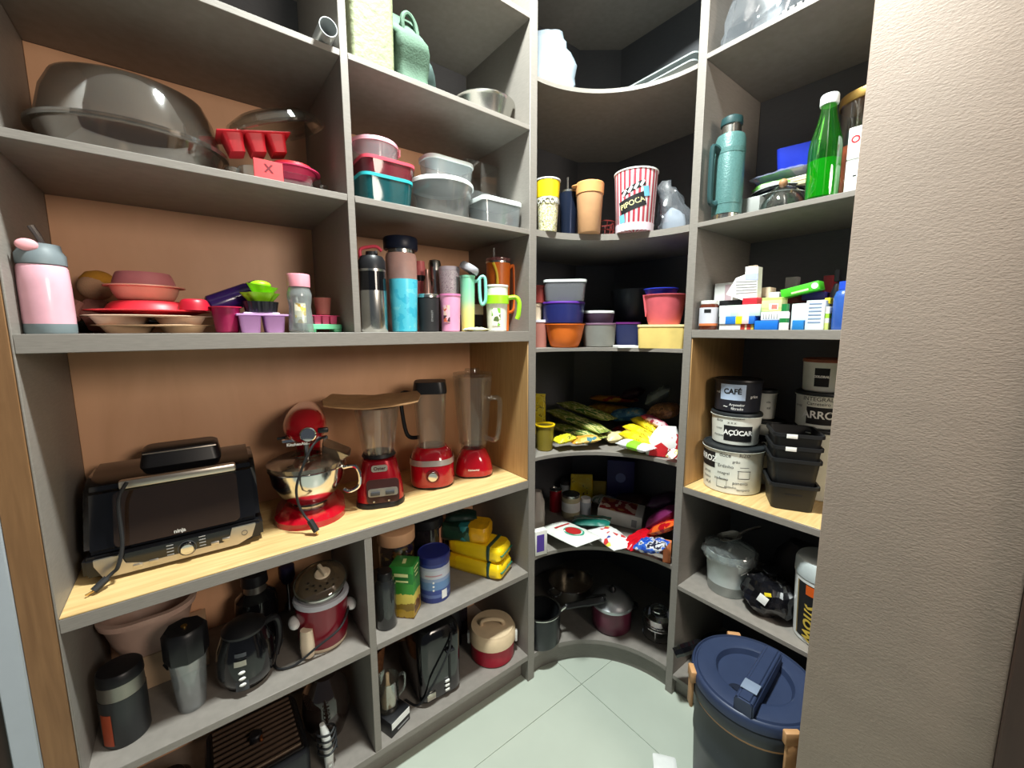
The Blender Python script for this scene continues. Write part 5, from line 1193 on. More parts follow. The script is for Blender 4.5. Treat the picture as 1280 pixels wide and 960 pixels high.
GPAS = printed('green_pasta_wrap', [(0, (96, 120, 50)), (.42, (140, 150, 70)), (.52, (206, 200, 130)), (.58, (70, 110, 50)), (.7, (190, 170, 80))], 6, 'noise', .25, (2, 14, 6))
YP = printed('yellow_wrap', [(0, (244, 214, 30)), (.52, (248, 226, 60)), (.62, (120, 80, 20)), (.65, (244, 214, 30))], 10, 'noise', .3, (3, 10, 3))
x, y, r, h = K(669, 693, 530, 1.72, z, 540)
t = thing('plastic_pot', 'small olive pot with a bright yellow rim at the left of packets', 'pot', (x, y, z+.0004))
obj('body', cup(r*.8, r*.95, h-.006), mat('olive_pot', (132, 116, 40), .4), t); obj('rim', lathe([(r*.9, h-.006), (r*1.05, h-.006), (r*1.06, h), (r*.9, h), (r*.9, h-.006)]), mat('bright_yellow', (244, 204, 20), .4), t)
standp('snack_packet', 'slim yellow packet standing behind the yellow rimmed pot', 664, 682, 492, 2.0, z, YP, 2)
pk('pasta_packet', 'lowest green packet of long pasta pointing at the shelf front', 690, 530, 2.05, 752, 548, 1.76, .085, .04, GPAS, z, 3)
pk('pasta_packet', 'green packet of long pasta lying across the lowest one', 688, 512, 2.1, 757, 541, 1.78, .085, .04, GPAS, z+.04, 4)
pk('pasta_packet', 'green packet of long pasta at the top of the pasta pile', 702, 503, 2.15, 765, 528, 1.86, .085, .04, GPAS, z+.08, 5)
pk('pasta_packet', 'amber packet of short pasta behind the green pasta packets', 735, 510, 2.25, 790, 517, 2.1, .11, .05, printed('amber_pasta', [(0, (190, 140, 50)), (.5, (214, 170, 70)), (.7, (150, 100, 40))], 40, 'noise', .3), z+.06, 6)
pk('pasta_packet', 'orange red packet lying on top at the back of the pile', 738, 497, 2.2, 798, 505, 2.12, .07, .03, printed('orange_red_wrap', [(0, (196, 130, 40)), (.5, (160, 50, 34)), (.6, (206, 150, 50))], 9, 'noise', .3), z+.13, 7)
pk('snack_packet', 'small lime yellow packet at the front left of the pile', 694, 552, 1.70, 717, 545, 1.74, .07, .03, printed('lime_wrap', [(0, (214, 206, 40)), (.5, (236, 226, 60)), (.6, (60, 70, 40)), (.64, (226, 216, 60))], 30, 'noise', .3), z, 8)
pk('snack_packet', 'orange and blue packet at the front middle of the pile', 713, 552, 1.72, 748, 547, 1.74, .075, .028, printed('orange_blue_wrap', [(0, (224, 160, 60)), (.5, (230, 190, 100)), (.6, (80, 130, 140)), (.68, (226, 214, 190))], 18, 'noise', .3), z, 9)
pk('snack_packet', 'cream packet with crinkled ends in the middle of the shelf', 756, 548, 1.80, 784, 545, 1.82, .09, .045, mat('cream_wrap', (230, 214, 160), .35, var=.12), z, 10)
pk('snack_packet', 'blue packet of pasta shapes behind the yellow packets', 762, 520, 2.05, 808, 516, 1.98, .12, .06, printed('blue_wrap', [(0, (60, 120, 170)), (.5, (110, 170, 200)), (.62, (190, 200, 190)), (.68, (50, 110, 170))], 26, 'noise', .3), z+.04, 11)
pk('snack_packet', 'maroon packet wedged between the cream and yellow packets', 768, 540, 1.88, 786, 534, 1.9, .08, .03, mat('maroon_wrap', (110, 30, 34), .35), z+.02, 12)
for i, (a_, b_, c_, d_, lb) in enumerate(((777, 541, 813, 555, 'nearest of three yellow biscuit packets lying side by side'), (783, 532, 819, 549, 'middle one of three yellow biscuit packets lying side by side'), (793, 523, 823, 540, 'farthest of three yellow biscuit packets, leaning on the others'))):
    pk('biscuit_packet', lb, a_, b_, 1.76+i*.05, c_, d_, 1.62+i*.05, .055, .042, YP, z+.004+i*.018, 13+i, sq=2, group='yellow biscuit packets')
pk('snack_packet', 'pink and white packet lying behind the yellow biscuit packets', 805, 519, 1.82, 832, 534, 1.70, .05, .03, printed('pink_wrap', [(0, (190, 70, 100)), (.5, (226, 190, 190)), (.62, (170, 50, 70))], 20, 'noise'), z+.06, 17)
pk('rice_packet', 'white packet with a lime green stripe at the shelf front', 776, 552, 1.70, 814, 562, 1.58, .08, .035, bands('white_lime_wrap', [(0, (232, 236, 232)), (.38, (140, 206, 50)), (.72, (232, 236, 232))], 0), z, 18)
x, y, r, h = K(812, 852, 533, 1.63, z, 555)
WR = printed('white_red_print', [(0, (238, 236, 234)), (.52, (238, 236, 234)), (.56, (206, 40, 48)), (.66, (238, 230, 230))], 14, 'noise', .35)
bm = loft([(2*r*k_, .055*d_, .012, h*t_, ox, 0) for t_, k_, d_, ox in ((0, 1, 1, 0), (.2, 1.04, 1.1, .0), (.5, .95, 1, .004), (.8, .75, .6, .012), (1, .55, .15, .018))], n=5)
t = thing('sugar_bag', 'white bag with red print slumped at the right front', 'bag', (x-.006, y+.01, z+.0004), face(x, y))
obj('bag', crumple(bm, .005, 25, 6), WR, t)
obj('red_panel', tr(slab([(-.05, .004), (.012, .004), (.024, .04), (-.004, .062), (-.046, .034)], .001), (.0, -.034, 0)), mat('red_print_panel', (210, 40, 48), .4), t)
pk('snack_packet', 'tiny white and gold packet at the right post', 836, 572, 1.545, 846, 562, 1.56, .04, .015, printed('white_gold', [(0, (236, 232, 220)), (.55, (214, 190, 110)), (.65, (236, 232, 220))], 40, 'noise'), z, 20)
pk('snack_packet', 'dull grey plastic bag leaning at the back right', 808, 503, 1.94, 838, 486, 1.9, .12, .05, mat('grey_film', (128, 136, 140), .3, bump=.3), z+.12, 21, cr=.012)
pk('snack_packet', 'brown bag of grains lying under the grey plastic bag', 814, 515, 1.86, 848, 512, 1.78, .13, .07, printed('brown_grain', [(0, (120, 80, 50)), (.5, (160, 110, 70)), (.65, (90, 60, 44))], 50, 'noise'), z+.05, 22)
pk('snack_packet', 'dark wine packet lying at the very back of the shelf', 778, 495, 2.12, 804, 488, 2.06, .10, .05, mat('dark_wine_wrap', (50, 22, 32), .4), z+.14, 23)
# ---- fifth shelf
z = ZC['C4'][1]
x, y, r, h = K(664, 685, 662, 1.63, z, 672)
t = thing('salt_box', 'small white carton with a violet label against the post', 'box', (x, y, z+.0004), face(x, y)+.5)
obj('carton', rbox(2*r*.8, .03, h, .001), mat('white_card', (226, 224, 216), .5), t); obj('label_panel', tr(slab([(-r*.5, h*.15), (r*.5, h*.15), (r*.5, h*.85), (-r*.5, h*.85)], .0006), (-r*.1, -.0158, 0)), mat('violet_print', (84, 60, 150), .5), t)
t = pk('bean_packet', 'white packet with a red emblem and green swirl lying flat', 688, 655, 1.80, 737, 678, 1.58, .15, .035, mat('white_wrap', (224, 226, 218), .35, var=.05), z, 24, cr=.003)
E_ = t.data
obj('emblem', tr(lathe([(0, 0), (.042, 0), (.042, .0008), (0, .0008)], 28, 1, .7), (.03, 0, .0345-.0175+.001)), mat('emblem_red', (176, 40, 40), .4), t)
obj('swirl', tr(lathe([(.044, 0), (.054, 0), (.054, .0006), (.044, .0006), (.044, 0)], 28, 1, .7), (.034, 0, .0335-.0175+.001)), mat('emblem_green', (60, 160, 130), .4), t)
obj('print_line', tr(rbox(.012, .08, .0008, .0003), (-.045, 0, .0176)), mat('emblem_red', (176, 40, 40)), t)
x, y, r, h = K(702, 725, 617, 1.98, z, 632)
t = thing('glass_jar', 'short glass jar with a white label and steel lid among packets', 'jar', (x, y, z+.0004), face(x, y))
obj('body', lathe([(0, 0), (r*.94, 0), (r, .004), (r, h*.86), (r*.9, h*.9), (0, h*.9)]), mat('jar_cream', (196, 186, 150), .2, coat=.5), t)
obj('label_band', lathe([(r*1.0, h*.3), (r*1.015, h*.3), (r*1.015, h*.7), (r*1.0, h*.7), (r*1.0, h*.3)]), PAPERW, t); obj('lid', lathe([(0, h*.9), (r*.96, h*.9), (r*.96, h), (0, h)]), STEEL, t)
x, y, r, h = K(687, 702, 611, 2.05, z, 625)
t = thing('sauce_can', 'slim red can standing left of the short glass jar', 'can', (x, y, z+.0004)); obj('body', lathe([(0, 0), (r, 0), (r, h*.96), (0, h*.96)]), mat('tomato_red', (170, 24, 40), .35), t); obj('rim', lathe([(0, h*.96), (r*1.02, h*.96), (r*1.02, h), (r*.9, h), (r*.9, h*.97), (0, h*.97)]), STEEL, t)
x, y, r, h = K(725, 739, 622, 2.0, z, 630)
t = thing('spice_jar', 'small whitish spice jar right of the short glass jar', 'jar', (x, y, z+.0004)); obj('body', lathe([(0, 0), (r, 0), (r, h*.78), (0, h*.78)]), mat('pale_grey_content', (176, 184, 192)), t); obj('cap', lathe([(0, h*.78), (r*.9, h*.78), (r*.9, h), (0, h)]), WHITE, t)
x, y, r, h = K(702, 712, 600, 2.2, z, 612)
t = thing('spice_jar', 'pale spice jar with grey cap behind the red can', 'jar', (x, y, z+.0004)); obj('body', lathe([(0, 0), (r*1.4, 0), (r*1.4, h*.8), (0, h*.8)]), mat('pale_grey_content', (176, 184, 192)), t); obj('cap', lathe([(0, h*.8), (r*1.3, h*.8), (r*1.3, h), (0, h)]), DGREY, t)
standp('flour_packet', 'tall yellow packet standing at the back of the shelf', 713, 741, 593, 2.16, z, YP, 25)
standp('flour_packet', 'olive yellow packet leaning beside the tall yellow one', 740, 758, 601, 2.16, z, mat('olive_yellow', (170, 146, 30), .4, var=.2), 26)
P = ptq(776, 590, 2.12)
t = thing('cereal_box', 'tall dark blue carton with a pale seal at the back', 'box', (P.x, P.y, z+.0004), face(P.x, P.y))
obj('carton', rbox(.14, .06, zat(574, P.x, P.y)-z, .002), mat('dark_blue_card', (30, 34, 90), .5), t); obj('seal', tr(lathe([(0, 0), (.026, 0), (.026, .001), (0, .001)], 20), (0, -.0308, .16), (PI/2, 0, 0)), mat('seal_blue', (96, 110, 160), .5), t)
pk('snack_packet', 'teal green packet lying in front of the short glass jar', 716, 650, 1.86, 763, 652, 1.80, .10, .03, bands('teal_wrap_print', [(0, (20, 106, 92)), (.42, (196, 214, 206)), (.47, (20, 106, 92)), (.62, (180, 90, 80)), (.66, (20, 106, 92))], 1), z, 27)
P = ptq(776, 640, 1.92)
t = thing('flour_box', 'white carton with red and tan print tilted among the packets', 'box', (P.x-.0, P.y+.0, z+.012), rot=(R(7), R(4), R(-62)))
obj('carton', rbox(.21, .12, .07, .003), mat('white_card', (226, 224, 216)), t)
obj('top_print', tr(rbox(.17, .105, .001, .0003), (-.015, 0, .0702)), printed('carton_print', [(0, (196, 130, 80)), (.4, (150, 40, 40)), (.52, (226, 200, 180)), (.66, (120, 30, 36))], 14, 'noise'), t)
obj('barcode', tr(slab([(-.012, .012), (.012, .012), (.012, .05), (-.012, .05)], .0006), (.07, -.0608, 0)), mat('grey_print', (150, 150, 150)), t)
DOT = printed('dotted_candy_print', [(0, (228, 228, 226)), (.55, (226, 226, 226)), (.62, (206, 60, 60)), (.68, (60, 70, 150)), (.74, (214, 206, 90)), (.8, (228, 228, 226))], 45, 'vor', .3)
pk('candy_packet', 'white candy packet dotted with coloured drops at the front', 748, 660, 1.74, 782, 685, 1.56, .12, .04, DOT, z, 28)
pk('candy_packet', 'bright red plastic packet lying right of the dotted one', 780, 685, 1.57, 815, 664, 1.70, .07, .045, mat('bright_red_wrap', (196, 20, 34), .22), z, 29, cr=.008)
pk('candy_packet', 'blue and silver foil packet at the front right', 797, 680, 1.58, 832, 683, 1.50, .10, .045, printed('foil_blue', [(0, (40, 80, 190)), (.42, (60, 110, 210)), (.5, (214, 214, 220)), (.58, (50, 50, 70)), (.66, (220, 220, 226))], 30, 'noise', .2, metal=.2), z, 30, cr=.010)
pk('candy_packet', 'plum purple pouch leaning on the right post', 812, 656, 1.74, 845, 636, 1.66, .10, .06, mat('plum_pouch', (120, 40, 90), .4), z+.03, 31)
pk('candy_packet', 'scarlet and orange pouch below the plum pouch', 815, 664, 1.66, 846, 654, 1.58, .09, .04, printed('scarlet_orange', [(0, (190, 30, 30)), (.5, (226, 100, 40)), (.6, (180, 20, 30))], 14, 'noise', .25), z+.01, 32)
pk('snack_packet', 'dark brown packet lying behind the white carton', 770, 622, 2.1, 812, 626, 1.98, .12, .05, mat('dark_brown_wrap', (64, 40, 36), .4), z+.02, 33)
pk('snack_packet', 'deep violet packet at the back right under the shelf', 815, 628, 1.84, 846, 622, 1.76, .12, .06, mat('deep_violet_wrap', (50, 26, 54), .4), z+.02, 34)
pk('snack_packet', 'white and green packet behind the white carton', 742, 622, 2.1, 768, 628, 2.0, .09, .04, printed('white_green_wrap', [(0, (206, 210, 200)), (.5, (120, 150, 130)), (.6, (214, 214, 206))], 22, 'noise'), z+.02, 35)
x, y, r, h = K(665, 681, 614, 1.82, z, 640)
solo('plastic_bag', 'crumpled whitish plastic bag hugging the post on the packet shelf', 'bag', crumple(loft([(2*r, .09, .02, 0), (2.1*r, .1, .02, h*.4), (1.7*r, .08, .02, h*.8), (r, .04, .01, h)], n=6), .010, 22, 7), mat('cloudy_film', (186, 176, 166), .35), (x, y, z+.001), face(x, y))
x, y, r, h = K(829, 839, 676, 1.565, z, 686)
solo('matchbox', 'tiny orange carton standing at the right post', 'box', rbox(2*r, .02, h, .001), mat('orange_card', (214, 120, 70), .5), (x, y, z+.0004), face(x, y))
# ---- bottom corner shelf: pans
z = ZC['C5'][1]+.0004
x, y, r, h = K(640, 712, 770, 1.645, z, 785)
x, y, r = .112, .035, .087
h = zat(776, .113, -.04)-z
t = thing('saucepan', 'black saucepan with steel rim and long handle by the post', 'saucepan', (x+.012, y+.02, z), 0)
obj('body', lathe([(0, 0), (r*.9, 0), (r*.96, .008), (r, h-.004), (r-.004, h-.004), (r*.92, .010), (0, .008)], 40), mat('dark_pan_coat', (46, 48, 50), .35, .3), t)
obj('rim', lathe([(r-.006, h-.004), (r+.003, h-.004), (r+.003, h), (r-.006, h), (r-.006, h-.004)], 40), STEEL, t)
P = ptq(757, 742, 1.72)-Vector((x+.012, y+.02, z))
d = Vector((P.x, P.y, 0)).normalized()
obj('handle_stem', tube([d*(r*.98)+Vector((0, 0, h-.02)), d*(r*1.3)+Vector((0, 0, h+.002))], .008), STEEL, t)
obj('handle', tube([d*(r*1.28)+Vector((0, 0, h)), d*(r*1.28*.4+P.length*.6)+Vector((0, 0, h+.02)), Vector((P.x, P.y, h+.03))], [.013, .017, .018, .012], flat=.7), BLACKP, t)
x, y, r, h = K(686, 740, 716, 2.0, z, 745)
t = thing('stock_pot', 'tall stainless stock pot standing behind the saucepan', 'pot', (x, y, z))
obj('body', lathe([(0, 0), (r*.93, 0), (r*.97, .008), (r*.97, h*.66), (r, h*.67), (r-.004, h*.67), (r*.93, .010), (0, .008)], 36), STEEL, t)
obj('lid', lathe([(r*.9, h*.672), (r*1.02, h*.672), (r*1.0, h*.70), (r*.6, h*.78), (0, h*.8)], 36), glass('smoky_plastic'), t)
obj('lid_knob', lathe([(0, h*.8), (.012, h*.8), (.02, h*.86), (.016, h*.9), (0, h*.9)], 20), BLACKP, t)
for s in (-1, 1): obj('handle', tube([(s*r*.95, -.03, h*.5), (s*r*1.22, -.025, h*.52), (s*r*1.22, .025, h*.52), (s*r*.95, .03, h*.5)], .006), STEEL, t)
x, y, r, h = K(742, 801, 760, 1.80, z, 780)
P = at(770, 797, Z=z)
t = thing('pressure_cooker', 'burgundy pressure cooker with a silver domed lid and black handle', 'pressure cooker', (P.x+.055, P.y+.07, z), face(P.x, P.y))
r = .092; h = zat(762, P.x+.02, P.y+.03)-z
obj('body', lathe([(0, 0), (r*.9, 0), (r*.97, .008), (r*1.0, h*.6), (r*.97, h), (0, h)], 40), mat('burgundy_enamel', (96, 34, 56), .35, coat=.3), t)
l = obj('lid', lathe([(0, h), (r*1.05, h), (r*1.07, h+.004), (r*1.05, h+.014), (r*.95, h+.022), (r*.8, h+.04), (r*.45, h+.052), (0, h+.056)], 40), mat('cast_aluminium', (186, 190, 194), .35, .85), t)
obj('valve', lathe([(0, h+.056), (.014, h+.056), (.016, h+.07), (.008, h+.082), (0, h+.083)], 18), BLACKP, l)
obj('handle', tube([(-r*.3, -r*.35, h+.045), (-r*.9, -r*.55, h+.042), (-r*1.25, -r*.6, h+.03)], .012, flat=.8), BLACKP, l)
obj('side_handle', tube([(r*.9, .02, h*.75), (r*1.2, .03, h*.76), (r*1.2, .06, h*.76), (r*.9, .06, h*.75)], .008), BLACKP, t)
P = at(826, 806, Z=z)
t = thing('fondue_stand', 'small chrome fondue pot on a wire stand near the right post', 'pot', (P.x+.045, P.y+.045, z))
for i, rr_ in enumerate((.062, .066)): obj('wire_ring', tr(lathe([(rr_, 0), (rr_+.004, 0), (rr_+.004, .004), (rr_, .004), (rr_, 0)], 32), (0, 0, .002+i*.055)), CHROME, t)
for k in range(4):
    a_ = k*PI/2+.4; obj('leg', tube([(.064*math.cos(a_), .064*math.sin(a_), .003), (.068*math.cos(a_), .068*math.sin(a_), .058)], .003, 6, False), CHROME, t)
obj('pan', lathe([(0, .05), (.04, .05), (.058, .06), (.062, .10), (.066, .102), (.062, .104), (.055, .064), (0, .056)], 32), CHROME, t)
obj('burner', lathe([(0, .0), (.028, .0), (.03, .03), (.02, .036), (0, .036)], 24), STEEL, t)
for k in range(3): obj('coil', tr(lathe([(.03, 0), (.036, 0), (.036, .004), (.03, .004), (.03, 0)], 24), (0, 0, .107+k*.010)), CHROME, t)
# ================================================================ right unit
RZ = -PI/2
z = ZR['R0'][1]+.0004
y, w_ = spanR(908, 985, 30, .50)
bm = loft([(w_*k_, .16*d_, .02, .30*t_, ox, 0) for t_, k_, d_, ox in ((0, .9, 1, .0), (.2, 1.0, 1.05, 0), (.45, .92, 1, .01), (.7, .8, .85, .03), (1, .6, .5, .05))], n=5)
bmesh.ops.subdivide_edges(bm, edges=bm.edges[:], cuts=1, use_grid_fill=True)
solo('plastic_bag', 'large clear plastic bag on the top shelf of the right unit', 'bag', crumple(crumple(bm, .026, 14, 12), .010, 40, 5), glass('clear_film', (240, 243, 246), 1., .14, .3, (180, 190, 200), .10), (.53, y-.01, z), RZ, sharp=9)
a, w_ = spanR(975, 1010, 10, .46)
t = thing('printed_packet', 'black flat packet with white writing beside the clear plastic bag', 'packet', (.50, a-.03, z), RZ)
obj('bag', packet(.16, .10, .03, .06, .002, 3), mat('black_film', (20, 20, 26), .25), t)
for k in range(5): obj('print_mark', tr(rbox(.012, .0008, .008, .0003), (-.05+k*.019, -.0502, .012)), PAPERW, t)

z = ZR['R1'][1]+.0004
def rc(u0, u1, vt, X, zb, v=None):
    x, y, r = rnd(u0, u1, v or vt+20, X=X); return x, y, r, zat(vt, x, y)-zb
# thermos
x, y, r, h = rc(892, 930, 170, .50, z, 220)
t = thing('thermos', 'sage green thermos with a steel neck and dark green handle', 'thermos', (x, y, z), face(x, y)+.75)
SAGE = mat('sage_green_hammered', (76, 116, 114), .4, .1, .1, 200, .25)
obj('base', lathe([(0, 0), (r*.94, 0), (r*.94, .022), (0, .022)]), STEEL, t)
obj('body', lathe([(0, .0225), (r, .0225), (r, h*.94), (r*.9, h*.99), (r*.8, h), (0, h)]), SAGE, t)
h2 = zat(158, x, y)-z; h3 = zat(149, x, y)-z
obj('neck', lathe([(0, h), (r*.66, h), (r*.64, h2), (0, h2)]), STEEL, t)
DGN = mat('dark_green_plastic', (34, 66, 68), .45)
obj('cap', lathe([(0, h2), (r*.72, h2), (r*.74, h2+.006), (r*.7, h3), (r*.5, h3+.006), (0, h3+.006)]), DGN, t)
obj('handle', tube([(-r*.9, 0, h*.80), (-r*1.35, 0, h*.84), (-r*1.55, 0, h*.78), (-r*1.55, 0, h*.28), (-r*1.3, 0, h*.20), (-r*.9, 0, h*.22)], .009, flat=1.3), DGN, t)
for k in (.22, .8): obj('strap', lathe([(r*1.0, h*k-.008), (r*1.02, h*k-.008), (r*1.02, h*k+.008), (r*1.0, h*k+.008), (r*1.0, h*k-.008)]), SAGE, t)
# low grey box, domed lid
y, w_ = spanR(927, 958, 255, .56)
solo('carton', 'flat pale grey carton lying behind the thermos', 'box', rbox(w_*.8, .06, zat(246, .56, y)-z, .002), mat('pale_grey_card', (150, 152, 148), .6), (.585, y+.012, z), RZ)
x, y, r, h = rc(949, 1008, 233, .555, z, 245)
t = thing('glass_cloche', 'clear glass domed cover with a round wooden knob', 'cover', (x, y, z))
obj('dome', lathe([(r, 0), (r*1.02, .003), (r*.97, h*.4), (r*.7, h*.8), (r*.3, h*.98), (0, h), (0, h-.003), (r*.3, h*.94), (r*.67, h*.76), (r*.93, h*.38), (r, 0)], 36), CLEAR, t)
obj('knob', sphere(.013, 16, (1, 1, 1), (0, 0, h+.011)), mat('light_wood_knob', (176, 130, 92), .5), t)
# plates on the cloche
GLK = mat('dark_glazed_ceramic', (30, 34, 42), .2, coat=.5)
x, y, r = rnd(936, 1016, 222, X=.68)
for i in range(2):
    t = thing('plate', ['lower dark glazed plate tilted behind the wooden knob', 'upper dark glazed plate tilted behind the wooden knob'][i], 'plate', (.69, y, z+.052+i*.022), rot=(R(-3), R(8), 0), group='dark plates on the right shelf')
    obj('dish', lathe([(0, 0), (r*.5, 0), (r*.62, .004), (r*.98, .026), (r*1.0, .029), (r*.96, .029), (r*.6, .008), (0, .005)], 40), GLK, t)
    obj('rim', lathe([(r*.985, .0275), (r*1.006, .0275), (r*1.006, .0305), (r*.985, .0305), (r*.985, .0275)], 40), mat('pale_rim_glaze', (170, 174, 172), .3), t)
solo('plate_stand', 'dark stack of small bowls holding up the tilted plates', 'stand', lathe([(0, 0), (.06, 0), (.055, .03), (.07, .052), (0, .052)], 28), BLACKP, (.72, y-.01, z))
a = at(940, 218, X=.74)
solo('plate', 'terracotta orange plate edge showing left of the dark plates', 'plate', tr(lathe([(0, 0), (.05, 0), (.085, .018), (.083, .021), (.05, .004), (0, .003)], 32), (0, 0, 0), (0, R(12), 0)), mat('terracotta', (176, 92, 54), .5), (.745, a.y-.045, z+.035))
zz = z+.108
y, w_ = spanR(951, 984, 200, .64)
solo('napkin_packet', 'green printed napkin packet on the dark plates', 'packet', tr(packet(w_*1.5, .12, .045, .05, .002, 3, sq=6), (0, 0, 0), (R(10), 0, 0)), printed('green_napkins', [(0, (70, 130, 40)), (.5, (96, 160, 56)), (.66, (180, 206, 140))], 22, 'noise'), (.68, y, zz-.004), rot=(0, 0, RZ+.15))
y, w_ = spanR(976, 1016, 197, .66)
solo('napkin_packet', 'cream napkin packet with brown lines on the dark plates', 'packet', rbox(w_*1.05, .13, .03, .004), bands('cream_lines', [(0, (206, 196, 160)), (.4, (130, 110, 80)), (.5, (206, 196, 160)), (.7, (130, 110, 80)), (.8, (206, 196, 160))], 2), (.70, y-.006, zz), RZ)
y, w_ = spanR(948, 1014, 182, .68)
solo('plastic_film', 'crumpled clear film lying over the napkin packets', 'film', crumple(packet(w_*1.1, .16, .03, .05, .006, 9), .004, 30), glass('bluish_film', (228, 232, 244), 1., .15, .3, (170, 178, 206), .3), (.71, y, zz+.043), rot=(0, R(0), RZ))
y, w_ = spanR(972, 1024, 168, .72)
solo('storage_box', 'cobalt blue box on top of the pile beside the bottle', 'box', tub(w_*1.0, .14, .075, .012, .9, .003), mat('cobalt_box', (30, 50, 170), .35), (.76, y, zz+.078), rot=(R(0), 0, RZ+.2))
# bottle
x, y, r, h = rc(1007, 1050, 119, .475, z, 225)
t = thing('glass_bottle', 'tall green glass bottle with a white cap, half full', 'bottle', (x, y, z), face(x, y))
GG = glass('green_glass', (170, 240, 150), 1., .04, .2, (24, 130, 30), .14)
obj('body', lathe([(0, 0), (r*.94, 0), (r, .006), (r, h*.5), (r*.92, h*.58), (r*.62, h*.74), (r*.46, h*.86), (r*.44, h*.93), (0, h*.93)]), GG, t)
obj('liquid', lathe([(0, .008), (r*.93, .008), (r*.94, h*.38), (0, h*.38)]), glass('green_liquid', (130, 240, 90), .4, .1, .06, (40, 200, 40), .6), t)
obj('cap', lathe([(0, h*.905), (r*.54, h*.905), (r*.56, h*.92), (r*.55, h*.985), (r*.5, h), (0, h)]), mat('white_cap', (216, 222, 220), .4), t)
# big jar, white cartons
x, y, r, h = rc(1047, 1130, 118, .66, z, 160)
t = thing('glass_jar', 'big glass jar with orange contents and a gold rimmed lid', 'jar', (x, y, z))
obj('body', lathe([(0, 0), (r*.92, 0), (r*.96, .006), (r*.96, h*.92), (r*.9, h*.92), (r*.9, .01), (0, .008)], 40), CLEAR, t)
obj('contents', crumple(lathe([(0, .01), (r*.88, .01), (r*.88, h*.55), (0, h*.58)], 32), .004, 40), mat('orange_sweets', (206, 96, 54), .5, var=.25, scale=60), t)
obj('lid', lathe([(0, h*.92), (r*1.0, h*.92), (r*1.02, h*.94), (r*1.0, h), (0, h)], 40), GOLDM, t)
for i, (u0, u1, vt, lb) in enumerate(((1058, 1088, 199, 'lower white carton by the beige wall on the upper right shelf'), (1062, 1092, 157, 'upper white carton with a red ring by the beige wall'))):
    y, w_ = spanR(u0, u1, vt+15, .48)
    zb = z if i == 0 else zat(198, .48, y)
    t = thing('carton', lb, 'box', (.50, y, zb+.0005), RZ)
    hh = zat(vt, .48, y)-zb
    obj('carton_body', rbox(w_, .06, hh-.001, .002), PAPERW, t)
    if i: obj('red_ring', tr(lathe([(.006, 0), (.010, 0), (.010, .0006), (.006, .0006), (.006, 0)], 20), (-w_*.18, -.0302, hh*.6), (PI/2, 0, 0)), RED, t)
    else: obj('print_mark', tr(rbox(.008, .0006, .004, .0002), (-w_*.1, -.0302, hh*.5)), INK, t)

# ================================================================ medicine shelf
z = ZR['R2'][1]+.0004
def med(label, u0, u1, vt, vb, X, m, depth=.05, cat='box', name='medicine_box', zb=None, rz=0., rot=None, bev=.0012, marks=0, mm=None):
    y, w_ = spanR(u0, u1, (vt+vb)/2, X)
    z0 = z if vb >= 410 else max(z, zat(vb, X, y)) if zb is None else zb
    z1 = zat(vt, X, y); h = max(.008, z1-z0)
    t = thing(name, label, cat, (X+depth/2, y, z0), rot=rot or (0, 0, RZ+rz))
    obj('carton', rbox(w_, depth, h-.0006, bev), m, t)
    for k in range(marks): obj('print_line', tr(rbox(w_*.7, .0005, h*.05, .0001), (0, -depth/2-.0003, h*(.85-.75*k/marks))), mm or mat('grey_blue_print', (130, 150, 180), .6), t)
    t['h'] = h; t['w'] = w_
    return t
x, y, r, h = rc(874, 898, 376, .47, z, 395)
t = thing('pill_jar', 'brown glass pill jar with white label at the post', 'jar', (x, y, z), face(x, y))
obj('body', lathe([(0, 0), (r*.96, 0), (r, .003), (r, h*.8), (r*.86, h*.88), (0, h*.88)]), mat('amber_glass', (92, 40, 24), .15, coat=.6), t)
obj('cap', lathe([(0, h*.8805), (r*.88, h*.8805), (r*.9, h*.9), (r*.88, h), (0, h)]), PAPERW, t)
obj('label_band', lathe([(r*1.0, h*.14), (r*1.012, h*.14), (r*1.012, h*.76), (r*1.0, h*.76), (r*1.0, h*.14)]), mat('grey_white_label', (206, 206, 216), .5), t)
obj('print_mark', patch(r*1.013, r*1.013, h*.58, h*.70, -.5, .2), INK, t)
obj('orange_band', patch(r*1.013, r*1.013, h*.14, h*.22, -1.2, 1.2), mat('orange_card', (214, 120, 70)), t)
med('flat white carton at the very bottom left of the medicine pile', 899, 925, 405, 412, .462, PAPERW, .09)
med('flat red and cream carton beside the flat white one', 925, 942, 405, 412, .465, bands('red_cream', [(0, (190, 60, 50)), (.35, (226, 216, 180)), (.5, (190, 60, 50)), (.8, (214, 190, 90))], 0), .09)
med('blue and yellow striped carton lying on flat cartons', 899, 943, 395.5, 405, .458, bands('blue_yellow', [(0, (226, 232, 236)), (.18, (40, 120, 206)), (.48, (240, 216, 30)), (.66, (230, 200, 200)), (.84, (40, 110, 200))], 0), .08)
med('long white carton with pale green print in the left pile', 899, 950, 381, 395.5, .462, bands('white_green', [(0, (226, 236, 230)), (.3, (210, 230, 214)), (.5, (230, 236, 232)), (.75, (206, 228, 216))], 0), .07)
med('small bright red carton on the long white carton', 928, 946, 372, 381, .475, mat('bright_red_card', (206, 36, 50), .5), .06)
t = med('white carton standing behind at the left of the pile', 893, 916, 353.5, 381, .56, PAPERW, .05, marks=0)
obj('pink_panel', tr(rbox(t['w']*.35, .0006, t['h']*.8, .0001), (t['w']*.25, -.0253, t['h']*.1)), mat('pink_grey_print', (206, 180, 186), .6), t)
med('black carton lying under the tilted white carton', 899, 926, 375, 384, .51, BLACKP, .06)
med('small grey carton in the back left of medicine shelf', 886, 894, 366, 392, .66, DGREY, .05)
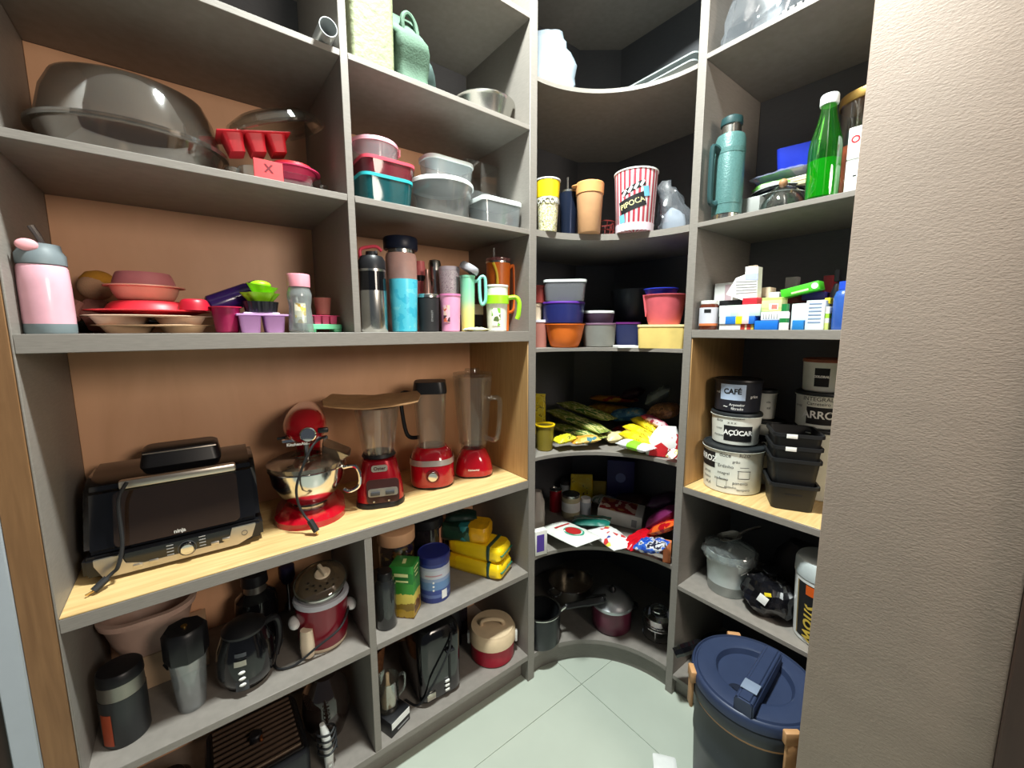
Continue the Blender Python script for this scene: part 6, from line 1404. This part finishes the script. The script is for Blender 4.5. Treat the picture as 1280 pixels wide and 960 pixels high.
# open white carton standing tilted, with flaps
y0, _ = spanR(907, 948, 355, .49)
def pt2(u, v, X=.49): a_ = at(u, v, X=X); return (-(a_.y-y0), a_.z)
pl = [pt2(u, v) for u, v in ((907.5, 368), (930, 376), (946, 372), (948, 333), (932, 333.5), (931.5, 343), (920, 347.5))]
zb = min(p[1] for p in pl)
t = thing('medicine_box', 'opened white carton standing tilted with its flap up', 'box', (.49, y0, zb), RZ)
obj('carton', slab([(a_, b_-zb) for a_, b_ in pl], .035), PAPERW, t)
obj('blue_print', tr(slab([(a_, b_-zb) for a_, b_ in [pt2(u, v) for u, v in ((931.5, 343), (947.5, 341), (947.5, 350), (931.5, 350))]], .0005), (0, -.0008, 0)), mat('lavender_print', (178, 186, 226), .6), t)
for k in range(5): obj('print_line', tr(slab([(a_, b_-zb) for a_, b_ in [pt2(u, v) for u, v in ((920, 352+k*3.6), (946, 351+k*3.4), (946, 352+k*3.4), (920, 353+k*3.6))]], .0005), (0, -.0008, 0)), PRN, t)
obj('flap', tr(rbox(.03, .022, .002, .0005), (pt2(940, 335)[0], .014, pt2(940, 334)[1]-zb), (R(-20), 0, 0)), mat('tan_card', (190, 170, 150), .7), t)
med('royal blue carton lying at the front middle', 943, 972, 400.5, 412, .455, mat('royal_blue_card', (20, 110, 206), .5), .07)
t = med('white carton with fine grey bars on the royal blue carton', 951, 975, 389.5, 400.3, .46, PAPERW, .06)
for k in range(6): obj('print_bar', tr(rbox(.0022, .0005, t['h']*.6, .0001), ((k-2.5)*t['w']*.14, -.0303, t['h']*.15)), PRN, t)
t = med('lime and cream carton standing in the middle of medicine pile', 952, 977, 371.5, 389.3, .47, bands('lime_cream', [(0, (200, 220, 140)), (.3, (220, 226, 160)), (.8, (176, 206, 110))], 2), .05)
obj('white_panel', tr(rbox(t['w']*.45, .0006, t['h']*.42, .0001), (t['w']*.12, -.0253, t['h']*.12)), PAPERW, t); obj('red_frame', tr(rbox(t['w']*.28, .0006, t['h']*.32, .0001), (t['w']*.16, -.0258, t['h']*.17)), mat('rosy_print', (206, 120, 110), .6), t)
med('cream carton behind the lime carton', 949, 962, 359, 389, .56, CREAM, .05)
med('white carton with a folded top behind the lime carton', 961, 973, 365, 389, .53, PAPERW, .04)
x, y, r, h = rc(974, 987, 380, .45, z, 400)
t = thing('medicine_bottle', 'small white bottle with a green cap and green label', 'bottle', (x, y, z), face(x, y))
GRN = mat('pharmacy_green', (30, 130, 66), .4)
obj('body', lathe([(0, 0), (r*.95, 0), (r*.95, h*.66), (r*.7, h*.72), (0, h*.72)]), PAPERW, t); obj('label_band', lathe([(r*.95, h*.28), (r*.97, h*.28), (r*.97, h*.45), (r*.95, h*.45), (r*.95, h*.28)]), GRN, t); obj('cap', lathe([(0, h*.72), (r*.75, h*.72), (r*.75, h), (0, h)]), GRN, t)
med('teal blue carton at the front right of the green capped bottle', 990, 1004, 400, 412, .455, mat('teal_blue_card', (30, 120, 190), .5), .05)
med('plain white carton standing right of the green capped bottle', 989, 1008, 379, 412, .50, mat('cool_white_card', (220, 232, 236), .6), .04)
med('tall white carton covered with lines of fine blue print', 1007, 1030, 375, 412, .462, mat('cool_white_card', (220, 232, 236)), .05, marks=6)
med('slim lime striped carton beside the fine printed carton', 1030, 1036, 383, 412, .47, bands('lime_stripes', [(0, (206, 226, 130)), (.3, (226, 230, 220)), (.5, (150, 200, 60)), (.7, (226, 230, 220))], 2), .05)
med('tiny yellow carton on the slim lime carton', 1031, 1038, 372, 379.5, .49, mat('yellow_card', (236, 210, 40), .5), .03)
# tilted long green box
pl = [(978, 366), (980, 371), (1027, 359.5), (1025, 353)]
y0, _ = spanR(978, 1026, 362, .49)
P0, P1 = at(978, 368, X=.49), at(1026, 356, X=.49)
L_ = (P1-P0).length; th = math.atan2(P1.z-P0.z, P0.y-P1.y)
t = thing('medicine_box', 'long bright green carton lying tilted on the cartons', 'box', (.51, (P0.y+P1.y)/2, (P0.z+P1.z)/2-.012), rot=(0, -th, RZ))
obj('carton', rbox(L_, .05, .026, .001), mat('bright_green_card', (70, 190, 40), .5), t)
obj('print_line', tr(rbox(L_*.45, .0006, .006, .0001), (.0, -.0253, .004)), mat('pale_lime', (206, 236, 170), .6), t); obj('white_dot', tr(lathe([(0, 0), (.009, 0), (.009, .0006), (0, .0006)], 20), (L_*.39, -.0253, .013), (PI/2, 0, 0)), PAPERW, t)
med('navy violet carton under the right end of the green carton', 1002, 1031, 365, 375, .53, mat('navy_violet_card', (46, 36, 110), .5), .05)
med('maroon carton under the middle of the green carton', 982, 1003, 368, 379, .54, mat('maroon_card', (110, 36, 44), .5), .05)
med('dark red carton standing behind the green carton', 1028, 1040, 344, 380, .60, mat('dark_red_card', (120, 34, 40), .5), .05)
med('small grey carton leaning behind the green carton', 981, 996, 346, 372, .62, mat('mid_grey_card', (130, 128, 128), .6), .03)
x, y, r, h = rc(1040, 1052, 335, .56, z, 360)
t = thing('spray_bottle', 'black spray bottle standing beside the blue bottle', 'bottle', (x, y, z)); obj('body', lathe([(0, 0), (r*1.2, 0), (r*1.25, h*.6), (r*.6, h*.75), (0, h*.75)]), BLACKP, t); obj('cap', rbox(r*2.2, r*1.2, h*.2, .004), BLACKP, t, (0, 0, h*.78))
x, y, r, h = rc(1040, 1068, 362, .49, z, 390)
t = thing('plastic_bottle', 'translucent blue bottle at the beige wall on the medicine shelf', 'bottle', (x, y, z)); obj('body', lathe([(0, 0), (r*.95, 0), (r, .005), (r, h*.8), (r*.8, h*.95), (r*.5, h), (0, h)]), mat('translucent_blue', (50, 90, 170), .25, coat=.5), t); obj('cap', lathe([(0, h), (r*.6, h), (r*.6, h*1.2), (0, h*1.2)]), mat('blue_cap', (40, 80, 206), .4), t)

# ================================================================ canisters on the worktop
z = .9014
CAN = mat('ivory_canister', (222, 224, 214), .45)
def doodle(t, r0, r1, h, items, bodycol=INK):
    """small drawn marks and words printed round a canister"""
    for s_, ang, zz, sz in items:
        rr_ = r0+(r1-r0)*zz+.0009
        obj('print', textbm(s_, sz, wrap=rr_, ang=ang, z=h*zz), bodycol, t)
def canister(label, x, y, r, h, zb, bodym, word=None, wang=0., wz=.4, wsz=.02, plate=INK, textm=None, lidm=None, items=(), pw=None, ph=.2, inkm=None, k0=.95):
    t = thing('canister', label, 'canister', (x, y, zb), face(x, y))
    obj('body', lathe([(0, 0), (r*k0-.004, 0), (r*k0, .004), (r, h-.012), (0, h-.012)], 44), bodym, t)
    obj('lid', lathe([(r*.94, h-.0118), (r*1.035, h-.0118), (r*1.045, h-.006), (r*1.02, h-.001), (r*.97, h), (r*.94, h-.003), (0, h-.003)], 44), lidm or mat('charcoal_lid', (34, 38, 40), .45), t)
    if lidm is None: obj('lid_rim', lathe([(r*1.0, h-.0145), (r*1.045, h-.0145), (r*1.05, h-.0125), (r*1.0, h-.0119), (r*1.0, h-.0145)], 44), bodym, t)
    if word:
        rr0 = lambda q_: r*(k0+(1-k0)*q_)
        hw = pw or .5
        obj('label_plate', patch(rr0(wz-ph), rr0(wz+ph), h*(wz-ph), h*(wz+ph), wang-hw, wang+hw), plate, t)
        obj('lettering', textbm(word, wsz, wrap=rr0(wz)+.0014, ang=wang, z=h*(wz+.02), bold=.0009), textm or PAPERW, t)
    doodle(t, r*k0, r, h, items, inkm or INK)
    return t
x, y, r, h = rc(876, 952, 548, .572, z, 580); y -= .008
h = zat(560, x-r*.6, y-r*.5)-z
bz = canister('large ivory canister marked rice with black doodles, bottom of the left stack', x, y, r, h, z, CAN, 'ARROZ', -1.02, .68, .030, pw=.42, ph=.17,
   items=(('doce', -.25, .84, .02), ('RIZO', .38, .86, .016), ('Erdinho', -.22, .60, .017), ('integral', -.28, .45, .014), ('grão', .12, .72, .014), ('ao forno', -.35, .32, .014), ('pimenta', .3, .26, .016), ('soltinho', -.02, .16, .012), ('tempero', .42, .12, .013), ('arroz', -.95, .40, .016), ('branco', -.95, .28, .013), ('VILA', -.9, .16, .015)))
obj('doodle_pot', join(patch(r*.985, r*.99, h*.52, h*.535, .18, .62), patch(r*.985, r*.985, h*.36, h*.375, .22, .58), patch(r*.985, r*.99, h*.36, h*.53, .2, .215), patch(r*.985, r*.99, h*.36, h*.53, .585, .6)), INK, bz)
obj('doodle_pot_lid', patch(r*.99, r*.995, h*.60, h*.612, .25, .55), INK, bz)
obj('doodle_box', join(patch(r*.955, r*.956, h*.12, h*.13, -.5, -.15), patch(r*.97, r*.971, h*.3, h*.31, -.5, -.15), patch(r*.96, r*.968, h*.12, h*.31, -.5, -.49), patch(r*.96, r*.968, h*.12, h*.31, -.16, -.15)), INK, bz)
zb = z+h+.0008
x2_, y2_, r2, _ = rc(889, 952, 507, .59, zb, 530)
h = zat(517, x2_-r2*.6, y2_-r2*.5)-zb
canister('ivory sugar canister in the middle of the left stack', x2_, y2_, r2, h, zb, CAN, 'AÇÚCAR', .12, .38, .024, pw=.60, ph=.24, k0=.93,
   items=(('refinado', .1, .86, .012), ('X X X', -.15, .70, .011), ('doce', -.7, .75, .014), ('cristal', -.72, .5, .011), ('mascavo', -.75, .28, .012)))
zb2 = zb+h+.0008
x3, y3, r3, _ = rc(893, 953, 467, .60, zb2, 490)
h3_ = zat(475, x3-r3*.6, y3-r3*.5)-zb2
DC = mat('dark_canister', (34, 36, 44), .4)
canister('dark coffee canister on top of the left stack', x3, y3, r3, h3_, zb2, DC, 'CAFÉ', -.22, .62, .026, mat('pale_blue_label', (178, 196, 222), .5), INK, BLACKP, pw=.56, ph=.24, k0=.96,
   items=(('Arpoador', .0, .24, .013), ('filtrado', .02, .12, .014), ('grãos', .75, .5, .014), ('o o', -.95, .6, .014), ('~', -.5, .18, .03)), inkm=PAPERW)
# back pair
x, y, r, _ = rc(941, 977, 523, .74, z, 545)
h = zat(526, x-.03, y-.02)-z
canister('ivory canister with a dark lid behind the sugar canister', x, y, r*1.25, h, z, CAN, 'FEIJÃO', -.6, .62, .026, pw=.6, ph=.16, items=(('SOFA', .3, .68, .016),))
x, y, r, _ = rc(940, 969, 485, .75, z+h, 500)
hb = zat(488, x-.03, y-.02)-(z+h)
canister('small ivory canister on top behind the coffee canister', x, y, r*1.15, hb, z+h+.0008, CAN, items=(('vila', .4, .6, .012), ('sal', .45, .4, .014)))
# right stack
zs_ = z
for i, (u0, u1, vt, kw, lb) in enumerate(((990, 1064, 533, dict(items=(('do nordeste', -.65, .82, .015), ('massas', -.5, .65, .016))), 'ivory canister at the bottom of the right stack behind black bins'),
     (994, 1062, 487, dict(word='ARROZ', wang=.05, wz=.36, wsz=.036, pw=.62, ph=.24, items=(('INTEGRAL', -.15, .82, .02), ('Carreteiro', -.12, .69, .016), ('arroz', -1.0, .6, .014))), 'ivory canister marked wholegrain rice in the right stack'),
     (1003, 1060, 446, dict(word='COLORAU', wang=-.1, wz=.45, wsz=.010, pw=.34, ph=.28, lidm=mat('copper_lid', (150, 84, 60), .4)), 'ivory canister with a copper lid on top of the right stack'))):
    x, y, r, _ = rc(u0, u1, vt+4, .735, zs_, vt+20)
    h = zat(vt+(4 if i < 2 else 3), x-r*.6, y-r*.3)-zs_
    canister(lb, x, y, r, h, zs_, CAN, **kw); zs_ += h+.0008
# black bins
p = at(990, 640, Z=z); BIN = mat('black_bin_plastic', (22, 23, 25), .5)
bx_, by_ = .565, -.722
W, D = .135, .155
hs = zat(560, .50, -.74)-z
for i in range(4):
    zb = z if i == 0 else z+hs*.40+(i-1)*hs*.20
    t = thing('storage_bin', ['bottom black plastic bin of the stack of four', 'second black plastic bin from the bottom of the stack', 'third black plastic bin, with a white price tag', 'top black plastic bin, open, with a white price tag'][i], 'bin', (bx_, by_, zb+.0005), R(-62), 'stacked black bins')
    obj('tub', tub(W, D, hs*.42, .018, .86, .003), BIN, t)
    obj('rim', tr(loft([(W, D, .018, 0), (W+.010, D+.010, .02, .001), (W+.010, D+.010, .02, .012), (W-.004, D-.004, .016, .012), (W-.004, D-.004, .016, 0)], (False, False)), (0, 0, hs*.42-.010)), BIN, t)
    if i >= 2: obj('price_tag', tr(rbox(.030, .0008, .014, .0002), (-.02, -D/2-.0058, hs*.42-.012)), PAPERW, t)
    if i == 0: obj('grip_slot', tr(rbox(.05, .002, .008, .001), (0, -D*.475-.0, hs*.24)), INK, t)
# ================================================================ lower right shelves
z = ZR['R4'][1]+.0004
x, y, r, _ = rc(878, 944, 690, .565, z, 720)
r *= .94
h = zat(697, x-r*.6, y-r*.5)-z
t = thing('ice_bucket', 'white metal bucket with wire handle under crumpled clear plastic', 'bucket', (x, y, z), face(x, y))
WB = mat('white_enamel_bucket', (186, 194, 192), .35, .15)
obj('body', lathe([(0, 0), (r*.82, 0), (r*.84, .003), (r*.86, h*.24), (r*.875, h*.25), (r*.87, h*.27), (r*.97, h*.86), (r*.985, h*.87), (r*.98, h*.89), (r, h), (r*.97, h), (r*.82, .006), (0, .006)], 44), WB, t)
obj('wire_handle', tube([(r*.95, -r*.2, h*.86), (r*1.0, -r*.35, h*.78), (r*.75, -r*.72, h*.72), (r*.5, -r*.95, h*.66)], .003), STEEL, t)
for s in (-1, 1): obj('ear', sphere(.009, 12, (.5, 1, 1), (s*r*.98, -.02, h*.86)), STEEL, t)
bm = lathe([(0, h*1.10), (r*.4, h*1.13), (r*.85, h*1.10), (r*1.05, h*1.04), (r*1.1, h*.94), (r*1.12, h*.84)], 40)
bmesh.ops.subdivide_edges(bm, edges=bm.edges[:], cuts=1, use_grid_fill=True)
solo('plastic_cover', 'crumpled clear plastic draped over the white bucket', 'cover', crumple(crumple(bm, .016, 24, 3), .007, 60, 4), glass('bucket_film', (240, 244, 244), 1., .12, .35, (200, 208, 208), .12), (x, y, z+.002), face(x, y), sharp=9)
t = thing('scoop', 'steel scoop lying on the plastic over the white bucket', 'scoop', (x-.01, y+.0, z+h*1.27), rot=(R(8), R(-12), face(x, y)+R(30)))
obj('blade', loft([(.06, .04, .018, 0), (.09, .055, .025, .012), (.086, .051, .024, .013), (.05, .035, .016, .003)], (True, True)), CHROME, t)
obj('grip', tube([(.04, 0, .010), (.09, .01, .014), (.13, .015, .012)], .006), CHROME, t)
p = at(955, 765, Z=z)
bm = sphere(1, 28, (.085, .07, .075), (0, 0, .07))
for v in bm.verts: v.co.z = max(v.co.z, .001)
t = thing('plastic_bag', 'shiny black plastic bag knotted next to the white bucket', 'bag', (.535, -.70, z), RZ)
bm = crumple(bm, .022, 22, 5)
for v in bm.verts: v.co.z = max(v.co.z, .0006)
obj('bag', crumple(bm, .006, 60, 8), mat('shiny_black_film', (16, 16, 20), .18, coat=.4), t, sharp=9)
obj('knot', crumple(lathe([(0, .11), (.02, .12), (.012, .14), (.03, .165), (0, .16)], 14), .008, 40, 2), mat('shiny_black_film', (16, 16, 20)), t)
obj('print_mark', tr(rbox(.03, .001, .03, .0003), (.0, -.074, .07), (R(-8), R(20), 0)), PAPERW, t)
obj('print_mark', tr(rbox(.022, .001, .012, .0003), (.02, -.068, .10), (R(-15), R(-20), 0)), mat('yellow_card', (236, 210, 40)), t)
solo('plastic_bag', 'dull dark bag pushed behind the shiny black bag', 'bag', crumple(loft([(.18, .13, .04, 0), (.2, .15, .05, .08), (.17, .12, .05, .16), (.09, .06, .03, .21)], n=6), .012, 18, 9), mat('dull_dark_film', (34, 32, 34), .5), (.72, -.74, z+.002), RZ)
p = at(1000, 806, Z=z)
t = thing('detergent_tub', 'white tub with a black label and gold lettering by the beige wall', 'tub', (.54, -.858, z), face(.52, -.86))
hh = zat(706, .50, -.86)-z
rT = .085
obj('body', lathe([(0, 0), (rT*.86, 0), (rT*.9, .004), (rT, hh*.8), (0, hh*.8)], 40), WHITE, t)
obj('lid', lathe([(0, hh*.8005), (rT*1.02, hh*.8005), (rT*1.03, hh*.82), (rT*1.02, hh*.96), (rT*.96, hh), (0, hh)], 40), mat('pale_grey_tub_lid', (196, 204, 204), .4), t)
obj('label_band', patch(rT*.905, rT*.99, hh*.06, hh*.75, -.95, 1.2, 24, 4), INK, t)
obj('gold_edge', patch(rT*.905, rT*.99, hh*.06, hh*.75, -1.02, -.95, 3, 4), mat('tan_gold', (150, 130, 80), .5), t)
obj('orange_mark', patch(rT*.97, rT*.985, hh*.62, hh*.74, -.62, -.2, 6, th=.0015), mat('vivid_orange', (226, 96, 20), .5), t)
obj('lettering', textbm('Snow', .062, wrap=rT*.965, ang=-.40, z=hh*.30, tilt=-PI/2, bold=.001, shear=.2), mat('gold_lettering', (206, 176, 70), .4), t)
# pan with a black handle on the bottom shelf
z = ZR['R5'][1]+.0004
t = thing('frying_pan', 'dark frying pan whose thick black handle sticks out past the post', 'pan', (.62, -.56, z+.05))
obj('pan', lathe([(0, 0), (.09, 0), (.12, .045), (.116, .045), (.088, .004), (0, .004)], 36), BLACKM, t)
a = at(843, 816, X=.37)-Vector((.62, -.56, z+.05)); b_ = at(878, 806, X=.45)-Vector((.62, -.56, z+.05))
obj('handle', tube([(-.09, .045, .038), (b_.x, b_.y, b_.z), ((a.x+b_.x)/2, (a.y+b_.y)/2, (a.z+b_.z)/2+.004), (a.x, a.y, a.z)], [.012, .016, .021, .022, .019]), BLACKG, t)
solo('pan_base', 'low dark pot holding up the frying pan on the bottom shelf', 'pot', lathe([(0, 0), (.1, 0), (.105, .048), (0, .048)], 32), BLACKP, (.63, -.56, z))
solo('cleaning_cloth', 'folded plum coloured cloth on the bottom right shelf', 'cloth', crumple(rbox(.12, .10, .05, .02, 3), .006, 30, 4), mat('plum_cloth', (96, 50, 80), .9), (.70, -.75, z+.003), RZ)
# ================================================================ waste bin and white step box on the floor
t = thing('waste_bin', 'tall navy waste bin with a domed lid, bar handle and tan clasps', 'bin', (.192, -.789, 0))
r, H = .166, .50
NB = mat('slate_black_bin', (42, 47, 54), .45); NL = mat('slate_navy_lid', (44, 55, 82), .42); TANC = mat('tan_clasp', (190, 142, 96), .5)
obj('body', lathe([(0, 0), (r*.80, 0), (r*.84, .006), (r*.90, H*.55), (r*.915, H*.56), (r*.915, H*.60), (r*.905, H*.61), (r*.93, H*.84), (0, H*.84)], 56), NB, t)
obj('tan_line', lathe([(r*.93, H*.842), (r*.965, H*.842), (r*.965, H*.855), (r*.93, H*.855), (r*.93, H*.842)], 56), TANC, t)
obj('collar', lathe([(0, H*.858), (r*.985, H*.858), (r*1.0, H*.865), (r*1.0, H*.93), (r*.98, H*.94), (0, H*.94)], 56), NB, t)
ld = obj('lid', lathe([(0, H*.9405), (r*1.0, H*.9405), (r*1.0, H*.985), (r*.98, H*.996), (r*.955, H), (r*.94, H*.99), (r*.92, H*.99), (r*.90, H), (r*.66, H*1.012), (r*.60, H*1.004), (r*.56, H*.975), (0, H*.97)], 64), NL, t)
pa, pb = at(930, 878, Z=H+.03)-Vector((.192, -.789, 0)), at(966, 815, Z=H+.03)-Vector((.192, -.789, 0))
dv = (pb-pa); dv.z = 0; ang = math.atan2(dv.y, dv.x)
L_ = dv.length; mid = (pa+pb)/2
hd = obj('lid_handle', extrude([(-.024, H*.985), (-.024, H+.034), (-.016, H+.042), (.016, H+.042), (.024, H+.034), (.024, H*.985)], -L_*.52, L_*.52, .004), NL, ld, (mid.x, mid.y, 0), (0, 0, ang))
obj('handle_plate', tr(rbox(L_*.16, .040, .003, .001), (-L_*.30, 0, H+.0425)), mat('grey_blue_plate', (126, 138, 158), .4), hd)
obj('vent_knob', lathe([(0, H*.97), (.022, H*.97), (.022, H*.982), (.012, H*.985), (.010, H*.995), (0, H*.995)], 18), mat('dark_navy_knob', (26, 32, 48), .4), ld, (mid.x-.055, mid.y+.035, 0))
for (u, v) in ((868, 848), (912, 793), (986, 925)):
    q_ = at(u, v, Z=H*.93)-Vector((.192, -.789, 0)); a_ = math.atan2(q_.y, q_.x)
    c_ = obj('clasp', tr(join(box(r*.97, r*1.07, -.02, .02, H*.93, H*1.0, .004, 2), box(r*1.0, r*1.06, -.015, .015, H*.76, H*.94, .004, 2)), (0, 0, 0), (0, 0, a_)), TANC, t)
fa = math.atan2(CAM.y+.789, CAM.x-.192)+PI/2
for k, (wz, ws) in enumerate(((.68, .5), (.62, .3), (.5, .22), (.45, .26), (.40, .2))):
    o_ = obj('print_mark', patch(r*.90, r*.905, H*wz, H*(wz+(.035 if k < 2 else .008)), -.55, -.55+ws, 8), mat('pale_print', (150, 154, 154), .6), t, rot=(0, 0, fa))
t = thing('step_box', 'small white plastic box with a stepped lid on the floor by the waste bin', 'box', (.10, -.585, 0), R(38))
obj('tub', tub(.085, .07, .05, .008, .95, .003), WHITE, t); obj('lid', loft([(.09, .075, .008, .0505), (.09, .075, .008, .058), (.06, .05, .006, .066)]), WHITE, t)
